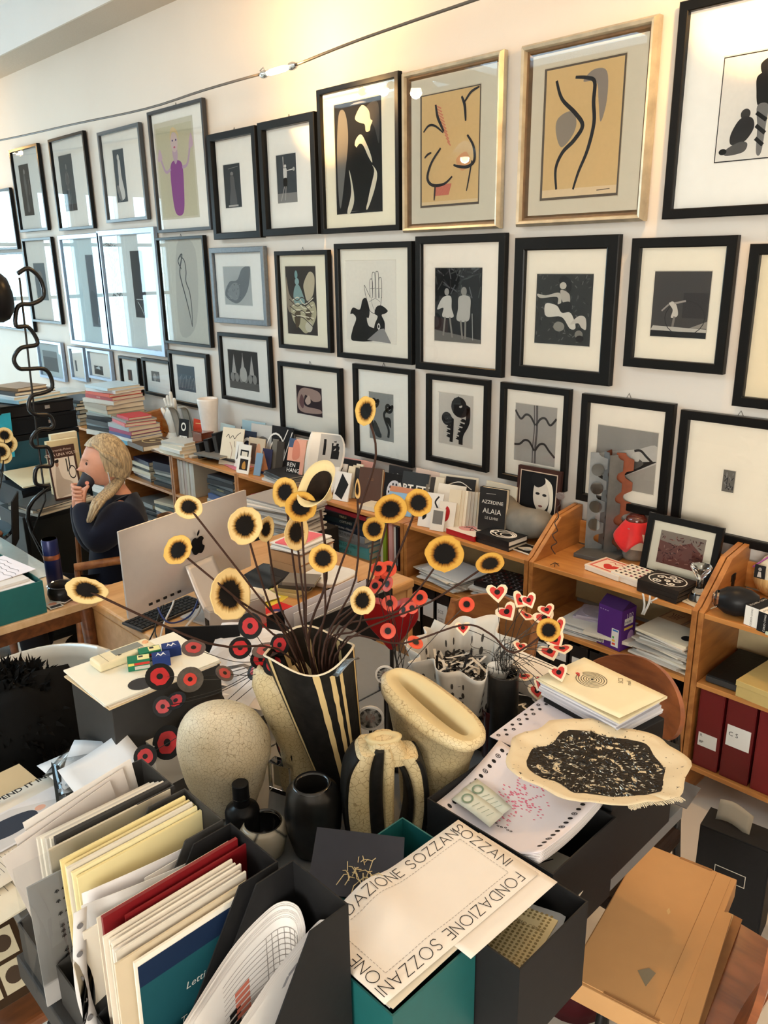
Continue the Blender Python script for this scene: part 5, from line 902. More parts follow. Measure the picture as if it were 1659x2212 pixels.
def mag_box(label,xa,xb,yb,m,dep=.25,zt=1.03,zf=.83,group='magazine boxes',fl=.07):
    """magazine file: tall back, sides sloping down to a low front (towards -y)"""
    xa,xb,yb,dep=xa*KB,xb*KB,yb*KB,dep*KB;w=xb-xa;o=thing('magazine_box',label,'magazine box',((xa+xb)/2,yb,TB),0,group);T=.0025;h=zt-TZ;hf=zf-TZ
    prof=[(0,0),(0,h),(-fl,h),(-fl-.10,hf+.03),(-dep,hf),(-dep,0)]
    for s in (-1,1): MB().prism(prof,s*(w/2)-s*T,s*(w/2),'x').build('side_panel',m,o,fix=True)
    MB().box((0,-T/2,h/2),(w-2*T,T,h)).build('back_panel',m,o);MB().box((0,-dep+T/2,hf/2),(w-2*T,T,hf)).build('front_panel',m,o);MB().box((0,-dep/2,T/2),(w-2*T,dep-2*T,T)).build('bottom',m,o)
    for z in (.03,.08): MB().lathe([(0,.0015),(.003,.001),(.0035,0)],8).build('rivet',M_CHROME,o,loc=(-w/2-.0001,-dep+.02,z),rot=(0,-PI/2,0))
    return o
mag_box('charcoal magazine box holding the beige letterhead envelope',-1.300,-1.178,.597,M_CARDG,.27)
mag_box('black magazine box stuffed with yellow folders',-1.158,-1.033,.607,M_CARDG,.27)
mag_box('black magazine box with the teal letting brochure',-1.018,-.884,.612,M_CARDB,.27)
mag_box('black magazine box with two curled documents',-.870,-.737,.632,M_CARDB,.25)
# upright sheets inside: face towards +x, width along y, height z
def slip(label,x,yc,w,h,rgb,t=.0018,tilt=0,yaw=0,art=None,txt=None,name='document',cat='document',z=None,lean=0,group=None,m=None):
    if z is None: x,yc,w,z=x*KB,yc*KB,w*KB,TB+.004
    o=MB().box((0,0,h/2),(t,w,h)).build(name,m or paper(rgb),loc=(x,yc,z),rot=(lean,tilt,yaw));tag(o,label,cat,group)
    if art: prints(o,art,(t/2,-w/2,0),(0,w,0),(0,0,h),'printed_matter')
    for s in (txt or []): text(o,s[0],s[1],(t/2,-w/2+s[2]*w,s[3]*h),(0,1,0),(0,0,1),ink(s[4]),'lettering',s[5] if len(s) > 5 else 'LEFT',.0008,0,s[6] if len(s) > 6 else 0)
    return o
BG=(206,194,172)
lines=lambda n,y0,y1,x0=.12,x1=.88,c=(120,116,110): [('line',c,.0012,[(x0,y0+(y1-y0)*k/max(1,n-1)),(x0+(x1-x0)*(.7+.3*((k*7)%5)/4),y0+(y1-y0)*k/max(1,n-1))]) for k in range(n)]
# box 1
slip('tall white sheet leaning at the back of the first magazine box',-1.285,.50,.21,.285,(222,216,210),yaw=.02,lean=.12,group='white sheets in the first box')
slip('second tall white sheet leaning in the first magazine box',-1.278,.49,.21,.275,(214,206,200),yaw=.03,lean=.16,group='white sheets in the first box')
slip('third white sheet bent outward in the first magazine box',-1.270,.47,.21,.265,(206,198,192),yaw=.05,lean=.2,group='white sheets in the first box')
for i in range(5): slip('thin file in the first magazine box, %s from its left side' % ordn(i),-1.255+.013*i,.475+.003*i,.215,.255+.006*i,[(214,208,196),(226,220,206),(196,190,180),(222,214,198),(60,58,56)][i],.008,.03,group='files in the first box')
slip('beige letterhead envelope in a clear sleeve',-1.190,.475,.225,.275,BG,.004,.04,art=[('rect',(60,56,52),.55,.80,.60,.815),('rect',(60,56,52),.55,.83,.60,.845),('rect',(60,56,52),.55,.86,.60,.875),('rect',(60,56,52),.55,.89,.60,.905)]+lines(2,.74,.76,.52,.82),txt=[('WIPO',.009,.53,.76,(50,46,42))],name='envelope',cat='envelope')
kor=[]
for k,(y,n) in enumerate(((.86,2),(.78,5),(.68,2),(.58,4),(.54,4),(.50,3),(.38,4),(.34,5),(.2,4),(.1,4))):
    for j in range(n): kor += [('line',(40,40,42),.0016,[(.2+.06*j,y),(.24+.06*j,y)]),('line',(40,40,42),.0016,[(.22+.06*j,y-.012),(.22+.06*j,y+.012)]),('ring',(40,40,42),.22+.06*j,y+.008,.016,.008,.6)]
slip('grey certificate with foreign characters, upright in a clear sleeve',-1.168,.415,.20,.24,(168,166,164),.003,.02,art=kor,txt=None)
# clear plastic sleeves
M_CLEAR=thin_glass('clear_sleeve',(.92,.93,.93),1.35,.03)
def sleeve(label,x,yc,w,h,yaw,bulge):
    o=MB().grid(lambda u,v: Vector((bulge*math.sin(PI*u)*math.sin(PI*v),(u-.5)*w,h*v)),8,8).build('clear_sleeve',M_CLEAR,loc=(x*KB,yc*KB,TB+.05),rot=(0,0,yaw),smooth=True);return tag(o,label,'plastic sleeve','clear sleeves')
sleeve('clear plastic sleeve bulging around the grey certificate',-1.160,.42,.23,.24,0,.012)
# box 2: yellow folders, curled white sheets
for i in range(6): slip('yellow folder in the second magazine box, %s from its left side' % ordn(i),-1.148+.008*i,.48+.004*(i%3),.23,.275-.006*(i%3),[(226,208,150),(232,218,168),(222,204,146),(214,206,190),(232,222,176),(226,212,160)][i],.005,.03,group='yellow folders')
def bent(label,x,y0,y1,h,rgb,curl,name='document',t=.0012,n=1,z=TB+.06,lean=0):
    x,y0,y1=x*KB,y0*KB,y1*KB
    def f(u,v): return Vector((x+curl*math.sin(PI*.5*u)*v*1.2+lean*v,y0+(y1-y0)*u,z+h*v-.06*curl*10*u*u*v*.15))
    return tag(MB().sheet(f,10,8,t).build(name,paper(rgb),smooth=True),label,'document')
bent('white curling sheet rising in the second magazine box',-1.092,.37,.60,.19,(226,222,222),.02,lean=.012)
bent('second white curling sheet bent over in the second magazine box',-1.078,.36,.59,.185,(216,212,210),.03,lean=.016)
slip('small white slip sticking up in the second magazine box',-1.062,.52,.12,.24,(232,228,222),.001,.06,.0)
slip('white card peeking out beside it in the second box',-1.052,.54,.10,.235,(236,232,226),.001,.08,.05)
slip('printed sheet with a thin line sketch in the second box',-1.040,.46,.23,.225,(222,214,200),.002,.05,art=[('rect',(190,184,174),.3,.2,.9,.85),('line',(30,28,28),.003,[(.35,.3),(.36,.5)]),('line',(30,28,28),.003,[(.6,.45),(.61,.7)])])
# punched sleeve strip at the front of box 2
def punched(label,x,y):
    o=thing('punched_sleeve',label,'plastic sleeve',(x*KB,y*KB,TB+.02));MB().grid(lambda u,v: Vector((.03*math.sin(PI*v)*(.3+u),-.04*u+.01,.23*v)),4,10).build('clear_leaf',M_CLEAR,o,smooth=True)
    st=MB().sheet(lambda u,v: Vector((.012+.016*math.sin(PI*v),-.012+.02*u-.02*math.sin(PI*v),.24*v)),2,12,.0008).build('punched_strip',paper((206,204,204)),o,smooth=True)
    for k in range(6): MB().lathe([(0,.0006),(.0045,.0005),(.005,0)],10).build('punch_hole',ink((110,108,110)),st,loc=(.0145+.016*math.sin(PI*(k+.5)/6),-.003-.02*math.sin(PI*(k+.5)/6),.24*(k+.5)/6),rot=(0,PI/2,0))
punched('clear punched sleeve strip arching out of the second magazine box',-1.05,.352)
# box 3
M_REDP=cloth_cover((120,20,26))
slip('cream board at the left of the third magazine box',-1.008,.475,.235,.262,(222,210,190),.003,.04)
slip('dark red plastic folder in the third magazine box',-.996,.48,.24,.272,(120,20,26),.006,.045,m=M_REDP,name='folder',cat='folder')
slip('second dark red folder edge beside it in the third box',-.984,.50,.22,.262,(108,18,24),.003,.045,m=M_REDP,name='folder',cat='folder')
for i in range(7): slip('cream sheet in the third magazine box, %s from the red folder' % ordn(i),-.974+.0065*i,.462+.004*(i%2),.225-.004*(i%3),.258-.005*(i%3),[(226,216,200),(232,226,214),(216,204,184),(230,220,204),(224,216,206),(234,228,216),(214,206,192)][i],.0035,.045,group='cream sheets in the third box')
slip('cream cardboard sleeve in front of the letting brochure stack',-.926,.455,.225,.25,(206,190,162),.003,.05)
slip('teal letting services brochure with a navy band',-.916,.468,.205,.243,(236,230,216),.004,.05,art=[('rect',(20,74,84),.02,.0,.95,.90),('rect',(16,36,66),.02,.80,.95,.96)],txt=[('Letting Services',.0175,.37,.56,(214,214,206),'LEFT',.25),('&',.011,.62,.47,(206,206,198),'LEFT',.25),('Terms',.0175,.30,.32,(214,214,206),'LEFT',.25)],name='brochure',cat='brochure')
# box 4: two documents curled over into loops
def loop_doc(label,xc,ybase,ytop,w_,rad,art,n=9,h=.235,tone=(230,226,222)):
    """thick pile of sheets standing on edge and rolled over: seen from above as a drop-shaped loop"""
    xc,ybase,ytop,rad=xc*KB,ybase*KB,ytop*KB,rad*KB;o=thing('curled_document',label,'document',(0,0,TB+.004))
    def loop(s):
        pts=[(xc-rad*.2,ybase),(xc-rad*.95,ybase+(ytop-ybase)*.5),(xc-rad,ytop-rad*.9),(xc-rad*.7,ytop-rad*.2),(xc,ytop),(xc+rad*.7,ytop-rad*.25),(xc+rad*.95,ytop-rad*1.0),(xc+rad*.75,ybase+(ytop-ybase)*.45),(xc+rad*.25,ybase+.01)]
        cx_,cy_=xc,(ytop+ybase)/2+.03
        return [((p[0]-cx_)*s+cx_,(p[1]-cy_)*(1-(1-s)*.45)+cy_) for p in pts]
    for k in range(n):
        L=smooth_pts([(a,b,0) for a,b in loop(1-.032*k)],5);hh=h-.002*k-.006*rb.random();mb=MB();K=len(L)
        tp=[hh*(.70+.30*min(1,(p.y-ybase)/(ytop-ybase)))*(1-.42*max(0,(i-K*.5)/(K*.5))) for i,p in enumerate(L)]
        vs=[Vector((p.x+.06*(p.x-xc),p.y,0)) for p in L]+[Vector((p.x,p.y,tp[i])) for i,p in enumerate(L)]
        in_=[Vector((xc+(p.x-xc)*.985,p.y-.0006*(1 if p.y>ytop-rad else 0),0)) for p in L]+[Vector((xc+(p.x-xc)*.985,p.y-.0008,tp[i])) for i,p in enumerate(L)]
        mb.add(vs+in_,[(i,i+1,K+i+1,K+i) for i in range(K-1)]+[(2*K+i+1,2*K+i,3*K+i,3*K+i+1) for i in range(K-1)]+[(K+i,K+i+1,3*K+i+1,3*K+i) for i in range(K-1)])
        sh=mb.build('sheet',paper(tone if k % 2 else (222,217,214)),o,smooth='auto')
        if k==n-1: last=(L,hh,sh)
    L,hh,sh=last;K=len(L)
    # print on the inner face of the innermost sheet (the far-left inside wall seen from above)
    art(sh,L,hh,xc)
    return o
def inner_print(sh,L,hh,xc,i0,i1,strokes,c,w=.0012):
    mb=MB();ln=[0]
    for i in range(i0,i1): ln.append(ln[-1]+(L[i+1]-L[i]).length)
    tot=ln[-1]
    def P(u,v):
        d=u*tot
        for j in range(len(ln)-1):
            if ln[j+1] >= d or j==len(ln)-2:
                t=(d-ln[j])/max(1e-9,ln[j+1]-ln[j]);q=L[i0+j].lerp(L[i0+j+1],t);break
        return Vector((xc+(q.x-xc)*.97,q.y-.0014,v*hh*(.70+.30*min(1,max(0,(q.y-.38)/.2)))))
    for s in strokes:
        pts=[P(*a) for a in s];
        for a,b in zip(pts[:-1],pts[1:]):
            d=(b-a);side=Vector((-d.y,d.x,0)) if abs(d.z) > 0 else Vector((0,0,1));
            up=Vector((0,0,1)) if math.hypot(d.x,d.y) > abs(d.z) else Vector((d.x+1e-6,.7,0)).normalized()
            up=up*w/2;mb.add([a-up,b-up,b+up,a+up],[(0,1,2,3)])
    mb.build('printed_matter',ink(c),sh)
def tbl_art(sh,L,hh,xc):
    st=[]
    for k in range(9): v=.93-.05*k;st.append([(.04+.92*j/14,v) for j in range(15)])
    for k in range(7): u=.55+.06*k;st.append([(u,.93),(u,.53)])
    for k in range(26): v=.50-.016*k;st.append([(.08+.8*j/12,v) for j in range(10+(k*5)%4)])
    inner_print(sh,L,hh,xc,3,26,st,(150,144,140))
    inner_print(sh,L,hh,xc,3,10,[[(.3,.7-.06*k),(.6,.7-.06*k)] for k in range(5)],(206,120,100),.008)
    inner_print(sh,L,hh,xc,3,8,[[(.2,.55-.07*k),(.5,.55-.07*k)] for k in range(4)],(30,28,28),.009)
def arc_art(sh,L,hh,xc):
    st=[]
    for k in range(5):
        for j in range(3): u0=.2+.25*j+.1*(k%2);v0=.9-.13*k;st.append([(u0,v0-.05),(u0+.05,v0),(u0+.12,v0+.015),(u0+.18,v0-.01),(u0+.2,v0-.05)])
    inner_print(sh,L,hh,xc,3,34,st,(150,148,150),.006)
    st=[]
    for j in range(6): u0=.15+.12*j;st += [[(u0,.52),(u0,.40)],[(u0,.52),(u0+.06,.52),(u0+.08,.46),(u0+.06,.40)]]
    inner_print(sh,L,hh,xc,4,34,st,(60,58,60),.0016)
loop_doc('thick stapled document curled over, with printed tables inside',-.826,.395,.605,0,.040,tbl_art,10)
loop_doc('document curled beside it, with grey arc pattern inside',-.762,.43,.620,0,.022,arc_art,8)
# ------------------------------------------------------------------ teal box, black boxes and the lettered sheets
open_box('teal cardboard box under the lettered sheets',-.785,-.618,.605,.79,TZ,.93,M_TEALB)
open_box('black cardboard box holding patterned cards, at the table edge',-.77,-.537,.795,.985,TZ,.93,M_CARDB)
open_box('open black box with the stack of bordered flyers',-.905,-.61,.99,1.20,TZ,.935,M_CARDB)
t=thing('black_file_box','closed black box under the beaded canvas','box',(-.765,1.352,TZ));MB().box((0,0,.09),(.27,.27,.18)).build('body',M_CARDB,t,bevel=.002);MB().box((0,0,.187),(.276,.276,.02)).build('lid',M_CARDB,t,bevel=.002)
# sheets with the foundation's name round the border: stroke letters
GL={'S': [[(.62,.86),(.45,1),(.2,.98),(.08,.82),(.15,.62),(.42,.5),(.62,.36),(.62,.15),(.42,0),(.18,.02),(.05,.16)]],'O': [[(.5+.5*math.cos(k*PI/10),.5+.5*math.sin(k*PI/10)) for k in range(21)]],'Z': [[(0,1),(.66,1),(0,0),(.7,0)]],'A': [[(0,0),(.42,1),(.84,0)],[(.16,.34),(.68,.34)]],'N': [[(0,0),(0,1),(.7,0),(.7,1)]],'I': [[(0,0),(0,1)]],'F': [[(.5,1),(0,1),(0,0)],[(0,.54),(.42,.54)]],'D': [[(0,0),(0,1),(.3,1),(.6,.88),(.76,.5),(.6,.12),(.3,0),(0,0)]],'E': [[(.52,1),(0,1),(0,0),(.54,0)],[(0,.52),(.46,.52)]],' ': []}
GW={'S':.68,'O':1,'Z':.7,'A':.84,'N':.7,'I':.04,'F':.52,'D':.76,'E':.55,' ':.3}
def stroke_text(s,x,y,hgt,ang,stretch=1.0,track=.26,limit=None):
    """list of line items (metres); returns items in sheet coordinates"""
    out=[];ca,sa=math.cos(ang),math.sin(ang);cur=0
    for ch in s:
        for pl in GL[ch]:
            out.append([(x+ca*(cur+p[0]*hgt*stretch)-sa*p[1]*hgt,y+sa*(cur+p[0]*hgt*stretch)+ca*p[1]*hgt) for p in pl])
        cur += (GW[ch]+track)*hgt*stretch
    return out,cur
SH=.0205
def letter_sheet(label,cx,cy,z,w,h,rz,full=True,bendz=None):
    """paper w (x) by h (y) with running border lettering"""
    bz=bendz or (lambda u,v: 0)
    o=MB().sheet(lambda u,v: Vector(((u-.5)*w,(v-.5)*h,bz(u,v))),10,18,.0008).build('lettered_sheet',paper((226,216,204)),loc=(cx,cy,z),rot=(0,0,rz),smooth=True);tag(o,label,'printed sheet')
    strokes=[];m=.008
    S1='FONDAZIONE SOZZANI '
    # letters run round the edge, reading with their feet towards the outside or inside as in the photo
    strokes += stroke_text('SOZZANI',-w/2+.008,h/2-SH-m,SH,0)[0] if full else stroke_text('ONE S',-w/2+.05,h/2-SH-m,SH,0)[0]
    if full:
        strokes += [[(x,y) for x,y in pl] for pl in stroke_text('FONDAZIONE SOZZANI',w/2-m-SH,h/2-m-SH*.9,SH,-PI/2)[0]]
        strokes += stroke_text('ONE',w/2-m-SH*1.3,-h/2+m+SH,SH,PI)[0]
        strokes += stroke_text('FONDAZIONE SOZZANI',-w/2+m+SH,-h/2+m,SH,PI/2)[0]
    mb=MB();wd_=.0014
    def T(p): u,v=p[0]/w+.5,p[1]/h+.5;return Vector((p[0],p[1],bz(u,v)+.0009))
    lim=lambda p: abs(p[0]) < w/2-.001 and abs(p[1]) < h/2-.001
    def seg(a,b,ww):
        a,b=Vector((*a,0)),Vector((*b,0));d=b-a
        if d.length < 1e-6: return
        n=Vector((-d.y,d.x,0)).normalized()*ww/2;e=d.normalized()*ww/2*.6
        q=[a-n-e,b-n+e,b+n+e,a+n-e]
        if all(lim(p) for p in q): mb.add([T(p) for p in q],[(0,1,2,3)])
    for pl in strokes:
        for a,b in zip(pl[:-1],pl[1:]): seg(a,b,wd_)
    iw,ih=w/2-SH-2.0*m,h/2-SH-2.0*m;mb.mi=1
    if full:
        for sx,sy,L,ax in ((-iw,ih,2*iw,0),(-iw,-ih,2*iw,0),(-iw,-ih,2*ih,1),(iw,-ih,2*ih,1)):
            k=0
            while k < L:
                a=(sx+k,sy) if ax==0 else (sx,sy+k);b_=(a[0]+.004,a[1]) if ax==0 else (a[0],a[1]+.004);seg(a,b_,.0007);k += .007
    mb.build('lettering',[ink((30,28,28)),ink((120,112,104))],o)
    return o
letter_sheet('cream lettered sheet sticking out to the right underneath the others',-.682,.868,.9375,.172,.225,-.02,False)
heap('the plain sheets under the lettered sheet',-.70,.70,.9312,3,.15,.18,[(230,224,214),(226,220,200),(222,214,196)],.02,.0012,.004,jr=.02)
letter_sheet('upper white sheet bordered with large thin FONDAZIONE SOZZANI lettering',-.722,.789,.9405,.184,.365,-.02,True,lambda u,v: .012*math.exp(-((v-.35)/.1)**2)*(1-u)*1.2+.006*(1-u)*v)
# cards in the right black box
dots=[('ell',(110,96,60),.06+.088*i,.05+.047*j,.026,.017) for i in range(11) for j in range(20) if not (j in (15,16) and 1 < i < 9)]
def flat_card(label,cx,cy,z,w,d,rgb,rot,art,name='printed_card',cat='card',txt=None):
    o=MB().box((0,0,.001),(w,d,.002)).build(name,paper(rgb),loc=(cx,cy,z),rot=rot);tag(o,label,cat)
    if art: prints(o,art,(-w/2,-d/2,.002),(w,0,0),(0,d,0),'printed_matter')
    for s in (txt or []): text(o,s[0],s[1],(-w/2+s[2]*w,-d/2+s[3]*d,.0024),(1,0,0),(0,1,0),ink(s[4]),'lettering')
    return o
flat_card('tan card printed with rows of small grey ovals, in the black box',-.607,.868,.885,.105,.135,(206,192,150),(.16,-.10,.12),dots,txt=[('10 CORSO COMO',.009,.2,.745,(96,84,56))])
flat_card('white letter lying beside the oval card in the black box',-.62,.925,.865,.12,.09,(222,224,226),(.1,-.05,.3),lines(6,.3,.8))
for i in range(3):
    o=MB().tube([(-.04,0,0),(.05,0,0)],.008,10).build('paper_roll',paper((222,218,208)),loc=(-.63+.012*i,.855-.006*i,.86+.002*i),rot=(0,.05,1.0+.12*i));tag(o,'rolled white paper tube in the black box, %s from the oval card' % ordn(i),'paper roll','paper rolls in the black box')
heap('the papers at the bottom of the black table-edge box',-.655,.89,TZ+.004,7,.185,.14,[(200,196,186),(214,208,196)],0,.013,.004,jr=.03)
o=MB().box((0,0,.0005),(.012,.004,.001)).build('green_staple',ink((40,150,90)),loc=(-.66,.7943,.84),rot=(PI/2,0,.1));tag(o,'tiny bright green strip stuck on the black box','sticker')
# dark blue folder and dried grass behind the sheets
p=PZ(800,1860,1.0);tag(MB().box((0,0,.0015),(.16,.13,.003)).build('dark_folder',mat('folder_navy',S(44,48,58),.6),loc=PZ(772,1868,.945),rot=(.22,.12,.75)),'dark navy folder corner pointing up behind the lettered sheet','folder')
dg=MB();rg=random.Random(4)
for k in range(26):
    a=rg.uniform(0,2*PI);l=rg.uniform(.02,.05);c0=Vector((-.845,.75,.94));q=c0+Vector((rg.uniform(-.02,.02),rg.uniform(-.02,.02),0));dg.tube([q,q+Vector((l*.5*math.cos(a),l*.5*math.sin(a),.012)),q+Vector((l*math.cos(a),l*math.sin(a),.004))],.0008,4)
o=dg.build('dried_grass',mat('straw_pale',S(206,186,140),.7));o['kind']='stuff';tag(o,'small tuft of pale dried fibres by the navy folder','dried grass')
open_box('low teal tray under the navy folder',-.905,-.79,.70,.92,TZ,.93,M_TEALB)
# bordered flyers: a curved stack rising out of the open black box
def flyf(off):
    def f(u,v):        # v: 0 low front end .. 1 raised back end ; u: across x
        y=.998+.215*v;z=.905+off+.05*v**2-.035*math.sin(PI*u)*(.4+.6*(1-v))+.035*u*u*(1-v)*1.2
        return Vector((-.90+.255*u,y,z))
    return f
for i in range(8):
    f=flyf(.0034*i-.0136);o=MB().sheet(f,14,14,.0014).build('flyer',paper((226,218,222) if i==7 else [(214,206,206),(222,216,214)][i%2]),smooth=True)
    tag(o,'white bordered flyer, %s in the curved stack in the black box' % ('topmost' if i==7 else ordn(i)+' from below'),'flyer','bordered flyers')
ff=flyf(.0102)
def on_sheet(mb,u,v,r1,r0=0,K=12,lift=.0008,sq=.75):
    c=[ff(u+r1*math.cos(2*PI*k/K),v+r1*sq*math.sin(2*PI*k/K))+Vector((0,0,lift)) for k in range(K)]
    if r0:
        ci_=[ff(u+r0*math.cos(2*PI*k/K),v+r0*sq*math.sin(2*PI*k/K))+Vector((0,0,lift)) for k in range(K)];mb.add(c+ci_,[(k,(k+1)%K,K+(k+1)%K,K+k) for k in range(K)])
    else: mb.add(c,[tuple(range(K))])
mb=MB();cnt=0
for a,b_,n in (((.08,.08),(.08,.93),13),((.08,.93),(.92,.93),13),((.92,.93),(.92,.08),13)):
    for k in range(n):
        u=a[0]+(b_[0]-a[0])*k/n;v=a[1]+(b_[1]-a[1])*k/n
        if cnt % 3==0: on_sheet(mb,u,v,.025,.017);on_sheet(mb,u,v,.009)
        else: on_sheet(mb,u,v,.021)
        cnt += 1
for k in range(7): on_sheet(mb,.40+.03*k,.30+.01*math.sin(k*2),.012,.006)
mb.mi=1;rg=random.Random(5)
for k in range(150):
    a=rg.gauss(.45,.1);b_=rg.gauss(.62,.12)
    if .2 < a < .8 and .3 < b_ < .9: on_sheet(mb,a,b_,.012,0,6,.0007,.5)
mb.build('printed_border',[ink((34,32,34)),ink((222,120,144))],o)
for i,dy in enumerate((0,.012)):
    q=ff(.30,.42+.0*i);tag(MB().sheet(lambda u,v: Vector(((u-.5)*.10,(v-.5)*.042,.003+.004*math.sin(PI*u))),8,3,.0006).build('banknote_ticket',paper((212,216,204)),loc=(q.x-.01,q.y-.03*i,q.z+.012-.004*i),rot=(.15,.1,-.12+.1*i),smooth=True),['pale green printed ticket on the flyers, the upper one','pale green printed ticket on the flyers, the lower one'][i],'ticket','pale tickets')
    tk=bpy.data.objects['banknote_ticket' if i==0 else 'banknote_ticket.001'];prints(tk,[('ring',(120,140,120),.25,.5,.12,.3,.7)]+[('line',(130,148,130),.001,[(.45+.12*k,.3),(.5+.12*k,.7)]) for k in range(4)],(-.05,-.021,.0075),(.1,0,0),(0,.042,0),'printed_matter')
o=flat_card('plain cream sheet lying below the flyers in the black box',-.69,1.09,.83,.16,.12,(228,220,204),(0,0,.15),[('ell',(120,40,50),.2,.2,.03,.03),('line',(40,38,38),.003,[(.4,.6),(.5,.8)])])
# beaded canvas
def canvf(u,v):
    a=2*PI*u;rx,ry=.150+.012*math.sin(3*a+1)+.006*math.sin(9*a),.175+.012*math.sin(2*a)+.008*math.sin(7*a+2);r=v
    x=rx*r*math.cos(a);y=ry*r*math.sin(a);z=.030*max(0,r-.72)**.8*(1.2+.6*math.sin(2*a+.6)) - .012*max(0,.8-r)+.004*noise.noise(Vector((x*40,y*40,0)))
    return Vector((x*1.02+.30*y,y*.90-.28*x*.7,z))
CX0=PZ(1288,1650,.972)
def canvas_mat():
    m,nt,p=nmat('beaded_canvas');p.inputs['Roughness'].default_value=.8
    tc=nt.nodes.new('ShaderNodeTexCoord');n=nt.nodes.new('ShaderNodeTexNoise');n.inputs['Scale'].default_value=120;n.inputs['Detail'].default_value=3
    cr=nt.nodes.new('ShaderNodeValToRGB');cr.color_ramp.elements[0].position=.29;cr.color_ramp.elements[1].position=.33;cr.color_ramp.elements[0].color=(.02,.015,.01,1);cr.color_ramp.elements[1].color=(*S(214,198,166),1)
    nt.links.new(tc.outputs['Object'],n.inputs['Vector']);nt.links.new(n.outputs['Fac'],cr.inputs[0]);nt.links.new(cr.outputs[0],p.inputs['Base Color']);return m
t=thing('beaded_canvas','frayed cream canvas with raised black and silver bead embroidery','textile',CX0)
MB().sheet(lambda u,v: canvf(u,.02+.98*v),72,14,.0015).build('cloth',canvas_mat(),t,smooth=True)
pt=MB().grid(lambda u,v: canvf(u,.01+(.74+.03*math.sin(5*2*PI*u))*v)+Vector((0,0,.0018)),60,8).build('dark_ground',mat('canvas_soot',S(44,38,32),.7,var=.5,scale=60,bump=.8),t,smooth=True)
bd=MB();rg=random.Random(9);bd2=MB()
for k in range(1500):
    u,v=rg.random(),math.sqrt(rg.random())*.74;p=canvf(u,v)+Vector((0,0,.0026));a=2*PI*rg.random() if k % 3 else math.atan2(p.y,p.x);L=.0035+.0025*rg.random();w=.0011
    d=Vector((math.cos(a),math.sin(a),0))*L;n=Vector((-d.y,d.x,0)).normalized()*w;(bd if k % 5 else bd2).add([p-d,p-n,p+d,p+n,p+Vector((0,0,.0014))],[(0,1,4),(1,2,4),(2,3,4),(3,0,4)])
o=bd2.build('silver_beads',mat('bead_silver',S(206,196,176),.2,.7),t);o['kind']='stuff';o=bd.build('black_beads',mat('bead_black',(.03,.025,.02),.15,.4),t);o['kind']='stuff'
fr=MB()
for k in range(50):
    u=.93+.10*k/50;p=canvf(u%1,1);q=canvf(u%1,1.04+.05*rg.random());fr.tube([p,q+Vector((0,0,-.004))],.0006,4)
o=fr.build('fringe',paper((224,212,184)),t);o['kind']='stuff'
# transparent folder with a bordered page under the canvas
q=PZ(1110,1590,.90);flat_card('bordered page in a clear folder, left of the canvas',-.84,1.36,.948,.21,.25,(214,208,216),(0,0,.06),[('ring',(40,38,40),.06+.06*(k%2),.06+.055*k,.022,.018,.5) if k % 3==0 else ('ell',(40,38,40),.06+.06*(k%2),.06+.055*k,.02,.016) for k in range(14)])
tag(MB().box((0,0,.001),(.16,.08,.002)).build('clear_folder',mat('clear_folder',S(66,66,70),.15,coat=.6),loc=(-.68,1.53,.80),rot=(.1,0,.06)),'dark clear plastic folder sticking out right of the canvas','folder')
# cream envelopes with a spiral drawing on a black box file
E4=[PZ(x,y,1.0) for x,y in ((1160,1470),(1260,1415),(1440,1510),(1340,1565))];ec=sum(E4,Vector())/4;ex=(E4[3]-E4[0]);ey=(E4[1]-E4[0]);ea=math.atan2(ex.y,ex.x);EW=ex.length;ED=ey.length*.92
t=thing('box_file','black box file carrying the cream envelopes','box file',(ec.x+.015,ec.y-.01,TZ),ea);MB().box((0,0,.105),(EW*.96,ED*.86,.21)).build('body',M_CARDB,t,bevel=.002);lb=MB().box((EW*.36,-ED*.43-.0006,.155),(.032,.0012,.04)).build('label_sticker',paper((222,220,210)),t);text(lb,'010',.012,(EW*.36-.012,-ED*.43-.0012,.15),(1,0,0),(0,0,1),ink((110,108,100)),'lettering')
z=heap('the white paper block under the spiral envelope',ec.x,ec.y,TZ+.2105,7,EW*.97,ED*.95,[(206,204,210),(222,220,224),(190,190,198)],ea,.005,.004,jr=.03)
sp=[('curve',(60,54,48),.0016,[(.36+(.02+.15*k/60)*math.cos(k*.62),.56+(.02+.20*k/60)*math.sin(k*.62)) for k in range(61)]),('ell',(34,32,32),.36,.56,.012,.016)]
t=thing('envelope','large cream envelope with a drawn black spiral','envelope',(ec.x,ec.y,z),ea)
e1=MB().box((0,0,.003),(EW,ED,.005)).build('back_sheet',paper((222,210,176)),t);e2=MB().sheet(lambda u,v: Vector(((u-.5)*EW*.985,(v-.5)*ED*.985,.0068+.008*u*u*(1-v))),8,8,.0008).build('front_sheet',paper((232,220,186)),t,smooth=True)
prints(e2,sp,(-EW*.49,-ED*.49,.0076),(EW*.98,0,0),(0,ED*.98,0));text(e2,'SCS',.016,(EW*.10,ED*.30,.0072),(-.6,.8,0),(-.8,-.6,0),ink((120,104,80)),'lettering');text(e2,'mail',.013,(EW*.17,ED*.34,.0072),(-.6,.8,0),(-.8,-.6,0),ink((130,116,90)),'lettering')
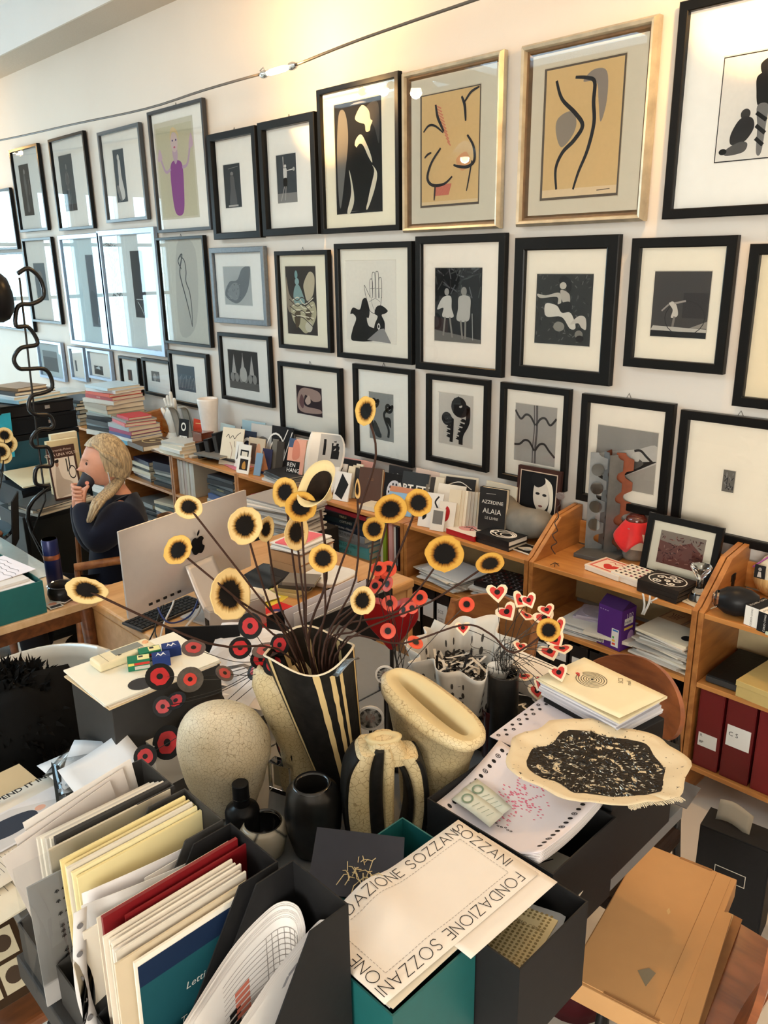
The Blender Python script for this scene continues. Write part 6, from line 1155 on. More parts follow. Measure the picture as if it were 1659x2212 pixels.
# ------------------------------------------------------------------ ceramics on the table
def at(px,py,dep):                      # point on a pixel's ray at a horizontal distance from the camera
    d=ray(px,py);return CAM+d*(dep/math.hypot(d.x,d.y))
def stand(px,py,back=0,z=TZ):          # ground point under a pixel, pushed away from the camera
    p=PZ(px,py,z);h=Vector((p.x,p.y,0)).normalized();return Vector((p.x,p.y,z))+h*back
M_CRK=crackle('raku_cream',S(228,212,172),S(150,122,80),90,.5);M_CRKB=crackle('raku_cream_fine',S(242,232,208),S(160,136,98),120,1.0,.5)
M_CRM=mat('cream_matt',S(214,196,150),.5,var=.15,scale=6,bump=.15);M_MATB=mat('matt_black_clay',(.012,.011,.010),.5,var=.5,scale=60,bump=.2);M_GLB=mat('black_gloss',(.008,.008,.009),.12,coat=.4);M_METG=mat('metallic_black_glaze',(.03,.028,.026),.28,.55,var=.5,scale=22)
# egg-shaped stone
b=stand(499,1806,.10);eh=PH(490,1528,b)-TZ
def lump(p): k=1+.05*noise.noise(p*9)+.02*noise.noise(p*30);return Vector((p.x*k,p.y*k,p.z))
prof=[(.0,0),(.045,.002),(.062,.02),(.082,eh*.25),(.098,eh*.5),(.102,eh*.68),(.09,eh*.85),(.062,eh*.955),(.03,eh*.993),(0,eh)]
pr=[(p.x,p.z) for p in smooth_pts([(r_,0,z_) for r_,z_ in prof],5)]
tag(MB().lathe(pr,40,fn=lump,sx=1.05,sy=.92).build('ceramic_egg',M_CRKB,loc=b,rot=(0,0,.4),smooth=True),'large egg-shaped crackled cream ceramic standing on the table','ceramic')
# tall cream crackled vase behind the egg
b=stand(660,1728,.07);b2=b;vh=.30
tv=thing('cream_vase','tall cream crackled vase leaning out behind the egg','vase',b)
MB().lathe([(.045,0),(.05,.02),(.05,.1),(.072,.2),(.078,.27),(.06,.315),(.045,.325),(.04,.318),(.05,.27),(.03,.1),(0,.06)],36,cap=False,fn=lambda p: Vector((p.x-.28*p.z*p.z*1.6,p.y,p.z))).build('body',M_CRK,tv,smooth=True,rot=(0,0,.7))
# striped conical vase
vb=stand(752,1748,.03);VR=PZ(715,1435,1.13);
VT=1.135-TZ;R0,R1=.045,.100
tilt=lambda p: Vector((p.x-.062*p.z/VT,p.y-.045*p.z/VT,p.z+.012*math.sin(3*math.atan2(p.y,p.x))*(p.z/VT)**6))
tvs=thing('striped_vase','tall black conical vase with cream vertical stripes','vase',vb)
MB().lathe([(R0,0),(R0*1.05,.02),(R0+(R1-R0)*.5,VT*.5),(R1,VT)],48,fn=tilt,cap=False).build('body',M_MATB,tvs,smooth=True)
MB().lathe([(R1-.006,VT),(R0+(R1-R0)*.5-.006,VT*.5),(R0-.006,.03),(0,.03)],48,fn=tilt,cap=False).build('inside',mat('vase_inside',S(40,34,26),.6,var=.4),tvs,smooth=True)
MB().lathe([(R1-.006,VT-.002),(R1-.002,VT+.003),(R1+.001,VT)],48,fn=tilt,cap=False).build('rim',paper((226,214,190)),tvs,smooth=True)
def vstripe(ang,wid,v0,v1,inner=False):
    rg_=random.Random(int(ang*100))
    def f(u,v):
        vv=v0+(v1-v0)*v;z=VT*vv;r_=R0+(R1-R0)*vv+(.0012 if not inner else -.0075);a=ang+(u-.5)*wid*(1+.25*noise.noise(Vector((v*14,ang*7,0))))*(R1/(r_+.0001))**.4;return tilt(Vector((r_*math.cos(a),r_*math.sin(a),z)))
    MB().grid(f,3,40).build('stripe',paper((206,180,128)),tvs,smooth=True)
va=math.atan2(-vb.y,-vb.x)             # angle facing the camera
for da,w_,v0,v1 in ((.16,.14,.0,1),(.50,.12,.25,.97),(.72,.09,.3,.97),(-.95,.12,.1,1),(1.3,.1,.1,1),(2.4,.12,.1,1),(-2.2,.12,.1,1)): vstripe(va+da,w_,v0,v1)
for da,w_ in ((PI+.12,.14),(PI-.75,.12),(PI+.8,.12)): vstripe(va+da,w_,.45,.995,True)
# small steel spoon-like collar on the rim
MB().sheet(lambda u,v: tilt(Vector(((R1+.012*math.sin(PI*u)+.03*v)*math.cos(va+.75+.5*u-.25),(R1+.012*math.sin(PI*u)+.03*v)*math.sin(va+.75+.5*u-.25),VT-.012+.02*math.sin(PI*u)+.012*v))),8,4,.002).build('rim_lip',mat('lip_steel',S(120,124,128),.25,.6),tvs,smooth=True)
# slotted vase (tall flattened, with a long oval opening)
def ring_loft(mb,rings):
    n=len(rings[0]);vs=[v for r_ in rings for v in r_];return mb.add(vs,[(i*n+k,i*n+(k+1)%n,(i+1)*n+(k+1)%n,(i+1)*n+k) for i in range(len(rings)-1) for k in range(n)])
def sup(a,rx,ry,e=2.6): c,s_=math.cos(a),math.sin(a);return (rx*math.copysign(abs(c)**(2/e),c),ry*math.copysign(abs(s_)**(2/e),s_))
ta,tb_=PZ(838,1478,1.04),PZ(1016,1603,1.005);sc=(ta+tb_)/2;sdir=math.atan2(tb_.y-ta.y,tb_.x-ta.x);SL=(tb_-ta).length/2+.012
ts=thing('slot_vase','flattened cream crackled vase with a long oval slot opening','vase',(sc.x-.005,sc.y+.02,TZ),sdir);rings=[];N=48;SHT=1.03-TZ
for z_,kx,ky in ((0,.55,.045),(.02,.58,.05),(.10,.60,.055),(.18,.70,.058),(.26,.88,.062),(SHT-.02,.99,.066),(SHT,1.0,.062),(SHT+.004,.93,.05)):
    rings.append([Vector((*sup(2*PI*k/N,SL*kx,ky),z_*(1) - .03*(sup(2*PI*k/N,1,1)[0])*(z_/SHT)**2)) for k in range(N)])
mb=MB();ring_loft(mb,rings);mb.build('body',M_CRK,ts,smooth=True)
rings=[]
for z_,kx,ky in ((SHT+.004,.93,.05),(SHT+.002,.76,.021),(SHT-.02,.72,.018),(SHT-.10,.5,.014),(SHT-.15,.3,.01)):
    rings.append([Vector((*sup(2*PI*k/N,SL*kx,ky),z_ - .03*(sup(2*PI*k/N,1,1)[0])*(z_/SHT)**2)) for k in range(N)])
mb=MB();ring_loft(mb,rings);mb.build('slot',M_CRM,ts,smooth=True)
# arch vase: black and cream with an almond-shaped hole
ab=stand(832,1838,.02);AH=PH(800,1590,ab)-TZ;AW=.088;aa=math.atan2(-ab.y,-ab.x)+PI/2+.12
ta_=thing('arch_vase','black and cream crackled vase shaped like an arch with an almond hole','vase',ab,aa)
def outline(z):                           # half width of the silhouette
    v=z/AH;return AW*(.80+.22*math.sin(PI*min(1,v*1.05)))*(1 if v < .72 else math.sqrt(max(.02,1-((v-.72)/.30)**2)))
def arch_shell(x0f,x1f,dep,m,nm,zt=1.0,z0=0.0):
    rings=[];n=20
    for i in range(25):
        z_=AH*(z0+(zt-z0)*i/24);w=outline(z_);xa,xb=x0f(z_)*w,x1f(z_)*w;cx_,rx=(xa+xb)/2,max(.002,(xb-xa)/2);rings.append([Vector((cx_+sup(2*PI*k/n,rx,1,3.2)[0],sup(2*PI*k/n,1,dep,3.2)[1]*(1-.25*(z_/AH)**3),z_)) for k in range(n)])
    mb=MB();ring_loft(mb,rings);mb.add(rings[-1],[tuple(range(n))]);mb.build(nm,m,ta_,smooth='auto')
hz=lambda z: max(0,1-((z/AH-.40)/.42)**2)**.5
arch_shell(lambda z: -1,lambda z: -.30+.04*math.sin(z*20),.052,M_CRK,'left_limb',.93)
arch_shell(lambda z: -.12,lambda z: .30-.10*hz(z),.050,M_CRK,'middle_limb',.97)
arch_shell(lambda z: .34+.34*hz(z)*.9,lambda z: 1,.040,M_CRK,'right_limb',.86)
arch_shell(lambda z: -.62,lambda z: .72,.040,M_CRK,'crown',.985,.80)
arch_shell(lambda z: -.46,lambda z: -.04+.03*math.sin(z*30),.0545,M_MATB,'black_band',.955)
arch_shell(lambda z: -1.02,lambda z: -.82,.047,M_MATB,'black_band',.90)
arch_shell(lambda z: .84,lambda z: 1.03,.043,M_MATB,'black_band',.84)
arch_shell(lambda z: .24+.30*hz(z)*.9-.02,lambda z: .36+.34*hz(z)*.9,.0385,M_MATB,'black_band',.80)
MB().lathe([(.030,AH*.955),(.034,AH*.99),(.026,AH),(.016,AH*.985),(.008,AH*.93)],24,sx=1.15,sy=.7,cap=False).build('mouth',M_CRM,ta_,smooth=True)
# dark metallic vase
b=stand(682,1868,.045);dh=PH(678,1690,b)-TZ;t=thing('dark_vase','barrel-shaped dark metallic glazed vase in front of the striped one','vase',b)
MB().lathe([(.035,0),(.045,.01),(.058,.06),(.061,.10),(.054,.15),(.041,dh-.004),(.036,dh),(.033,dh-.006),(.045,.12),(.03,.03),(0,.02)],40,cap=False).build('body',M_METG,t,smooth=True)
MB().lathe([(.033,dh-.004),(.0375,dh+.0018),(.0415,dh-.004)],40,cap=False).build('rim',M_GLB,t,smooth=True)
# black bottle
b=stand(530,1835,.02);bh=PH(527,1690,b)-TZ;t=thing('black_bottle','matt black bottle with a cylindrical cap','bottle',b)
MB().lathe([(.036,0),(.037,.004),(.037,bh*.55),(.034,bh*.60),(.018,bh*.66),(.016,bh*.70)],28).build('body',mat('bottle_black',(.008,.008,.009),.3),t,smooth='auto');MB().lathe([(.0175,bh*.68),(.0178,bh*.99),(.0165,bh),(0,bh)],24).build('cap',MATS['bottle_black'],t,smooth='auto');MB().lathe([(.019,bh*.78),(.0185,bh*.79)],24,cap=False).build('cap_ring',M_GLB,t)
# small black and white vase
b=stand(575,1865,.03);sh_=PH(560,1775,b)-TZ;t=thing('small_vase','small round vase, glossy black inside with white glaze drips','vase',b)
MB().lathe([(.028,0),(.04,.01),(.052,.06),(.046,sh_-.01),(.040,sh_),(.037,sh_-.004),(.045,.05),(0,.02)],36,cap=False).build('body',crackle('vase_drip',S(190,182,168),(.01,.01,.01),9,.3,.3),t,smooth=True);MB().lathe([(.036,sh_-.004),(.0385,sh_+.002),(.0415,sh_-.003)],36,cap=False).build('rim',M_GLB,t,smooth=True)
MB().lathe([(.036,sh_-.006),(.044,.05),(.0,.022)],36,cap=False).build('inside',M_GLB,t,smooth=True)
# clear acrylic block beside the egg
b=stand(612,1720,.02);t=thing('acrylic_block','clear acrylic block half hidden behind the egg','block',b,.3);MB().box((0,0,.04),(.06,.03,.08)).build('block',M_CRYST,t,bevel=.002);MB().box((0,.016,.04),(.05,.001,.06)).build('label_inside',paper((200,190,160)),t)
# ------------------------------------------------------------------ white cut fabric basket full of striped paper strips
bc=PZ(985,1470,.93);bkx,bky=bc.x-.01,bc.y+.03;BR_,BH_=.128,1.005-TZ
t=thing('fabric_basket','ruffled white cut-out fabric basket','basket',(bkx,bky,TZ))
def ruff(u,v): a=2*PI*u;r_=.065+(BR_-.065)*v+.022*v*v*math.sin(9*a);return Vector((r_*math.cos(a),r_*math.sin(a),BH_*v+.014*v*v*math.sin(4*a+1)+(.03 if math.sin(a) > .3 else 0)*v**3))
M_FELT=mat('felt_white',S(214,208,198),.7,var=.04);o=MB().sheet(ruff,120,16,.0018).build('wall_cloth',M_FELT,t,smooth=True)
MB().lathe([(0,.001),(.066,.001),(.066,.004),(0,.004)],32).build('bottom',M_FELT,t)
for k in range(27):
    u0=(k+.5)/27
    if k % 3==0: continue
    ho=MB()
    for j in range(7):
        v0=.2+.105*j;K=8;du,dv=.006,.036
        ho.add([ruff((u0+du*math.cos(2*PI*q/K)*(1 if j%2 else .6))%1,v0+dv*math.sin(2*PI*q/K))*1.0+Vector((math.cos(2*PI*u0),math.sin(2*PI*u0),0))*.0022 for q in range(K)],[tuple(range(K))])
        ho.add([ruff((u0+du*math.cos(2*PI*q/K)*(1 if j%2 else .6))%1,v0+dv*math.sin(2*PI*q/K))*1.0-Vector((math.cos(2*PI*u0),math.sin(2*PI*u0),0))*.0035 for q in range(K)],[tuple(range(K))])
    ho.build('lace_row',ink((70,66,62)),t)['kind']='stuff'
rg=random.Random(21);s1=MB();s2=MB()
for k in range(330):
    a=rg.uniform(0,2*PI);r_=.085*math.sqrt(rg.random());z_=.10+.10*rg.random()+.03*(1-r_/.085);c0=Vector((r_*math.cos(a),r_*math.sin(a),z_));d=Vector((rg.uniform(-1,1),rg.uniform(-1,1),rg.uniform(-.35,.45))).normalized()*rg.uniform(.018,.04);n=d.cross(Vector((0,0,1))).normalized()*.0035;q=.004*rg.random()
    (s1 if k % 5 < 3 else s2).add([c0-d-n,c0-n+Vector((0,0,q)),c0+d-n,c0+d+n,c0+n+Vector((0,0,q)),c0-d+n],[(0,1,4,5),(1,2,3,4)])
s1.mi=0;o=thing('paper_strips','heap of black and white shredded paper strips in the fabric basket','paper strips',(bkx,bky,TZ));o['kind']='stuff';del o['category'];o['category']='paper strips'
for nm,mb_,c in (('black_strips',s1,(26,24,24)),('white_strips',s2,(206,200,190))): q=mb_.build(nm,paper(c),o);q['kind']='stuff'
# ------------------------------------------------------------------ dried discs on long stems, in the striped vase
def disc_mat(name,edge,burn,bscale,sharp=.32):
    """papery disc: pale rim, scorched ragged centre (object space, disc radius 1)"""
    m,nt,p=nmat(name);p.inputs['Roughness'].default_value=.75;p.inputs['Specular IOR Level'].default_value=.2
    tc=nt.nodes.new('ShaderNodeTexCoord');ln=nt.nodes.new('ShaderNodeVectorMath');ln.operation='LENGTH'
    nz=nt.nodes.new('ShaderNodeTexNoise');nz.inputs['Scale'].default_value=60;nz.inputs['Detail'].default_value=5
    nm=nt.nodes.new('ShaderNodeVectorMath');nm.operation='NORMALIZE';nt.links.new(tc.outputs['Object'],nm.inputs[0])
    sc_=nt.nodes.new('ShaderNodeVectorMath');sc_.operation='SCALE';sc_.inputs['Scale'].default_value=.12;nt.links.new(nm.outputs[0],sc_.inputs[0]);nt.links.new(sc_.outputs[0],nz.inputs['Vector'])
    nt.links.new(tc.outputs['Object'],ln.inputs[0])
    ad=nt.nodes.new('ShaderNodeMath');ad.operation='MULTIPLY_ADD';ad.inputs[1].default_value=bscale;nt.links.new(nz.outputs['Fac'],ad.inputs[0]);nt.links.new(ln.outputs['Value'],ad.inputs[2])
    cr=nt.nodes.new('ShaderNodeValToRGB');e=cr.color_ramp.elements;e[0].position=0;e[0].color=(*burn,1);e[1].position=1;e[1].color=(*edge,1)
    k=cr.color_ramp.elements.new(.66);k.color=(*burn,1);k=cr.color_ramp.elements.new(.76);k.color=(edge[0]*.45,edge[1]*.32,edge[2]*.16,1);k=cr.color_ramp.elements.new(.90);k.color=(*edge,1)
    nt.links.new(ad.outputs[0],cr.inputs[0]);nt.links.new(cr.outputs[0],p.inputs['Base Color']);return m
DM=[disc_mat('gourd_disc_yellow',S(214,172,92),S(9,5,3),.30),disc_mat('gourd_disc_cream',S(226,198,140),S(12,8,6),.32),disc_mat('gourd_disc_ochre',S(200,154,68),S(7,4,3),.26)]
M_STEM=mat('stem_brown',S(58,38,30),.7,var=.3,scale=60)
VTOP=Vector((vb.x-.062,vb.y-.045,TZ+VT));VFOOT=Vector((vb.x-.008,vb.y-.005,TZ+.045));NFL=[0];VDEP=math.hypot(VTOP.x,VTOP.y)
viewh=Vector((VTOP.x,VTOP.y,0)).normalized();side=Vector((viewh.y,-viewh.x,0))
def rimpt(px):
    """where a stem crosses the mouth of the vase"""
    s=max(-1,min(1,(px-715)/115));return s
def flower(label,cx,cy,w,h,ang,mk,ddep=0.0,via=None,root=None,name='dried_disc_flower',stem_r=.0023,base=None,group='dried disc flowers in the striped vase',rad=None,bend=0):
    dep=VDEP+ddep;c=at(cx,cy,dep);rng=(c-CAM).length;mpp=rng/FPX;R=max(w,h)/2*mpp;mn=min(w,h)/max(w,h)
    # foot of the stem inside the vase, then the crossing at the rim
    rx=root if root is not None else 715+(cx-715)*.16
    NFL[0] += 1;kk=NFL[0];foot=VFOOT+Vector((.031*math.cos(kk*2.4)*math.sqrt(kk/20),.031*math.sin(kk*2.4)*math.sqrt(kk/20),0));mouth=VTOP+side*((rx-705)*mpp*.85)+viewh*(-.05+.1*((kk*7)%19)/18)+Vector((0,0,-.005))
    fm=CAM-c;fm.normalize()
    o=thing(name,label,'dried flower',foot,group=group)
    # stem
    below=c-Vector((0,0,1))*h/2*mpp*.9
    pts=[foot,mouth]+[at(x,y,dep) for x,y in (via or [])]
    if not via: pts.append(mouth.lerp(c,.55)+side*((cx-715)*-.00006)+Vector((0,0,.02)))
    pts.append(c-fm*.006)
    MB().tube([p-foot for p in smooth_pts(pts,5)],[stem_r]*(len(smooth_pts(pts,5))),6).build('stem',M_STEM,o,smooth=True)
    # disc: an ellipse seen from the camera is a round disc turned away by its aspect
    tiltang=math.acos(max(.2,min(1,mn)));rt=(M3@Vector((1,0,0)));up=(M3@Vector((0,-1,0)))
    maj=(rt*math.cos(ang)+up*math.sin(ang));mnr=(-rt*math.sin(ang)+up*math.cos(ang))
    nrm=(fm*math.cos(tiltang)+mnr*math.sin(tiltang)*(1 if mk != 1 else -1)).normalized();yv=nrm.cross(maj).normalized()
    rr=random.Random(int(cx*7+cy));K=28;prof=[(0,.0),(.25,-.01),(.5,-.02),(.75,-.01),(.93,.03),(1,.05),(.99,.02),(.9,-.01),(.5,-.06),(0,-.05)];mb=MB()
    wob=[1+.05*math.sin(2*PI*k/K*2+rr.random()*6)*rr.random()+.02*rr.uniform(-1,1) for k in range(K)]
    vs=[Vector((r_*math.cos(2*PI*k/K)*wob[k],r_*math.sin(2*PI*k/K)*wob[k],z_+.04*math.sin(2*2*PI*k/K+rr.random()*.1)*r_)) for r_,z_ in prof for k in range(K)]
    mb.add(vs,[(i*K+k,i*K+(k+1)%K,(i+1)*K+(k+1)%K,(i+1)*K+k) for i in range(len(prof)-1) for k in range(K)])
    d=mb.build('disc',DM[mk % 3],o,smooth=True);d.matrix_local=Matrix.Translation(c-foot) @ Matrix(((maj.x,yv.x,nrm.x,0),(maj.y,yv.y,nrm.y,0),(maj.z,yv.z,nrm.z,0),(0,0,0,1))) @ Matrix.Scale(R,4)
    return o
YL=[('tallest stem with an oval yellow disc, high before the tendril photograph',790,888,46,64,1.45,0,.0,[(775,1110),(812,980)],730),
('cream disc over the computer back, upper left of the logo',408,1095,58,52,0,1,-.10,[(560,1290)],668),
('large cream disc with a wide scorched centre right of the computer',529,1135,72,82,1.4,1,-.05,[(580,1300)],672),
('small grey disc seen almost edge-on behind the large cream one',575,1143,28,56,1.4,1,.06,[(602,1300)],684),
('tilted oval disc before the computer back, left of the logo',384,1188,66,58,.9,0,-.12,[(520,1300)],662),
('far left cream disc above the floor, on the longest slanting stem',188,1275,84,62,-.1,1,-.16,[(450,1390)],655),
('largest oval disc low before the computer stand',497,1283,76,110,1.6,1,-.12,[(590,1370)],666),
('yellow disc behind the top middle pair',615,1063,54,64,1.3,0,.05,[(640,1260)],700),
('round golden disc in the top middle, overlapping its neighbour',650,1094,68,66,0,2,-.02,[(660,1270)],706),
('cream oval disc turned sideways under the golden middle one',640,1150,46,78,1.5,1,.02,[(655,1290)],704),
('round disc beside the white router',698,1206,62,62,0,0,-.02,[(702,1330)],716),
('cream disc with a brown centre low in front of the stems',783,1297,54,62,1.5,1,-.05,[(770,1360)],740),
('broad golden disc at the right of the stems, left of a pair',843,1100,72,62,.3,2,.0,[(790,1280)],752),
('round golden disc at the right of the pair',904,1086,60,60,0,2,.02,[(830,1260)],758),
('half hidden golden disc under the right pair',808,1143,50,52,1.0,2,.08,[(785,1290)],748),
('largest round golden disc hanging before the white paper heap',960,1196,84,78,.2,2,-.02,[(860,1320)],770),
('small oval disc tilted right of the largest golden one',1058,1217,62,40,.3,2,.0,[(930,1300)],772),
('small scorched disc on a kinked stem before the disc heap',1185,1361,50,48,.4,2,.0,[(870,1390),(1000,1350),(1060,1370),(1110,1410)],782)]
for y in YL: flower(y[0],*y[1:8],via=y[8],root=y[9])
flower('narrow pale pod standing edge-on between the discs',772,1056,10,44,1.57,1,.04,[(768,1250)],736)
# trumpet-shaped papery cup
c=at(690,1052,VDEP);foot=VFOOT+Vector((.0,.0,0));o=thing('dried_trumpet_flower','open trumpet-shaped papery flower, cream outside and scorched inside','dried flower',foot,group='dried disc flowers in the striped vase')
MB().tube([p-foot for p in smooth_pts([foot,VTOP,at(705,1250,VDEP),c+Vector((0,0,-.05))],6)],.0028,6).build('stem',M_STEM,o,smooth=True)
up=Vector((.25,-.1,.9)).normalized();ax=(CAM-c).normalized()*.62+Vector((0,0,.6))-side*.5;ax.normalize();u_=ax.orthogonal().normalized();v_=ax.cross(u_)
tr=MB().sheet(lambda a,b: (lambda r_: c-foot+ax*(.06*b-.045)+u_*r_*math.cos(2*PI*a)+v_*r_*math.sin(2*PI*a))(.008+.040*b**1.6*(1+.22*math.sin(4*PI*a))),36,8,.0014).build('cup',paper((222,200,150)),o,smooth=True)
MB().grid(lambda a,b: (lambda r_: c-foot+ax*(.0475*b-.044)+u_*r_*math.cos(2*PI*a)+v_*r_*math.sin(2*PI*a))((.006+.040*(b*.8)**1.6*(1+.22*math.sin(4*PI*a)))*.93),36,8).build('scorched_throat',mat('scorch',(.02,.012,.007),.8,var=.5,scale=70),o,smooth=True)
# ------------------------------------------------------------------ black and red discs on wires, standing in the cream vase behind the egg
M_REDD=mat('red_paint',S(176,18,24),.45,var=.35,scale=40);M_BLKD=mat('black_paint',(.01,.01,.01),.45);M_ORD=mat('orange_paint',S(212,72,44),.5,var=.2,scale=30);M_GRYD=mat('disc_grey_brown',S(72,64,54),.7,var=.5,scale=60,bump=.5);M_WIRE=mat('wire_thin',(.03,.025,.02),.5,.5);M_CREAMH=paper((230,212,182))
def plate(name,R,t,m,parent,T,K=24,inner=0,z=0,shape=None):
    pts=shape or [(math.cos(2*PI*k/K),math.sin(2*PI*k/K)) for k in range(K)];n=len(pts);mb=MB()
    vs=[(x*R,y*R,z) for x,y in pts]+[(x*R,y*R,z+t) for x,y in pts]
    mb.add(vs,[tuple(range(n))[::-1],tuple(range(n,2*n))]+[(k,(k+1)%n,n+(k+1)%n,n+k) for k in range(n)])
    o=mb.build(name,m,parent);o.matrix_local=T;return o
def orient(c,foot,w,h,ang,flip=1):
    fm=(CAM-c).normalized();mn=min(w,h)/max(w,h);ta_=math.acos(max(.15,min(1,mn)));rt=M3@Vector((1,0,0));up=M3@Vector((0,-1,0));maj=rt*math.cos(ang)+up*math.sin(ang);mnr=-rt*math.sin(ang)+up*math.cos(ang)
    nrm=(fm*math.cos(ta_)+mnr*math.sin(ta_)*flip).normalized();yv=nrm.cross(maj).normalized()
    return Matrix.Translation(c-foot) @ Matrix(((maj.x,yv.x,nrm.x,0),(maj.y,yv.y,nrm.y,0),(maj.z,yv.z,nrm.z,0),(0,0,0,1)))
NW=[0]
def wired(label,cx,cy,w,h,ang,dep,foot,mats,name,group,shape=None,radii=(1,.68,.24),via=None,flip=1):
    NW[0] += 1;kk=NW[0];foot=foot+Vector((.022*math.cos(kk*2.4)*math.sqrt((kk%20)/20),.022*math.sin(kk*2.4)*math.sqrt((kk%20)/20),0))
    c=at(cx,cy,dep);R=max(w,h)/2*(c-CAM).length/FPX;o=thing(name,label,'wire flower',foot,group=group);T=orient(c,foot,w,h,ang,flip)
    mid=foot.lerp(c,.55)+Vector((0,0,.03));pts=[foot,foot+Vector((0,0,.10 if name=='red_disc_flower' else .05))]+([at(x,y,dep) for x,y in via] if via else [mid])+[c]
    MB().tube([p-foot for p in smooth_pts(pts,6)],.0009,5).build('wire',M_WIRE,o)
    names=('petal_disc','painted_ring','centre');rr=random.Random(int(cx+3*cy))
    for k,(m,q) in enumerate(zip(mats,radii)):
        sh=shape if (shape and k < 2) else [((1+.07*rr.uniform(-1,1)*(k==1))*math.cos(2*PI*j/22),(1+.07*rr.uniform(-1,1)*(k==1))*math.sin(2*PI*j/22)) for j in range(22)]
        plate(names[k],R*q,.0015 if k==0 else .0006,m,o,T,shape=sh,z=(0 if k==0 else .0015+.0006*(k-1)))
    return o
fr_=Vector((b2.x-.030,b2.y-.024,TZ+.22));fdep=math.hypot(fr_.x,fr_.y)
RL=[('upright black disc with a small red ring, below the largest oval disc',541,1352,50,56,1.57,0),('black disc with a full red face beside the computer slab',519,1400,46,48,0,0),('flat dark disc seen from the edge, under the red faced one',575,1405,60,26,.1,2),('red disc behind the stems, right of the flat one',605,1393,40,48,1.4,0),('greyish disc with a red ring over the white folder corner',418,1400,50,32,-.1,2),('black disc with a broad red ring over the battery boxes',345,1462,58,54,-.3,0),('brown mottled disc with a ragged red middle',411,1468,52,54,0,3),('small grey-pink disc seen edge-on near the white papers',485,1455,40,22,-.6,2),('red disc with black rim below the mottled one',380,1514,44,34,.4,0),('lower red disc half covered by the one above it',352,1526,42,40,1.0,0),('large dark red disc low left of the egg',362,1604,56,68,1.2,0),('bright red half disc at the corner of the magazine boxes',314,1634,46,46,.3,0),('black oval disc with a red slit on the cream vase',590,1510,28,52,2.0,0),('dark disc with a red edge right of the egg',614,1622,30,60,2.0,0),('red disc leaning against the striped vase, upper one',592,1435,46,50,.8,0),('dark red disc behind it, lower one',556,1448,48,34,.7,0),('small black disc behind the egg top',563,1425,40,44,0,0)]
for lb,cx,cy,w,h,a,mk in RL:
    wired(lb,cx,cy,w,h,a,fdep+random.Random(cx).uniform(-.05,.05),fr_,{0:(M_BLKD,M_REDD,M_BLKD),2:(mat('disc_smoke',S(74,62,62),.5),mat('red_faded',S(170,50,54),.5),M_BLKD),3:(M_GRYD,mat('red_orange',S(190,50,34),.5,var=.3),M_BLKD)}[mk],'red_disc_flower','black and red disc flowers',radii=(1,.66,.22) if mk != 3 else (1,.5,.18))
# ------------------------------------------------------------------ orange discs with black centres
ofoot=PZ(860,1500,.95);ofoot.z=TZ+.2;odep=math.hypot(ofoot.x,ofoot.y)
OL=[(839,1229,34,36,0,'highest'),(818,1229,30,36,.4,'half hidden, highest'),(826,1256,30,40,2.2,'tilted upper'),(811,1266,30,34,.8,'reddish upper'),(842,1303,34,34,0,'round middle'),(873,1318,18,32,1.3,'edge-on middle'),(890,1313,26,26,.4,'small middle'),(907,1291,32,34,.5,'right middle'),(1008,1306,32,34,0,'far right'),(838,1363,34,34,0,'lowest round'),(897,1388,36,22,-.5,'flat red lowest'),(838,1262,20,34,1.2,'narrow upper')]
for cx,cy,w,h,a,q in OL: wired('orange disc with a black centre, the %s one of the orange group' % q,cx,cy,w,h,a,odep+random.Random(cx*3).uniform(-.03,.03),ofoot,(M_ORD,mat('orange_dark',S(190,52,34),.5),M_BLKD),'orange_disc_flower','orange disc flowers',radii=(1,.55,.42))
t=thing('wire_holder','small dark pot holding the orange wire flowers','pot',(ofoot.x,ofoot.y,TZ));MB().lathe([(.03,0),(.034,.01),(.032,.2),(.028,.2),(.028,.02),(0,.02)],24,cap=False).build('pot',M_METG,t,smooth='auto');MB().lathe([(.027,.20),(.030,.204),(.033,.20)],24,cap=False).build('rim',M_GLB,t,smooth=True)
# ------------------------------------------------------------------ heart-shaped paper petals on tangled wires
HS=[(0,-1),(.35,-.62),(.8,-.05),(.92,.35),(.75,.68),(.42,.74),(.12,.55),(0,.38),(-.12,.55),(-.42,.74),(-.75,.68),(-.92,.35),(-.8,-.05),(-.35,-.62)]
hfoot=PZ(1088,1450,.99);hfoot.z=TZ+.24;hdep=math.hypot(hfoot.x,hfoot.y)
HL=[(1074,1280,38,44,0,'top left'),(1095,1322,44,36,.5,'left, below the top one'),(1124,1297,30,40,-.7,'pale edge-on'),(1142,1297,32,34,.3,'upper middle'),(1136,1330,14,36,-.5,'nearly edge-on middle'),(1000,1357,28,32,0,'leftmost, over the basket'),(1176,1335,44,34,.3,'grey centred upper right'),(1181,1318,34,24,.2,'pale upper right'),(1206,1350,30,34,.3,'right, behind the scorched disc'),(1200,1383,40,32,.4,'right, below the scorched disc'),(1188,1408,46,30,.2,'broad right'),(1214,1402,46,12,0,'flat right'),(1124,1397,20,30,-.3,'small middle'),(1130,1462,10,42,-.1,'lowest edge-on'),(1207,1453,34,38,.2,'lower right'),(1187,1474,36,34,.7,'lower, second from the right'),(1168,1474,34,34,-.5,'lower, third from the right'),(1160,1493,36,34,0,'lowest'),(1240,1463,40,14,.3,'pink flat lower right')]
for cx,cy,w,h,a,q in HL: wired('cream and red heart petal on a wire, the %s one' % q,cx,cy,w*1.15,h*1.15,a,hdep+random.Random(cx+cy).uniform(-.05,.03),hfoot,(M_CREAMH,mat('heart_red',S(190,44,40),.5,var=.3,scale=50),M_BLKD),'heart_flower','heart wire flowers',shape=HS,radii=(1,.68,.24))
mb=MB();rg=random.Random(2)
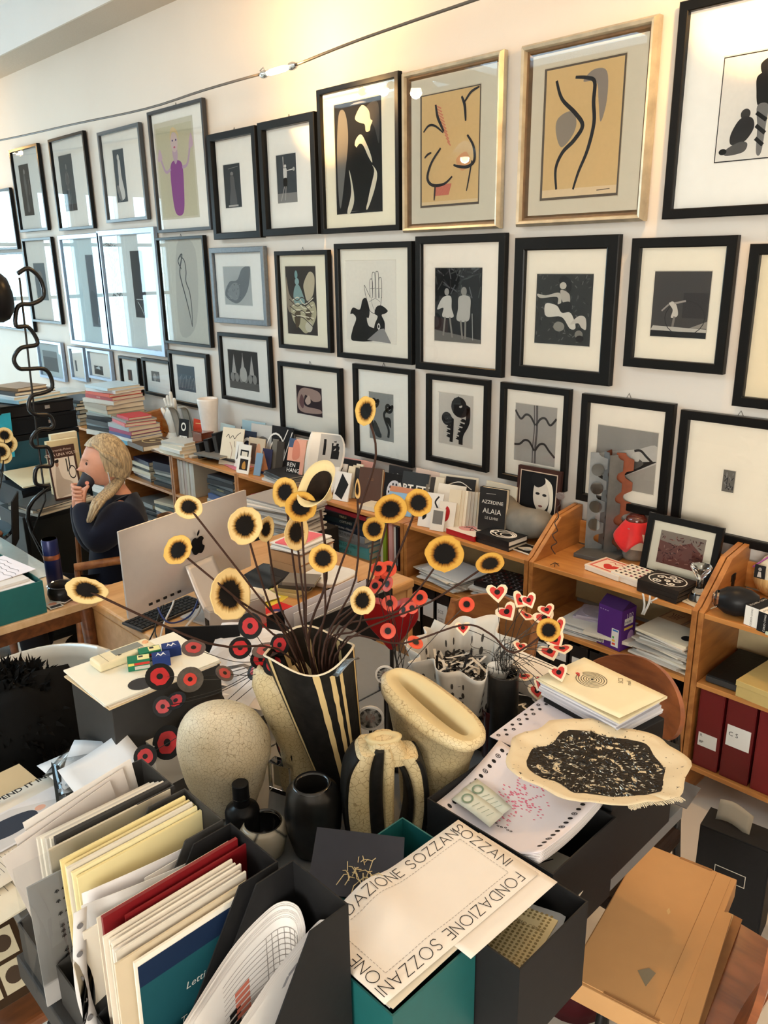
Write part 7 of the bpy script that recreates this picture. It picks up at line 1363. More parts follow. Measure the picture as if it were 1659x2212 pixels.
for k in range(26):
    a=rg.uniform(0,2*PI);p0=hfoot+Vector((0,0,.0));p1=p0+Vector((rg.uniform(-.04,.08),rg.uniform(-.04,.06),rg.uniform(.01,.06)));p2=p1+Vector((rg.uniform(-.05,.05),rg.uniform(-.05,.05),rg.uniform(-.02,.03)));p3=p2+Vector((rg.uniform(-.03,.03),rg.uniform(-.03,.03),rg.uniform(-.02,.01)))
    mb.tube(smooth_pts([p0,p1,p2,p3],6),.0006,4)
o=mb.build('tangled_wire',M_WIRE);o['kind']='stuff';tag(o,'tangle of fine dark wires around the heart petals','wire')
t=thing('wire_pot','dark pot holding the tangled heart wires','pot',(hfoot.x,hfoot.y,TZ));MB().lathe([(.035,0),(.04,.02),(.038,.235),(.034,.235),(.034,.02),(0,.02)],24,cap=False).build('pot',M_METG,t,smooth='auto');MB().lathe([(.033,.235),(.036,.239),(.039,.235)],24,cap=False).build('rim',M_GLB,t,smooth=True)
# ------------------------------------------------------------------ more things on and around the table
t=thing('side_table','grey side table left behind the egg','table',(-1.72,1.32,0));MB().box((0,0,TZ-.0165),(.43,.66,.033)).build('table_top',M_TBL,t,bevel=.002)
for sx in (-1,1):
    for sy in (-1,1): MB().box((sx*.16,sy*.27,(TZ-.034)/2),(.035,.035,TZ-.034)).build('leg',M_LEGM,t)
# tall charcoal box column carrying the white folder, remote control and battery packs
t=thing('archive_column','tall charcoal archive box under the white folder','box',(-1.685,.812,0));MB().box((0,0,.37),(.215,.29,.74)).build('lower_box',M_CARDG,t,bevel=.002);MB().box((0,0,.868),(.215,.29,.254)).build('upper_box',M_CARDG,t,bevel=.002)
G4_=[PZ(x,y,1.0) for x,y in ((143,1455),(380,1368),(462,1435),(235,1530))];gc=sum(G4_,Vector())/4;ga=math.atan2(G4_[3].y-G4_[0].y,G4_[3].x-G4_[0].x)
z=heap('the folders under the remote control',gc.x,gc.y,.9955,3,.23,.30,[(222,198,160),(226,214,196),(230,226,214)],ga,.003,.006,jr=.04)
o=MB().box((0,0,.001),(.225,.30,.002)).build('white_folder',paper((236,232,216)),loc=(gc.x,gc.y,z),rot=(0,0,ga));tag(o,'white folder with a black round sticker under the remote control','folder');prints(o,[('ell',(54,54,56),.86,.34,.13,.10)],(-.1125,-.15,.002),(.225,0,0),(0,.30,0));z += .0025
text(o,'ARCHIVES',.010,(.055,-.055,.0025),(0,1,0),(-1,0,0),ink((206,206,200)),'lettering')
ra,rb_=PZ(205,1445,1.01),PZ(328,1400,1.01);rc=(ra+rb_)/2;rang=math.atan2(rb_.y-ra.y,rb_.x-ra.x);M_IV=mat('ivory_plastic',S(226,214,178),.4)
t=thing('remote_control','ivory air conditioner remote control with a grey display','remote control',(rc.x,rc.y,z),rang);L_=(rb_-ra).length
MB().box((0,0,.011),(L_,.058,.022)).build('body',M_IV,t,bevel=.006,seg=3);MB().box((.012,.004,.0222),(L_*.48,.030,.001)).build('display',mat('lcd_grey',S(128,130,122),.25),t);MB().box((-.052,0,.0222),(.0012,.056,.0008)).build('cover_seam',mat('seam',S(150,140,112),.6),t)
MB().lathe([(0,.0035),(.007,.003),(.0085,0)],16).build('power_button',mat('button_peach',S(226,168,120),.5),t,loc=(.062,.004,.022),smooth='auto')
for k in range(4): MB().box((.03+.013*(k%2),-.018+.008*(k//2)-.004,.0224),(.008,.005,.0014)).build('button',mat('button_grey',S(190,182,156),.5),t)
MB().prism([(-.02,-.016),(-.012,-.016),(-.020,-.009)],.022,.0228,'z').build('brand_mark',ink((50,48,46)),t)
for i,(px,py,dz) in enumerate(((322,1445,0),(345,1425,0))):
    p=PZ(px,py,1.0);t=thing('battery_box',['green and blue battery carton in front','green and blue battery carton behind'][i],'carton',(p.x,p.y,z),1.12+.12*i,'battery cartons');w,d,h=.095,.032,.026
    b=MB().box((-.022,0,h/2),(w*.55,d,h)).build('green_end',paper((36,116,84)),t);c=MB().box((.031,0,h/2),(w*.45,d,h)).build('blue_end',paper((36,56,116)),t)
    prints(b,[('rect',(226,220,160),.45,.1,.98,.9),('rect',(60,60,60),.5,.5,.7,.8)],(-.048,-d/2,h),(w*.55,0,0),(0,d,0));prints(b,[('rect',(196,60,50),.3,.55,.98,.8),('rect',(220,206,110),.02,.55,.28,.8),('rect',(190,190,180),.3,.1,.98,.45)],(-.048,-d/2,0),(w*.55,0,0),(0,0,h));prints(c,[('poly',(220,224,230),[(.2,.2),(.35,.8),(.5,.4),(.65,.8),(.8,.2),(.65,.5),(.5,.2),(.35,.5)])],(.0095,-d/2,h),(w*.45,0,0),(0,d,0))
# black card calendar with rows of rings, and dark hat-like shade
p=stand(415,1560,.05);t=thing('ring_pattern_board','black board with rows of small white rings','board',(p.x-.02,p.y+.06,TZ),rot=(-.25,0,.85));b=MB().box((0,0,.11),(.21,.012,.22)).build('board',mat('board_black',(.012,.012,.013),.5),t)
prints(b,[('ring',(150,148,142),.74+.09*i,.12+.10*j,.032,.03,.62) for i in range(3) for j in range(6)],(-.105,-.006,0),(.21,0,0),(0,0,.22))
def hatf(u,v): a=2*PI*u;r_=.02+.10*v;return Vector((r_*math.cos(a)*1.15,r_*math.sin(a)*.8,.10*math.cos(v*1.5)))
p=stand(430,1680,.06);o=MB().sheet(hatf,40,10,.002).build('fibre_fan',mat('straw_black',(.02,.018,.018),.6,var=.4,scale=90,bump=.5),loc=(p.x-.06,p.y+.02,TZ+.07),rot=(.7,-.5,.4),smooth=True);tag(o,'black fibre fan shade leaning behind the egg','fan')
p=stand(345,1690,.03);t=thing('white_carton','small white carton behind the magazine boxes','carton',(p.x,p.y,TZ),.05);MB().box((0,0,.06),(.11,.07,.12)).build('body',paper((206,198,184)),t,bevel=.001);MB().box((0,0,.122),(.112,.072,.004)).build('lid',paper((222,216,204)),t)
# crumpled white papers behind the egg, on the side table
for i,(px,py,rx_,rz_) in enumerate(((470,1480,.25,.3),(500,1510,.1,.9),(530,1480,.35,1.4),(485,1530,.15,.1),(545,1450,.3,.7))):
    p=PZ(px,py,.80+.008*i);rr_=random.Random(i);o=MB().sheet(lambda u,v: Vector(((u-.5)*.21,(v-.5)*.15,.03*math.sin(2.2*u+i)*math.sin(2*v+i*.7)+.02*noise.noise(Vector((u*3,v*3,i))))),8,6,.0008).build('crumpled_paper',paper((222,220,222)),loc=(p.x,p.y,.80+.026*i),rot=(rx_*.5,.1*(i%3),rz_));tag(o,'crumpled white printed sheet behind the egg, %s from the bottom' % ordn(i),'paper','crumpled sheets')
t=thing('paper_tray','grey letter tray under the crumpled sheets','tray',(-1.745,1.12,TZ));MB().box((0,0,.012),(.30,.25,.024)).build('tray',M_CARDG,t,bevel=.003);MB().box((0,0,.026),(.28,.23,.004)).build('pad',paper((200,198,198)),t)
# red heart box, painted target figures, dark red glass
p=stand(842,1530,.04);hb=(p.x-.05,p.y+.06,TZ);t=thing('red_heart','large glossy red heart-shaped object behind the stems','ornament',hb,0.75);HSx=[(x*.085,(y+1)*.085+.13) for x,y in HS];q=smooth_pts([(a,b_,0) for a,b_ in HSx],4,True)
MB().prism([(v.x,v.y) for v in q],-.02,.02,'y').build('heart',mat('heart_gloss',S(150,16,20),.3,coat=.3),t,bevel=.006,fix=True,smooth='auto');MB().tube([(0,0,0),(0,0,.14)],.006,8).build('rod',M_WIRE,t);MB().lathe([(.04,0),(.04,.01),(.01,.014)],20).build('foot',M_MATB,t)
def target(label,px,py,dep,R):
    c=at(px,py,dep);t=thing('target_figure',label,'ornament',(c.x,c.y,TZ),math.atan2(-c.y,-c.x)+PI/2,'painted target figures');h=c.z-TZ
    MB().tube([(0,.006,0),(0,.006,h)],.004,8).build('rod',M_WIRE,t);MB().lathe([(.025,0),(.025,.006),(.005,.01)],16).build('foot',M_MATB,t)
    for k,(r_,m) in enumerate(((1,paper((222,214,204))),(.82,M_BLKD),(.62,paper((226,218,206))),(.36,mat('salmon',S(190,110,84),.5)))): MB().lathe([(0,-.003-.0012*k),(R*r_,-.003-.0012*k),(R*r_,0),(0,0)],28).build('ring_disc',m,t,loc=(0,0,h),rot=(PI/2+PI,0,0) if False else (-PI/2+PI,0,0))
target('white target figure with a salmon centre beside the striped vase',800,1552,1.62,.032);target('white and black spiral target figure above the slot vase',832,1458,1.70,.024)
p=stand(1062,1640,.02);t=thing('red_glass','tall dark ruby glass tumbler behind the flyer box','glass',p);gh=PH(1062,1530,p)-TZ;MB().lathe([(.026,0),(.027,.004),(.029,gh),(.026,gh),(.024,.01),(0,.01)],28,cap=False).build('body',mat('ruby',S(58,6,10),.08,coat=.8),t,smooth='auto');MB().lathe([(.026,gh),(.0275,gh+.0015),(.029,gh)],28,cap=False).build('rim',MATS['ruby'],t,smooth=True)
p=PZ(1100,1520,.86);t=thing('black_gift_box','black box with white curling line drawing behind the ruby glass','box',(p.x+.04,p.y-.0,TZ),.05);bb=MB().box((0,0,.045),(.17,.17,.09)).build('body',M_CARDB,t,bevel=.002);b=MB().box((0,0,.10),(.172,.172,.02)).build('lid',M_CARDB,t,bevel=.002)
prints(b,[('curve',(230,228,222),.006,[(.1+.11*k+.07*math.cos(k*2.2+j),.3+.08*math.sin(k*2.2+j)+.3*j) for k in range(9)]) for j in range(3)]+[('rect',(230,226,220),.6,.78,.9,.9)],(-.085,-.085,.11),(.17,0,0),(0,.17,0))
p=PZ(1135,1440,.95);t=thing('long_box_lid','long white box labelled B/C behind the heart petals','box',(p.x,p.y+.05,TZ),-.08);b=MB().box((0,0,.09),(.30,.075,.18)).build('body',paper((218,214,208)),t,bevel=.001);text(b,'B/C',.024,(.04,-.02,.1805),(1,0,0),(0,1,0),ink((40,38,38)),'lettering');MB().box((0,0,.1795),(.302,.077,.002)).build('lid',paper((224,220,214)),t)
# ------------------------------------------------------------------ desk with the computer
M_DESK=wood('desk_beech',S(196,144,88),S(216,168,112),.35,(9,1.5,9));DZ=.72
t=thing('desk','light beech desk carrying the computer','desk',(-2.50,1.68,0));MB().box((0,0,DZ-.02),(.86,1.02,.04)).build('desk_top',M_DESK,t,bevel=.012,seg=3);MB().box((0,-.49,.34),(.84,.03,.68)).build('side_panel',M_DESK,t,bevel=.003);MB().box((0,.49,.34),(.84,.03,.68)).build('side_panel',M_DESK,t,bevel=.003);MB().box((.40,0,DZ-.13),(.022,.95,.18)).build('apron',M_DESK,t);MB().box((-.40,0,DZ-.13),(.022,.95,.18)).build('apron',M_DESK,t)
M_ALU=mat('aluminium',S(196,190,186),.38,.45,var=.03);a,b=PZ(276,1338,.80),PZ(540,1222,.80);mc_=(a+b)/2;dx_=(b-a);MW=dx_.length;mang=math.atan2(dx_.y,dx_.x);MT=PH(272,1146,a)
t=thing('computer','all-in-one desktop computer seen from behind on its aluminium stand','computer',(mc_.x,mc_.y,DZ),mang-PI);mh=MT-.80;z0=.08
# local: x along the panel, -y towards the camera (back of the machine)... flipped so that the back faces +y
def panel(u,v):
    x=(u-.5)*MW;zz=z0+mh*v;bul=.035*max(0,1-(abs(u-.5)*2.1)**2)*max(0,1-(abs(v-.5)*2.1)**2);return Vector((x,.006+bul,zz))
fmx=t
mb=MB();mb.grid(panel,24,18);
sh_o=mb.build('back_shell',M_ALU,t,smooth=True);MB().box((0,0,z0+mh/2),(MW,.010,mh)).build('screen_body',M_ALU,t,bevel=.004);MB().box((0,-.006,z0+mh*.55),(MW-.01,.002,mh*.86)).build('screen',mat('screen_black',(.01,.01,.012),.08),t)
yb=.006+.035+.004
ap=smooth_pts([(0,.30,0),(.14,.36,0),(.30,.33,0),(.40,.20,0),(.30,.08,0),(.30,-.08,0),(.42,-.20,0),(.30,-.42,0),(.16,-.50,0),(0,-.45,0),(-.16,-.50,0),(-.32,-.40,0),(-.43,-.12,0),(-.42,.12,0),(-.30,.32,0),(-.14,.36,0)],4,True)
lf=smooth_pts([(0,.42,0),(.02,.56,0),(.16,.70,0),(.17,.56,0),(.10,.46,0)],4,True);AS=.075;lz=z0+mh*.60
for nm,q in (('logo_apple',ap),('logo_leaf',lf)): MB().add([(-v.x*AS,yb-.004*(abs(v.y)*.2),lz+v.y*AS) for v in q],[tuple(range(len(q)))]).build(nm,mat('logo_black',(.008,.008,.009),.15),t)
MB().add([(-.16*MW-.10*MW,.022,z0+.03),(-.16*MW,.024,z0+.03),(-.16*MW,.024,z0+.034),(-.26*MW,.022,z0+.034)],[(0,1,2,3)]).build('vent_slot',M_BLKD,t)
ft=MB().sheet(lambda u,v: Vector(((u-.5)*.15*(1-.12*v),.19-.15*v**.75,.004+.20*v**1.25+.0)),8,14,.008).build('stand',M_ALU,t,smooth=True);MB().box((0,.10,.004),(.16,.19,.008)).build('foot',M_ALU,t,bevel=.003)
MB().lathe([(0,0),(.022,0),(.023,.003)],24).build('cable_hole',mat('hole_dark',S(120,90,60),.6),t,loc=(0,.158,.055),rot=(PI/2-.95+PI,0,0))
for k in range(5): MB().box((.22-.032*k,.03,z0+.035),(.014,.004,.008)).build('port',M_BLKD,t)
def wline(label,pts,r_,m,name='cable'): return tag(MB().tube(smooth_pts(pts,8),r_,6).build(name,m,smooth=True),label,'cable')
q=lambda px,py,z_: PZ(px,py,z_)
wline('blue network cable looping from the computer',[q(333,1265,.80),q(340,1310,.78),q(365,1345,.735),q(410,1330,.735),q(432,1285,.78),q(438,1262,.80)],.0035,mat('cable_blue',S(30,50,110),.5))
wline('white power cable hanging from the computer',[q(372,1268,.80),q(375,1300,.78),q(355,1345,.735),q(345,1385,.727)],.0035,mat('cable_white',(.62,.60,.57),.5))
wline('white cable running down from the stand hole',[q(440,1275,.79),q(430,1320,.75),q(405,1350,.735),q(385,1385,.727)],.005,MATS['cable_white'])
wline('thin black cable from the left ports',[q(350,1268,.80),q(352,1310,.76),q(338,1350,.73),q(322,1385,.727)],.0025,mat('cable_black',(.012,.012,.012),.5));wline('second thin black cable crossing it',[q(358,1268,.80),q(345,1320,.75),q(335,1365,.73),q(350,1395,.727)],.0025,MATS['cable_black'])
a,b,c=PZ(312,1332,DZ),PZ(420,1290,DZ),PZ(352,1352,DZ);kc=(b+c)/2+Vector((.02,-.03,0));t=thing('keyboard','dark slim keyboard lying behind the computer','keyboard',(kc.x-.03,kc.y-.02,DZ),math.atan2(b.y-a.y,b.x-a.x)+.05);MB().box((0,0,.005),(.30,.115,.010)).build('body',mat('kb_grey',S(58,58,60),.4,.4),t,bevel=.003)
km=MB().box((0,0,.0015),(.016,.016,.003));k0=None
for j in range(5):
    for i in range(14):
        if k0 is None: k0=km.build('key',mat('key_black',(.014,.014,.015),.45),t,loc=(-.132+.0203*i,-.042+.021*j,.010))
        else: k1=k0.copy();COL.objects.link(k1);k1.parent=t;k1.location=(-.132+.0203*i,-.042+.021*j,.010)
a,b=PZ(432,1396,DZ),PZ(622,1338,DZ);mc2=(a+b)/2;t=thing('drive_slab','upright brushed aluminium drive unit beside the desk edge','drive',(mc2.x-.02,mc2.y,DZ),math.atan2(b.y-a.y,b.x-a.x));sl=(b-a).length*.62;shh=PH(432,1330,a)-DZ
MB().box((-.02,0,shh/2+.004),(sl,.045,shh-.004)).build('body',M_ALU,t,bevel=.003);MB().box((-.02,0,shh+.003),(sl*.98,.043,.003)).build('top_plate',mat('alu_bright',S(210,206,202),.3,.6),t);MB().box((.0,-.045,.003),(sl*.9,.05,.006)).build('clear_foot',mat('clear_foot',S(170,170,172),.15,coat=.5),t);MB().box((-.02-sl/2-.001,0,.05),(.002,.03,.06)).build('port_panel',M_BLKD,t)
# red book, papers, notes, tablet, router
p=PZ(596,1340,DZ);book('red paperback with a small dancer cover, lying on the desk',(p.x,p.y-.01,DZ),.17,.23,.012,(196,36,44),.1,top=[('rect',(206,44,50),0,0,1,1),('ell',(60,60,120),.3,.72,.12,.08),('blob',(226,170,150),[(.25,.5),(.45,.55),(.4,.7),(.28,.68)]),('line',(240,220,210),.004,[(.3,.4),(.8,.42)]),('line',(240,220,210),.004,[(.35,.34),(.75,.36)])])
heap('the notes between red book and tablet',-2.36,1.63,DZ,5,.16,.12,[(232,214,90),(226,170,180),(190,214,120),(224,220,206),(230,226,214)],.3,.0015,.05,jr=.5)
t=thing('tablet','black glossy tablet lying behind the notes','tablet',(-2.52,1.77,DZ),.35);MB().box((0,0,.005),(.18,.25,.009)).build('body',mat('tablet_black',(.012,.012,.014),.35),t,bevel=.003);MB().box((0,0,.0098),(.165,.23,.0006)).build('glass',mat('tablet_glass',(.02,.022,.025),.06),t)
for i in range(4): book(['bottom','second','third','top'][i]+' cream notebook of the small pile before the router',(-2.33+.01*i,1.76+.01*i,DZ+.014*i),.13,.10,.0135,[(214,196,150),(190,170,120),(60,58,58),(120,116,112)][i],.3+.1*i,group='small notebooks before the router',name='notebook',cat='notebook')
p=PZ(700,1262,DZ);t=thing('router','white rounded square router on the desk end','router',(p.x,p.y+.03,DZ),.2);rg_=[[Vector((*sup(2*PI*k/40,kx,kx,4),z_)) for k in range(40)] for z_,kx in ((0,.06),(.004,.07),(.02,.088),(.034,.092),(.038,.088))];mb=MB();ring_loft(mb,rg_);mb.add(rg_[-1],[tuple(range(40))]);mb.build('body',mat('plastic_white',(.75,.74,.72),.35),t,smooth='auto');MB().box((.06,-.062,.012),(.02,.03,.012)).build('socket',M_BLKD,t)
# wooden drawers / book blocks, paper heap and printer tray behind
for i in range(2): book('tan cardboard archive book, %s in the desk corner pile' % ['lower','upper'][i],(-2.52,1.97,DZ+.045*i),.17,.22,.044,(176,132,92),.12+.05*i,group='tan archive books')
z=heap('the pamphlets on the tan archive books',-2.52,1.97,DZ+.091,6,.17,.22,[(224,220,214),(206,202,198),(226,222,216)],.15,.004,.012);book('pink pamphlet on top of the desk corner pile',(-2.52,1.96,z),.12,.18,.005,(226,104,116),.25,name='pamphlet',cat='pamphlet',soft=True)
t=thing('low_cabinet','low dark cabinet behind the desk under the printed papers','cabinet',(-3.15,2.36,0));MB().box((0,0,.33),(.42,.36,.66)).build('body',mat('cabinet_dark',S(40,38,38),.5),t,bevel=.002);MB().box((0,-.181,.45),(.38,.004,.2)).build('drawer',mat('cabinet_drawer',S(52,50,48),.5),t)
z=heap('the tall print heap behind the computer',-3.12,2.34,.661,20,.33,.26,[(216,210,202),(190,184,176),(226,220,212),(160,154,150)],.2,.0075,.016)
z=heap('the white sheets left behind the computer',-3.72,2.24,.52,8,.42,.28,[(224,222,216),(232,230,224)],.1,.006,.02);t=thing('sheet_stand','low grey stand under the white sheets behind the computer','stand',(-3.72,2.24,0));MB().box((0,0,.5),(.46,.32,.036)).build('top',M_TBL,t);
for sx in (-1,1): MB().box((sx*.19,0,.24),(.03,.28,.48)).build('leg',M_LEGM,t)
# black tray with standing papers at the desk end
p=PZ(690,1420,DZ);open_box('black letter tray at the near desk end',-2.07,-1.93,1.45,1.92,.62,.80,M_CARDB,'letter_tray')
t=thing('tray_stand','slim wooden stand carrying the black letter tray','stand',(-2.0,1.685,0));MB().box((0,0,.605),(.13,.46,.028)).build('top',M_DESK,t);
for sy in (-1,1): MB().box((0,sy*.2,.295),(.11,.02,.59)).build('leg',M_DESK,t)
for i in range(4): slip('white sheet standing in the black letter tray, %s from the desk' % ordn(i),-2.055+.022*i,1.69+.02*i,.34,.20-.01*i,[(214,210,216),(226,222,224),(200,198,206),(220,214,208)][i],.002,.08+.02*i,0,z=.628,lean=.08,group='sheets in the letter tray',name='paper_sheet',cat='paper')
# ------------------------------------------------------------------ left tables, chairs, lamp and far boxes
M_WALN=wood('walnut',S(96,52,26),S(140,84,46),.35,(2,10,10));M_CHAIRW=wood('chair_oak',S(128,76,38),S(172,112,60),.35,(2,9,9))
t=thing('work_table','wooden table with tapered legs under the teal box','table',(-3.31,.88,0));MB().box((0,0,.725),(1.06,.62,.03)).build('table_top',wood('table_pale',S(196,162,120),S(214,184,146),.4,(1,8,8)),t,bevel=.003)
for sx in (-1,1):
    for sy in (-1,1): MB().tube([(sx*.47,sy*.27,.71),(sx*.49,sy*.29,0)],[.028,.016],10).build('leg',M_WALN,t,smooth='auto')
MB().box((0,0,.675),(.95,.55,.07)).build('apron',M_WALN,t)
MB().box((-.18,0,.7415),(.70,.61,.003)).build('glass_plate',mat('table_glass',S(150,160,160),.12,coat=.5),t)
open_box('teal cloth-covered box full of handwritten letters',-3.22,-2.79,.60,.99,.7405,.865,M_TEALB,'letter_box')
z=heap('the letters piled in the teal box',-3.0,.795,.746,12,.38,.34,[(206,204,204),(222,220,222),(214,210,206)],.05,.0105,.012,jr=.06)
o=MB().box((0,0,.001),(.24,.33,.002)).build('handwritten_letter',paper((226,222,230)),loc=(-2.99,.83,z+.0),rot=(.02,0,.12));tag(o,'handwritten letter on top of the teal box','letter')
hw=[]
for k in range(13):
    n=9+(k*5)%4;hw.append(('curve',(60,58,64),.0016,[(.12+.085*j,.92-.068*k+.012*((j*7+k*3)%5-2)/2) for j in range(n-(0 if k%4 else 4))]))
prints(o,hw,(-.12,-.165,.002),(.24,0,0),(0,.33,0),'handwriting')
p=PZ(108,1250,.743);t=thing('spray_can','dark blue spray can with a copper band','can',(-3.02,1.12,.743));hc=PH(100,1165,(-3.02,1.12))-.743;MB().lathe([(.03,0),(.031,.004),(.031,hc*.62)],24).build('body',mat('can_blue',S(28,36,84),.3,.3),t,smooth='auto');MB().lathe([(.0312,hc*.58),(.0316,hc*.60),(.0316,hc*.66),(.0312,hc*.68)],24,cap=False).build('band',mat('copper',S(176,112,84),.3,.8),t,smooth=True);MB().lathe([(.030,hc*.66),(.0305,hc*.97),(.028,hc),(0,hc)],24).build('cap',MATS['can_blue'],t,smooth='auto');MB().lathe([(.0,hc+.001),(.027,hc+.001)],24).build('cap_top',mat('peach_cap',S(226,186,160),.4),t)
t=thing('black_tape','black round leather coil beside the teal box','coil',(-2.88,1.09,.743));MB().lathe([(.05,0),(.056,.02),(.05,.05),(.040,.05),(.045,.02),(.04,0)],28,cap=False).build('coil',mat('leather_coil',(.012,.011,.011),.35),t,smooth=True);MB().lathe([(.047,.052),(.05,.054),(.053,.052)],28,cap=False).build('edge',M_GLB,t)
t=thing('pink_bottle','small pink square bottle with a pink cap','bottle',(-2.81,1.12,.743),.3);MB().box((0,0,.024),(.042,.03,.048)).build('body',mat('pink_plastic',S(222,40,104),.3),t,bevel=.003);MB().lathe([(.010,.048),(.0105,.075),(.008,.082),(0,.083)],16).build('cap',MATS['pink_plastic'],t,smooth='auto')
for i in range(3): flat_card('small photo print scattered at the table end, %s one' % ['left','middle','right'][i],-2.83-.02*i,1.03+.04*i,.7435+.0025*i,.07,.05,(190,190,186),(0,0,.5*i),[('ell',(180,130,110),.4,.5,.2,.3),('rect',(40,42,46),.65,.1,.95,.9)],'photo_print','photo')
# wooden chair before that table
def wood_chair(label,loc,rz,m,back=True,seat_m=None,armr=False,bh=.80,name='wooden_chair',sh=.45,top_w=.44):
    t=thing(name,label,'chair',loc,rz)
    MB().box((0,0,sh),(.44,.42,.03)).build('seat',seat_m or m,t,bevel=.012,seg=3)
    for sx in (-1,1):
        MB().tube([(sx*.18,.18,sh-.01),(sx*.20,.20,0)],[.019,.012],10).build('leg',m,t,smooth='auto')
        MB().tube(smooth_pts([(sx*.20,-.22,0),(sx*.19,-.19,sh),(sx*.185,-.25,bh)],6),[.013]*3+[.018]*10,10).build('leg',m,t,smooth='auto')
        if armr: MB().tube(smooth_pts([(sx*.22,-.24,sh+.2),(sx*.25,-.05,sh+.23),(sx*.24,.17,sh+.22)],5),[.012,.014]+[.019]*9,10).build('arm',m,t,smooth='auto');MB().tube([(sx*.24,.16,sh+.21),(sx*.20,.17,sh)],.013,8).build('arm_post',m,t)
    if back: MB().sheet(lambda u,v: Vector(((u-.5)*top_w,-.24-.06*math.cos((u-.5)*PI)+.0,bh-.11+.16*v*(1-.35*(2*u-1)**2))),16,6,.014).build('back_rail',m,t,smooth='auto')
    return t
wood_chair('walnut chair with a broad curved back before the teal box',(-2.80,.40,0),2.6,M_WALN,bh=.74)
# white tub chair with black feather garment
M_SHELL=mat('shell_white',S(214,208,196),.25,coat=.3,var=.03);wc=Vector((-2.13,.62,0))
t=thing('tub_chair','white moulded tub chair with the black feathers on it','chair',wc,.15)
def tub(u,v):
    a=2*PI*u;r_=.17+.14*v**.6;top=.33+.08*math.cos(a);return Vector((r_*math.sin(a)*1.05,r_*math.cos(a),.42+top*v**1.3))
MB().sheet(tub,40,12,.012).build('shell',M_SHELL,t,smooth=True);MB().lathe([(0,.41),(.17,.412),(.19,.425),(0,.43)],36).build('seat',M_SHELL,t,smooth=True);MB().lathe([(.2,0),(.2,.01),(.03,.03),(.025,.40),(.04,.41)],32).build('pedestal',M_SHELL,t,smooth='auto')
fb=thing('feather_garment','black feather garment heaped on the white tub chair','garment',(wc.x,wc.y,.425));rg=random.Random(8)
mb=MB();mb.lathe([(0,0),(.12,.0),(.16,.08),(.19,.22),(.20,.34),(.15,.43),(0,.45)],28,fn=lambda p: p*(1+.14*noise.noise(p*9)));mb.build('body',mat('feather_black',(.004,.004,.004),.9,spec=.1),fb,smooth=True)
mb=MB()
for k in range(900):
    a=rg.uniform(0,2*PI);e=rg.uniform(.1,1.5);d=Vector((math.cos(a)*math.cos(e),math.sin(a)*math.cos(e),math.sin(e)));p0=Vector((d.x*.19,d.y*.19,.26+d.z*.18));tdir=(d+Vector((rg.uniform(-1,1),rg.uniform(-1,1),rg.uniform(-.8,.5)))*.8).normalized();L=rg.uniform(.03,.07);n=tdir.cross(d).normalized()*.004
    mb.add([p0-n,p0+tdir*L*.6-n*1.4+Vector((0,0,.004)),p0+tdir*L+Vector((0,0,-.006)),p0+tdir*L*.6+n*1.4,p0+n],[(0,1,4),(1,3,4),(1,2,3)])
o=mb.build('feathers',MATS['feather_black'],fb);o['kind']='stuff'
# near left: brown wooden chair loaded with newspapers
wood_chair('brown chair loaded with newspapers, at the lower left edge',(-1.63,.40,0),PI*.5,M_WALN,False,bh=.46)
z=heap('the document pile on the brown chair',-1.665,.42,.4655,18,.28,.26,[(214,206,190),(226,222,214),(196,176,140),(222,216,206),(206,200,190)],.1,.018,.014,jr=.1)
o=MB().sheet(lambda u,v: Vector(((u-.5)*.29,(v-.5)*.38,.01*math.sin(3*u)+.004*math.sin(5*v))),10,10,.0015).build('newspaper',paper((216,208,194)),loc=(-1.56,.475,z+.012),rot=(0,-.05,.10+PI/2*0),smooth=True);tag(o,'newspaper page headed TO SPEND IT IN with a walking figure photograph','newspaper')
npz=.016;prints(o,[('rect',(206,204,206),.28,.06,.72,.70),('poly',(190,188,188),[(.3,.4),(.5,.68),(.7,.5),(.7,.1),(.32,.1)]),('blob',(40,46,60),[(.40,.16),(.52,.14),(.60,.30),(.56,.46),(.44,.48),(.38,.34)]),('ell',(206,160,140),.46,.52,.035,.03),('rect',(60,56,52),.72,.72,.80,.95),('ell',(190,186,176),.76,.84,.02,.08)]+[('line',(120,114,106),.0012,[(.76,.05+.022*k),(.95,.05+.022*k)]) for k in range(26)]+[('line',(130,124,116),.0012,[(.05+.022*k,.72),(.05+.022*k,.95)]) for k in range(6)],(-.145,-.19,npz),(.29,0,0),(0,.38,0))
text(o,'TO SPEND IT IN...',.023,(-.105,-.09,npz+.001),(0,1,0),(-1,0,0),ink((30,28,28)),'headline','LEFT',.0006,.0006)
o=MB().sheet(lambda u,v: Vector(((u-.5)*.15,(v-.5)*.19,.012*u)),4,4,.004).build('booklet',paper((222,212,190)),loc=(-1.40,.36,z+.008),rot=(0,.04,.1));tag(o,'small cream booklet with a large initial I, on the pile edge','booklet');text(o,'I',.03,(-.055,-.06,.006),(0,1,0),(-1,0,0),ink((30,28,28)),'initial');prints(o,lines(10,.1,.8,.3,.9),(-.075,-.095,.006),(.15,0,0),(0,.19,0))
for i in range(5):
    o=MB().sheet(lambda u,v: Vector(((u-.5)*.16,(v-.5)*.12,.02*math.sin(2.5*u+i)*math.sin(2*v))),6,6,.0006).build('plastic_wrap',M_CLEAR if i % 2 else paper((216,220,226)),loc=(-1.66+.03*i,.60+.02*(i%3),z+.03+.012*i),rot=(.1*i,-.1,.4*i),smooth=True);tag(o,'crinkled pale wrapper above the newspaper, %s from the left' % ordn(i),'wrapper','pale wrappers')
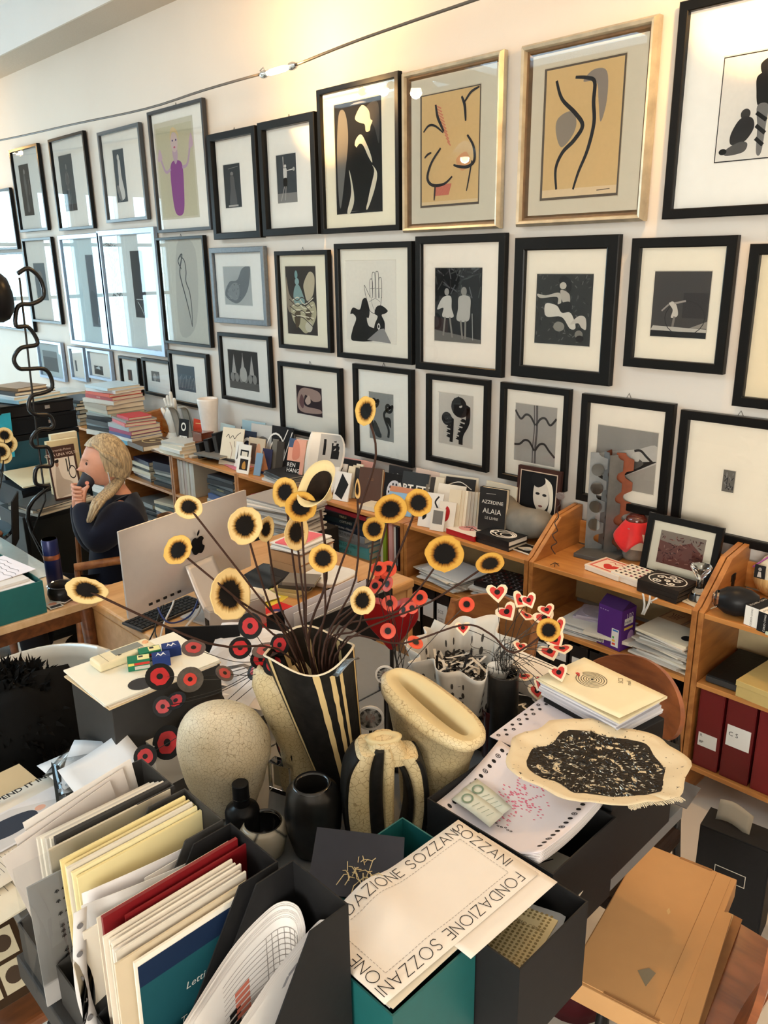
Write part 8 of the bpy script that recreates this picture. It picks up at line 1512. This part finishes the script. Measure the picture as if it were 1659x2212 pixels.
p=PZ(20,2010,.5);o=MB().box((0,0,.004),(.16,.24,.008)).build('photo_album',mat('album_dark',S(60,44,30),.4),loc=(-1.45,.25,.62),rot=(0,.75,.0));tag(o,'dark photo strip album leaning on the brown chair','album');prints(o,[('rect',(196,186,160),.15+.4*(k%2),.06+.23*(k//2),.5+.4*(k%2),.26+.23*(k//2)) for k in range(8)]+[('ell',(70,56,44),.32+.4*(k%2),.16+.23*(k//2),.1,.07) for k in range(8)],(-.08,-.12,.008),(.16,0,0),(0,.24,0))
# bag straps on the floor
for i,pts in enumerate((((90,2105),(140,2140),(110,2212)),((60,2100),(150,2160),(230,2150),(260,2212)),((40,2212),(90,2160),(200,2130)))): wline('black strap lying on the floor under the boxes, %s of three' % ordn(i),[PZ(x,y,.012) for x,y in pts],.011,mat('strap_black',(.012,.012,.014),.6),'bag_strap')
p=PZ(210,2130,.1);o=MB().lathe([(0,0),(.13,.0),(.16,.08),(.12,.17),(0,.19)],28,fn=lambda p: p*(1+.2*noise.noise(p*8))).build('patterned_bag',crackle('bag_pattern',(.012,.012,.014),S(150,150,156),30,.2,.7),loc=(-1.72,.62,0),smooth=True);tag(o,'dark patterned fabric bag on the floor under the table','bag')
# ------------------------------------------------------------------ serpentine lamp
M_TUBE=mat('lamp_tube',(.012,.012,.013),.25,.3);LXs=[(38,591),(62,580),(88,605),(94,640),(70,656),(45,658),(35,672),(35,704),(60,706),(78,730),(78,745),(45,752),(30,775),(40,795),(60,797),(95,797),(110,815),(112,838),(95,848),(68,856),(62,880),(75,895),(105,897),(115,915),(108,926),(85,928),(68,948),(75,965),(105,968)]
LXP=-3.93
lp=[PX(x,y,LXP) for x,y in LXs];base=Vector((LXP,lp[-1].y+.1,0))
t=thing('serpentine_lamp','tall lamp with a wavy black tube stand and a black shade','lamp',base)
lp += [PX(x,y,LXP) for x,y in ((112,1005),(80,1010),(78,1045),(108,1050))]
MB().tube([p-base for p in smooth_pts(lp,5)],.010,10).build('wavy_tube',M_TUBE,t,smooth=True);MB().tube([PX(x,y,LXP)-base for x,y in ((42,600),(60,760),(80,940),(98,1080),(70,1150))]+[Vector((0,0,.02))],.005,8).build('inner_cord',M_TUBE,t,smooth=True)
MB().tube(smooth_pts([PX(108,1050,LXP)-base,PX(60,1120,LXP)-base,Vector((-.05,-.1,.3)),Vector((0,0,.02))],5),.010,10).build('lower_tube',M_TUBE,t,smooth=True);MB().lathe([(.15,0),(.15,.012),(.02,.02)],32).build('base_plate',M_TUBE,t,smooth='auto')
c=PX(-8,640,LXP)-base;MB().lathe([(.115,-.02),(.118,0),(.108,.03),(.075,.058),(0,.072),(0,.066),(.07,.05),(.11,-.018)],36,cap=False).build('shade',mat('shade_black',(.008,.008,.009),.35),t,loc=c+Vector((0,.0,0)),rot=(-PI/2+.1,0,-.2),smooth=True)
# ------------------------------------------------------------------ far left: boxes, shelving trolley, black table
def boxy(label,px,py,xx,w,d,h,z_,m,name='storage_box',cat='box',lidm=None,rz=0,snap=None):
    p=PX(px,py,xx);t=thing(name,label,cat,(xx,snap if snap is not None else p.y,z_),rz);MB().box((0,0,h*.42),(w,d,h*.84)).build('body',m,t,bevel=.003);MB().box((0,0,h*.92),(w+.006,d+.006,h*.16)).build('lid',lidm or m,t,bevel=.002);MB().box((w/2+.002,d*.15,h*.55),(.004,.03,.02)).build('label_plate',M_CHROME,t);return t
M_NAVYB=mat('box_navy',S(14,18,24),.5);M_TEAL2=mat('box_teal',S(12,66,84),.5,var=.1);BX_=-5.0;byc=PX(60,900,BX_).y
t=thing('rack','grey metal rack carrying the dark storage boxes','rack',(BX_,byc-.02,0));
for sx in (-1,1):
    for sy in (-1,1): MB().box((sx*.22,sy*.24,.27),(.03,.03,.54)).build('post',M_LEGM,t)
MB().box((0,0,.545),(.5,.56,.02)).build('shelf',M_LEGM,t);MB().box((0,0,.12),(.5,.56,.02)).build('shelf',M_LEGM,t)
zz_=.556
for i,(h,m,lb,dy) in enumerate(((.14,M_NAVYB,'black storage box at the bottom of the rack pile',.02),(.10,mat('box_black2',(.01,.01,.012),.5),'flat black box under the teal one',-.03),(.20,M_TEAL2,'teal storage box in the rack pile',-.02),(.10,M_NAVYB,'flat dark box with a metal label on the teal one',-.02),(.07,MATS['box_black2'],'thin black box with a printed edge, near the top',-.03))):
    boxy(lb,60,900,BX_,.44,.46,h,zz_,m,lidm=M_NAVYB,snap=byc+dy);zz_ += h+.0045
stack('the loose folders on the rack pile',(BX_,byc-.02,zz_),[('pale blue folder',(150,186,200),.4,.34,.02),('white folder',(206,216,220),.36,.3,.016),('dark',(50,50,54),.3,.26,.02),('brown',(120,96,70),.26,.2,.02)],.2,kind='binder')
t=boxy('black case with dark cloth on it at the left edge',8,810,-4.75,.3,.3,.12,zz_-.02,MATS['box_black2'],'black_case_box',snap=PX(8,800,-4.75).y-.25);
tag(MB().box((0,0,.13),(.004,.16,.26)).build('cyan_folder',mat('cyan_card',S(40,170,206),.5),loc=(-4.72,PX(12,900,-4.72).y-.06,.90),rot=(0,.1,.1)),'bright cyan folder standing at the left edge','folder')
o=MB().box((0,0,.004),(.30,.34,.008)).build('map_sheet',paper((214,206,176)),loc=(-4.58,byc-.12,.80),rot=(0,.12,.0));tag(o,'cream sheet with a yellow stain lying on the lowest black box','sheet')
t=thing('side_box','long black box under the stained cream sheet','box',(-4.58,byc-.12,.556));MB().box((0,0,.10),(.30,.36,.2)).build('body',MATS['box_black2'],t,bevel=.003);MB().box((0,0,.205),(.304,.364,.02)).build('lid',M_NAVYB,t);
t=thing('side_rack','grey trolley carrying the long black box','trolley',(-4.58,byc-.12,0));MB().box((0,0,.545),(.32,.4,.02)).build('shelf',M_LEGM,t);MB().box((0,0,.15),(.32,.4,.02)).build('shelf',M_LEGM,t)
for sx in (-1,1):
    for sy in (-1,1): MB().box((sx*.145,sy*.18,.31),(.018,.018,.48)).build('post',mat('trolley_white',(.7,.72,.72),.35),t);MB().lathe([(.028,-.01),(.028,.01)],16).build('castor',M_BLKD,t,loc=(sx*.145,sy*.18,.03),rot=(PI/2,0,0))
stack('the trolley shelf',(-4.58,byc-.12,.161),[('blue',(60,80,140),.26,.3,.04),('pink',(206,140,160),.26,.3,.03),('white',(214,214,214),.26,.3,.05),('cyan',(120,180,200),.26,.3,.03)],.1)
# black round table with small things, and the black cabinet with magazines
tz=PX(60,1090,-4.0);t=thing('black_table','black round table at the left edge with knick-knacks','table',(-4.2,1.07,0));MB().lathe([(0,.66),(.29,.66),(.30,.67),(.29,.682),(0,.682)],48,cap=False).build('top',M_GLB,t,smooth='auto');MB().lathe([(.2,0),(.2,.012),(.03,.03),(.028,.655)],28,cap=False).build('pedestal',M_TUBE,t,smooth='auto')
upright('black card with white stars standing on the black table',(-8,1010),(30,1075),1.25,.006,(20,20,22),[('poly',(226,224,218),[(x-.05,y),(x-.012,y+.012),(x,y+.05),(x+.012,y+.012),(x+.05,y),(x+.012,y-.012),(x,y-.05),(x-.012,y-.012)]) for x,y in ((.15,.85),(.5,.9),(.8,.8),(.3,.65),(.65,.62),(.9,.55),(.15,.45),(.45,.4),(.75,.35),(.3,.2),(.6,.15),(.9,.2))],.12,-.5,z0=.683,w=.19,h=.24)
for i,(px,py,rr_) in enumerate(((15,958,.05),(2,975,.045),(8,985,.04),(10,940,.04))):
    c=PX(px,py,-4.15);t=thing('ring_flower','cream ring disc with a dark centre at the left edge, %s of the cluster' % ordn(i),'dried flower',(-4.15,1.20+.02*i,.683),group='cream ring discs at the left edge');off=c-Vector((-4.15,1.20+.02*i,.683));MB().tube([(0,0,0),off*.6+Vector((0,.02,0)),off],.002,5).build('stem',M_WIRE,t);o=MB().lathe([(0,0),(1,0),(1,.06),(0,.06)],24).build('disc',DM[1],t,loc=off,rot=(PI/2,0,1.0),smooth='auto');o.scale=(rr_,)*3
p=PX(32,1070,-3.95);t=thing('wood_puck','small round wooden compact on the black table','compact',(-4.0,1.22,.683));MB().lathe([(.04,0),(.045,.012),(.04,.024),(0,.026)],24).build('body',M_WALN,t,smooth=True);MB().lathe([(.0455,.011),(.0465,.0125),(.0455,.014)],24,cap=False).build('seam',M_BLKD,t)
t=thing('black_tray','black shallow tray with cosmetics on the black table','tray',(-4.12,1.08,.683),.3);MB().box((0,0,.012),(.24,.16,.024)).build('body',M_GLB,t,bevel=.006);MB().box((.02,0,.027),(.16,.1,.006)).build('contents',M_CHROME,t)
t=thing('magazine_cabinet','black cabinet with magazines in front of the seated person','cabinet',(-4.26,1.62,0));MB().box((0,0,.36),(.34,.44,.72)).build('body',mat('cab_black',(.012,.013,.014),.45),t,bevel=.004);MB().box((.171,0,.36),(.003,.40,.66)).build('door',mat('cab_black2',(.016,.018,.018),.4),t)
z=stack('the magazines on the black cabinet',(-4.2,1.60,.721),[('grey',(150,148,140),.26,.34,.016),('cream',(206,200,184),.26,.34,.014),('dark',(60,58,56),.25,.33,.012)],.1,kind='magazine')
for i,(TL,BR,yy,c,art,ttl,lb) in enumerate((((115,942),(180,1000),1.78,(214,206,180),None,None,'cream box folder standing at the back of the black cabinet'),((108,958),(185,1030),1.70,(206,192,156),None,None,'tan folder standing before it on the black cabinet'),)):
    a,b=PX(TL[0],TL[1],-4.25+.06*i),PX(BR[0],BR[1],-4.25+.06*i);w_=abs(b.y-a.y);t=MB().box((0,0,(a.z-z)/2),(.03,w_,a.z-z)).build('folder',paper(c),loc=(-4.30+.05*i,(a.y+b.y)/2,z));tag(t,lb,'folder')
a,b=PX(104,970,-4.12),PX(176,1052,-4.12);w_=abs(b.y-a.y);hh=a.z-z;o=thing('picture_book','book with a black and white cover of a man reclining with a wheel','book',(-4.12,(a.y+b.y)/2,z+.001),rot=(0,-.12,0));b0=MB().box((0,0,hh/2),(.012,w_,hh)).build('cover',paper((70,48,42)),o);MB().box((-.009,0,hh/2),(.006,w_-.006,hh-.006)).build('pages',M_PAGE,o)
prints(b0,[('rect',(226,218,208),.04,.03,.92,.78),('blob',(190,180,170),[(.1,.08),(.2,.6),(.3,.62),(.4,.4),(.7,.3),(.8,.12),(.4,.06)]),('ell',(150,120,104),.27,.68,.06,.06),('blob',(36,32,32),[(.2,.74),(.34,.76),(.33,.70),(.22,.70)]),('ring',(36,34,34),.78,.48,.14,.13,.8),('rect',(40,36,36),.6,.5,.64,.75),('rect',(40,36,36),.7,.55,.74,.78)],(.006,-w_/2,0),(0,w_,0),(0,0,hh));text(b0,"C'ERA UNA VOLTA",hh*.075,(.006,0,hh*.82),(0,1,0),(0,0,1),ink((226,206,196)),'lettering','CENTER');text(b0,'Fernando Primo',hh*.06,(.006,0,hh*.91),(0,1,0),(0,0,1),ink((206,186,176)),'lettering','CENTER')
# ------------------------------------------------------------------ seated person drinking from a cup, seen in profile
PD=3.83;hc=at(226,996,PD);vw=Vector((hc.x,hc.y,0)).normalized();FW=Vector((-vw.y*-1,0,0));FW=Vector((vw.y*-1,vw.x,0));LF=-vw   # facing left in the picture; LF = towards the camera
M_SKIN=mat('skin',S(204,146,120),.5,var=.10,scale=22);M_KNIT=mat('navy_knit',S(14,18,34),.9,var=.15,scale=120,sheen=.1);M_HAIR=wood('blond_hair',S(104,90,72),S(196,174,136),.55,(40,40,3),0)
person=thing('person','person in a navy sweater with long fair hair drinking from a dark cup','person',(hc.x-FW.x*.05,hc.y-FW.y*.05,0));PO=Vector(person.location)
def L3(px,py,off=0): return at(px,py,PD-off)-PO           # off: towards the camera
def skinmesh(verts,edges,radii,sub=2):
    me=bpy.data.meshes.new('tmp');me.from_pydata([tuple(v) for v in verts],edges,[]);o=bpy.data.objects.new('tmp',me);COL.objects.link(o);o.modifiers.new('s','SKIN')
    for k,rr in enumerate(radii): d=me.skin_vertices[0].data[k];d.radius=(rr,rr) if not isinstance(rr,tuple) else rr;d.use_root=k==0
    b=o.modifiers.new('u','SUBSURF');b.levels=sub;dg=bpy.context.evaluated_depsgraph_get();out=bpy.data.meshes.new_from_object(o.evaluated_get(dg));bpy.data.objects.remove(o);bpy.data.meshes.remove(me);return out
UPH=(Vector((0,0,1))+FW*.02).normalized();HC=hc-PO
def head_pt(u,v):
    th=2*PI*u;ph=-PI/2+PI*v;x,y,z=math.cos(ph)*math.cos(th),math.cos(ph)*math.sin(th),math.sin(ph)
    X,Y,Z=x*.096,y*.074,z*.116
    t=max(0,-z);Y *= 1-.30*t
    if x < 0: X *= 1-.55*t*t-.06*t
    if z > .2: X -= .008*(z-.2)
    if x > 0: X += .010*t*(1-t)*4*.6
    g=lambda a,s: math.exp(-(a/s)**2)
    if x > .0:
        X += g(Y,.013)*(.026*max(0,1-abs(Z+.030)/.016)+.016*max(0,1-abs(Z+.006)/.034)*(1 if Z > -.04 else 0))
        X += g(Y,.022)*(.008*g(Z+.062,.007)+.007*g(Z+.076,.007))+g(Y,.024)*.012*g(Z+.102,.014)
        X -= .010*g(abs(Y)-.030,.016)*g(Z-.004,.013);X += .006*g(abs(Y)-.026,.03)*g(Z-.028,.010)
    return FW*X+LF*Y+UPH*Z+HC
hm=MB();hm.grid(head_pt,72,48)
for s in (-1,1):                           # ears
    e0=HC+LF*s*.070-FW*.012+UPH*-.012;hm.lathe([(0,-.006),(.012,-.005),(.016,0),(.013,.004),(0,.001)],14,sx=.75,sy=1.25,fn=lambda p: FW*p.x*1+UPH*p.y+LF*s*p.z+e0)
NB=L3(262,1078);CH=L3(262,1120);HIP=L3(258,1292)
def arm(s):
    o_=.165*s
    return [L3(268,1098,o_),L3(205 if s > 0 else 200,1178,o_*1.25),L3(172 if s > 0 else 166,1092,.05*s),L3(172 if s > 0 else 168,1066,.03*s)]
AN,AF=arm(1),arm(-1)
V=[CH,NB,L3(250,1058),L3(236,1035),HIP];E=[(0,1),(1,2),(2,3),(0,4)];R=[.10,.062,.052,.05,.12]
for A in (AN,AF):
    k=len(V);V += A;E += [(0,k),(k,k+1),(k+1,k+2),(k+2,k+3)];R += [.06,.042,.026,.030]
    hand=A[3];s=1 if A is AN else -1;cup_c=L3(186,1042)
    for f in range(4):                     # fingers wrap round the cup
        b0=hand+Vector((0,0,.012-.019*f+.02))+FW*.012;k2=len(V);m_=b0+FW*.012+LF*s*.028+Vector((0,0,.006));tip=b0-FW*.026+LF*s*.036+Vector((0,0,.002))
        V += [b0,m_,tip];E += [(k+3,k2),(k2,k2+1),(k2+1,k2+2)];R += [.0105,.009,.007]
    k2=len(V);V += [hand-FW*.025+LF*s*.012+Vector((0,0,.018)),hand-FW*.045+LF*s*.022+Vector((0,0,.04))];E += [(k+3,k2),(k2,k2+1)];R += [.011,.008]
for s in (-1,1):                           # legs under the desk
    k=len(V);V += [L3(255,1300,.10*s)+Vector((0,0,-.01)),Vector((0,0,.50))+FW*.46+LF*.13*s,Vector((0,0,.07))+FW*.44+LF*.14*s,Vector((0,0,.04))+FW*.58+LF*.15*s];E += [(4,k),(k,k+1),(k+1,k+2),(k+2,k+3)];R += [.09,.062,.042,.035]
bm=bmesh.new();bm.from_mesh(skinmesh(V,E,R,1));tmp=bpy.data.meshes.new('h');tmp.from_pydata(hm.v,[],hm.f);bm.from_mesh(tmp);me=bpy.data.meshes.new('body');bm.to_mesh(me);bm.free()
me.materials.append(M_SKIN);me.polygons.foreach_set('use_smooth',[True]*len(me.polygons));o=bpy.data.objects.new('body',me);COL.objects.link(o);o.parent=person
# sweater
V=[CH+Vector((0,0,-.02)),L3(264,1090),L3(262,1180),L3(260,1262),HIP+Vector((0,0,-.03))];E=[(0,1),(0,2),(2,3),(3,4)];R=[(.135,.15),(.085,.105),(.14,.155),(.155,.165),(.16,.17)]
for A,s in ((AN,1),(AF,-1)):
    k=len(V);V += [A[0]+Vector((0,0,-.01)),A[0].lerp(A[1],.55)+Vector((0,0,-.01)),A[1],A[1].lerp(A[2],.55),A[2].lerp(A[3],.15)];E += [(0,k),(k,k+1),(k+1,k+2),(k+2,k+3),(k+3,k+4)];R += [.088,.085,.078,.062,.040]
sm=skinmesh(V,E,R,2);sm.materials.append(M_KNIT);sm.polygons.foreach_set('use_smooth',[True]*len(sm.polygons));o=bpy.data.objects.new('sweater',sm);COL.objects.link(o);o.parent=person
V=[];E=[];R=[]
V=[HIP];R=[.15]
for s in (-1,1):
    k=len(V);V += [L3(255,1300,.10*s),Vector((0,0,.50))+FW*.46+LF*.13*s,Vector((0,0,.12))+FW*.44+LF*.14*s];E += [(0,k),(k,k+1),(k+1,k+2)];R += [.11,.078,.06]
tm=skinmesh(V,E,R,2);tm.materials.append(mat('trousers_black',(.01,.01,.013),.9));tm.polygons.foreach_set('use_smooth',[True]*len(tm.polygons));o=bpy.data.objects.new('trousers',tm);COL.objects.link(o);o.parent=person
for s in (-1,1):                            # eyes, brows
    e0=HC+FW*.076+LF*.031*s+UPH*.002;MB().lathe([(0,-.009),(.006,-.006),(.009,0),(.006,.006),(0,.009)],12,c=e0).build('eye',ink((60,50,46)),person,smooth=True)
    MB().tube([HC+FW*.088+LF*.012*s+UPH*.022,HC+FW*.086+LF*.030*s+UPH*.027,HC+FW*.070+LF*.050*s+UPH*.020],.0028,6).build('eyebrow',ink((130,104,80)),person)
MB().tube([HC+FW*.098+LF*y_+UPH*-.069 for y_ in (-.02,-.01,0,.01,.02)],[.002,.004,.005,.004,.002],6).build('lips',ink((176,100,92)),person)
# hair: cap following the skull, gathered at the nape, tail falling forward over the near shoulder
def hair_pt(u,v):
    e_=.52-.20*v;th=PI*e_+u*PI*(2-2*e_);p=head_pt(th/(2*PI),.36+.64*v);c=HC;d=(p-c);k=1.13+.035*math.sin(u*40)*0;back=max(0,-math.cos(th));return c+d*k+UPH*(-.03*back*(1-v))-FW*.012*back
hr=MB();hr.grid(hair_pt,40,20)
def top_pt(u,v):
    th=2*PI*u;vv=.72+.28*v;d=head_pt(u,vv)-HC;return HC+d*1.11
hr.grid(top_pt,48,10)
o=hr.build('hair',M_HAIR,person,smooth=True)
nape=HC-FW*.062+UPH*-.075
for k in range(9):
    a=2*PI*k/9;of=LF*.018*math.cos(a)+FW*.016*math.sin(a);MB().tube(smooth_pts([nape+of*.8+UPH*.05,nape+of,L3(236,1062,.10)+of*1.3,L3(212,1085,.19)+of*1.3,L3(192,1128,.21)+of*.5],6),[.014]*8+[.013]*8+[.010]*4+[.006]*4+[.002],8).build('hair_lock',M_HAIR,person,smooth=True)
for k in range(7):                          # strands sweeping from the brow over the ear to the nape
    a=k/6;MB().tube(smooth_pts([HC+FW*(.045-.03*a)+LF*(.050+.012*a)+UPH*(.092-.02*a),HC+FW*(.0-.03*a)+LF*.080+UPH*(.052-.012*a),HC-FW*(.045+.02*a)+LF*.074+UPH*(.0),nape+LF*.02],6),[.006]*6+[.011]*12+[.007],6).build('hair_lock',M_HAIR,person,smooth=True)
MB().tube([HC-FW*.008+LF*.080+UPH*-.035,HC-FW*.010+LF*.082+UPH*-.085],.003,6).build('earring',mat('earring_silver',(.7,.7,.68),.2,.8),person)
# cup
cc=L3(187,1041)+PO;t=thing('cup','dark grey cup with a small pale red dot held to the mouth','cup',cc);q_=Vector((FW*.55*-1+Vector((0,0,.83)))).to_track_quat('Z','Y').to_euler();t.rotation_euler=q_
MB().lathe([(.026,-.045),(.030,-.042),(.036,.035),(.034,.042),(.032,.036),(.026,-.035),(0,-.036)],28,cap=False).build('body',mat('cup_grey',S(52,52,58),.5),t,smooth=True);MB().lathe([(.0325,.040),(.034,.043),(.0355,.040)],28,cap=False).build('rim',mat('cup_rim',S(200,196,190),.4),t,smooth=True)
dd=t.rotation_euler.to_matrix().inverted() @ LF;dd.z=0;dd.normalize();MB().lathe([(0,.001),(.009,.001),(.009,0)],16).build('dot',paper((226,150,130)),t,loc=dd*.0338+Vector((0,0,.004)),rot=dd.to_track_quat('Z','Y').to_euler())
# chair of the seated person
ch=wood_chair('wooden armchair with a curved oak arm under the seated person',(PO.x+FW.x*.06,PO.y+FW.y*.06,0),math.atan2(FW.y,FW.x)-PI/2,M_CHAIRW,True,mat('seat_dark',(.02,.02,.022),.7),True,.74)
# ------------------------------------------------------------------ chairs and boxes on the floor at the right
a,b=PY(1258,1440,1.84),PY(1490,1530,1.84);ow=(b.x-a.x)*1.02;ocx=(a.x+b.x)/2
t=thing('oval_back_chair','chair with a wide oval polished wooden back behind the envelopes','chair',(ocx,1.66,0));M_OVAL=wood('oval_wood',S(104,50,20),S(160,90,44),.22,(1.5,6,6),.4)
def oval(u,v): a_=2*PI*u;r_=v;x,z_=ow/2*r_*math.cos(a_),.105*r_*math.sin(a_);return Vector((x,.20-.05*(x/(ow/2))**2+.04*z_/.155,.795+z_))
MB().sheet(lambda u,v: oval(u,.001+.999*v),48,8,.014).build('back',M_OVAL,t,smooth='auto');MB().box((0,0,.44),(.36,.36,.05)).build('seat',mat('leather_brown',S(40,26,20),.4),t,bevel=.015,seg=3)
for sx in (-1,1): MB().tube(smooth_pts([(sx*.12,.205,.74),(sx*.14,.22,.5),(sx*.17,.17,.42),(sx*.19,.21,0)],5),.011,10).build('leg',M_TUBE,t,smooth=True);MB().tube([(sx*.17,-.16,.42),(sx*.19,-.19,0)],.011,10).build('leg',M_TUBE,t,smooth=True)
wood_chair('oak chair with its arm end showing behind the fabric basket',(-1.70,2.02,0),PI+.1,M_CHAIRW,True,MATS['leather_brown'],False,.66,top_w=.38)
# chair at the lower right carrying the flat cardboard parcel
CB=[PZ(x,y,.50) for x,y in ((1200,2130),(1400,1825),(1582,1895),(1480,2212))];cc=sum(CB,Vector())/4
ex=((CB[3]-CB[0])+(CB[2]-CB[1]))/2;ey=((CB[1]-CB[0])+(CB[2]-CB[3]))/2;ca=math.atan2(ey.y,ey.x)-PI/2;CW,CL=ex.length,ey.length
t=thing('moulded_chair','dark moulded wooden chair at the lower right edge','chair',(cc.x+.02,cc.y+.02,0),0);sz=.412
MB().sheet(lambda u,v: Vector((-.13+.34*u,(v-.5)*.36,sz+.02*(2*v-1)**2+.01*math.sin(PI*u))),14,10,.012).build('seat',M_OVAL,t,smooth='auto')
bk=[PX(x,y,cc.x+.27)-Vector(t.location) for x,y in ((1659,1770),(1600,1960))]
MB().sheet(lambda u,v: Vector((.215+.05*v+.03*math.sin(PI*v)-.02*math.cos((u-.5)*PI),(u-.5)*(.40-.06*v+.08*math.sin(PI*v)),sz+.01+.44*v)),14,14,.014).build('back',M_OVAL,t,smooth='auto')
for sx in (-1,1):
    for sy in (-1,1): MB().tube([(sx*.10+.03,sy*.13,sz-.005),(sx*.13+.05,sy*.19,0)],.011,10).build('leg',M_BLKD,t,smooth=True)
MB().box((0,0,sz-.012),(.24,.28,.012)).build('frame',M_BLKD,t)
M_KRAFT=mat('kraft_card',S(196,150,98),.7,var=.08,scale=9);M_KRAFT2=mat('kraft_edge',S(150,106,62),.75,var=.15,scale=30)
t=thing('cardboard_parcel','large flat brown cardboard parcel lying on the chair','parcel',(cc.x,cc.y,.4485),ca);ph_=.052
MB().box((0,0,ph_/2),(CW,CL,ph_)).build('carton',M_KRAFT,t,bevel=.002);MB().box((-CW*.02,-CL*.0,ph_+.0012),(CW*.93,CL*.97,.0024)).build('top_flap',M_KRAFT,t);MB().box((CW*.30,0,ph_+.0028),(.0008,CL*.96,.0006)).build('crease',M_KRAFT2,t);MB().box((CW*.08,CL*.487,ph_+.0026),(CW*.34,.006,.003)).build('tuck_tab',M_KRAFT2,t);MB().box((CW*.1,-CL*.486,ph_+.0026),(CW*.5,.006,.003)).build('tuck_tab',M_KRAFT2,t)
MB().add([(CW*.02,-CL*.30,ph_+.0031),(CW*.14,-CL*.36,ph_+.0031),(CW*.17,-CL*.27,ph_+.0031),(CW*.10,-CL*.26,ph_+.0031)],[(0,1,2,3)]).build('tape_patch',mat('tape_grey',S(140,128,106),.35),t);MB().add([(CW*.02,CL*.10,ph_+.0031),(CW*.05,CL*.08,ph_+.0031),(CW*.06,CL*.10,ph_+.0031),(CW*.03,CL*.125,ph_+.0031)],[(0,1,2,3)]).build('torn_spot',mat('torn',S(206,172,120),.8),t)
for i,(dz,w2) in enumerate(((.010,.035),(.026,.022),(.040,.03))): MB().box((CW/2+w2/2-.004,CL*(-.05-.03*i),dz),(w2,CL*(.86-.08*i),.008)).build('packing_layer',[M_KRAFT2,paper((214,190,140)),M_KRAFT][i],t,rot=(0,.12-.1*i,.02*i))
p=PZ(1560,2120,.42);tag(MB().sheet(lambda u,v: Vector((.012*math.sin(3*v)+.02*(u-.5)*(1-v*.4),.01*math.sin(5*v),-.14*v)),3,10,.0006).build('plastic_strip',M_CLEAR,loc=(cc.x+.165,cc.y-.14,.455),smooth=True),'clear plastic strip hanging from the cardboard parcel','plastic')
# black archive box standing on the floor
p=PZ(1545,1985,0);q=PZ(1520,1870,0);bxp=PZ(1565,1920,.15);t=thing('floor_box','black archive box with a white outlined label on the floor','box',(bxp.x+.0,bxp.y+.06,0),.12);MB().box((0,0,.165),(.20,.10,.33)).build('body',M_CARDB,t,bevel=.002);b=MB().box((0,-.051,.165),(.19,.002,.32)).build('front_panel',M_CARDB,t)
for nm,c,s in (('label_frame',(0,-.053,.215),(.088,.001,.002)),('label_frame',(0,-.053,.175),(.088,.001,.002)),('label_frame',(-.043,-.053,.195),(.002,.001,.04)),('label_frame',(.043,-.053,.195),(.002,.001,.04))): MB().box(c,s).build(nm,paper((206,200,186)),t)
tag(MB().sheet(lambda u,v: Vector(((u-.5)*.10,.02*v,.06*v+.01*math.sin(4*u))),6,4,.0008).build('tissue_sheet',paper((150,140,124)),loc=(bxp.x-.02,bxp.y+.05,.331),smooth=True),'grey translucent sheet rising from the black archive box','paper')
p=PZ(1640,1800,.2);tag(MB().box((0,0,.14),(.003,.26,.28)).build('white_board',paper((226,224,222)),loc=(bxp.x+.19,bxp.y+.05,0.002),rot=(0,.25,0)),'white board leaning behind the moulded chair','board')
# sheets on the floor by the bookcase
p=PZ(1440,1725,.004);tag(MB().box((0,0,.003),(.22,.16,.006)).build('floor_folder',paper((196,186,160)),loc=(p.x-.06,p.y+.1,0),rot=(0,0,.3)),'cream folder lying on the floor before the bookcase','folder')
p=PZ(960,2180,.02);tag(MB().lathe([(0,0),(.09,0),(.11,.06),(.08,.12),(0,.13)],24,fn=lambda v: v*(1+.2*noise.noise(v*10))).build('dark_red_bag',mat('bag_red',S(60,12,18),.7),loc=PZ(1190,2200,0)+Vector((0,.1,0)),smooth=True),'dark red soft bag on the floor under the table','bag')
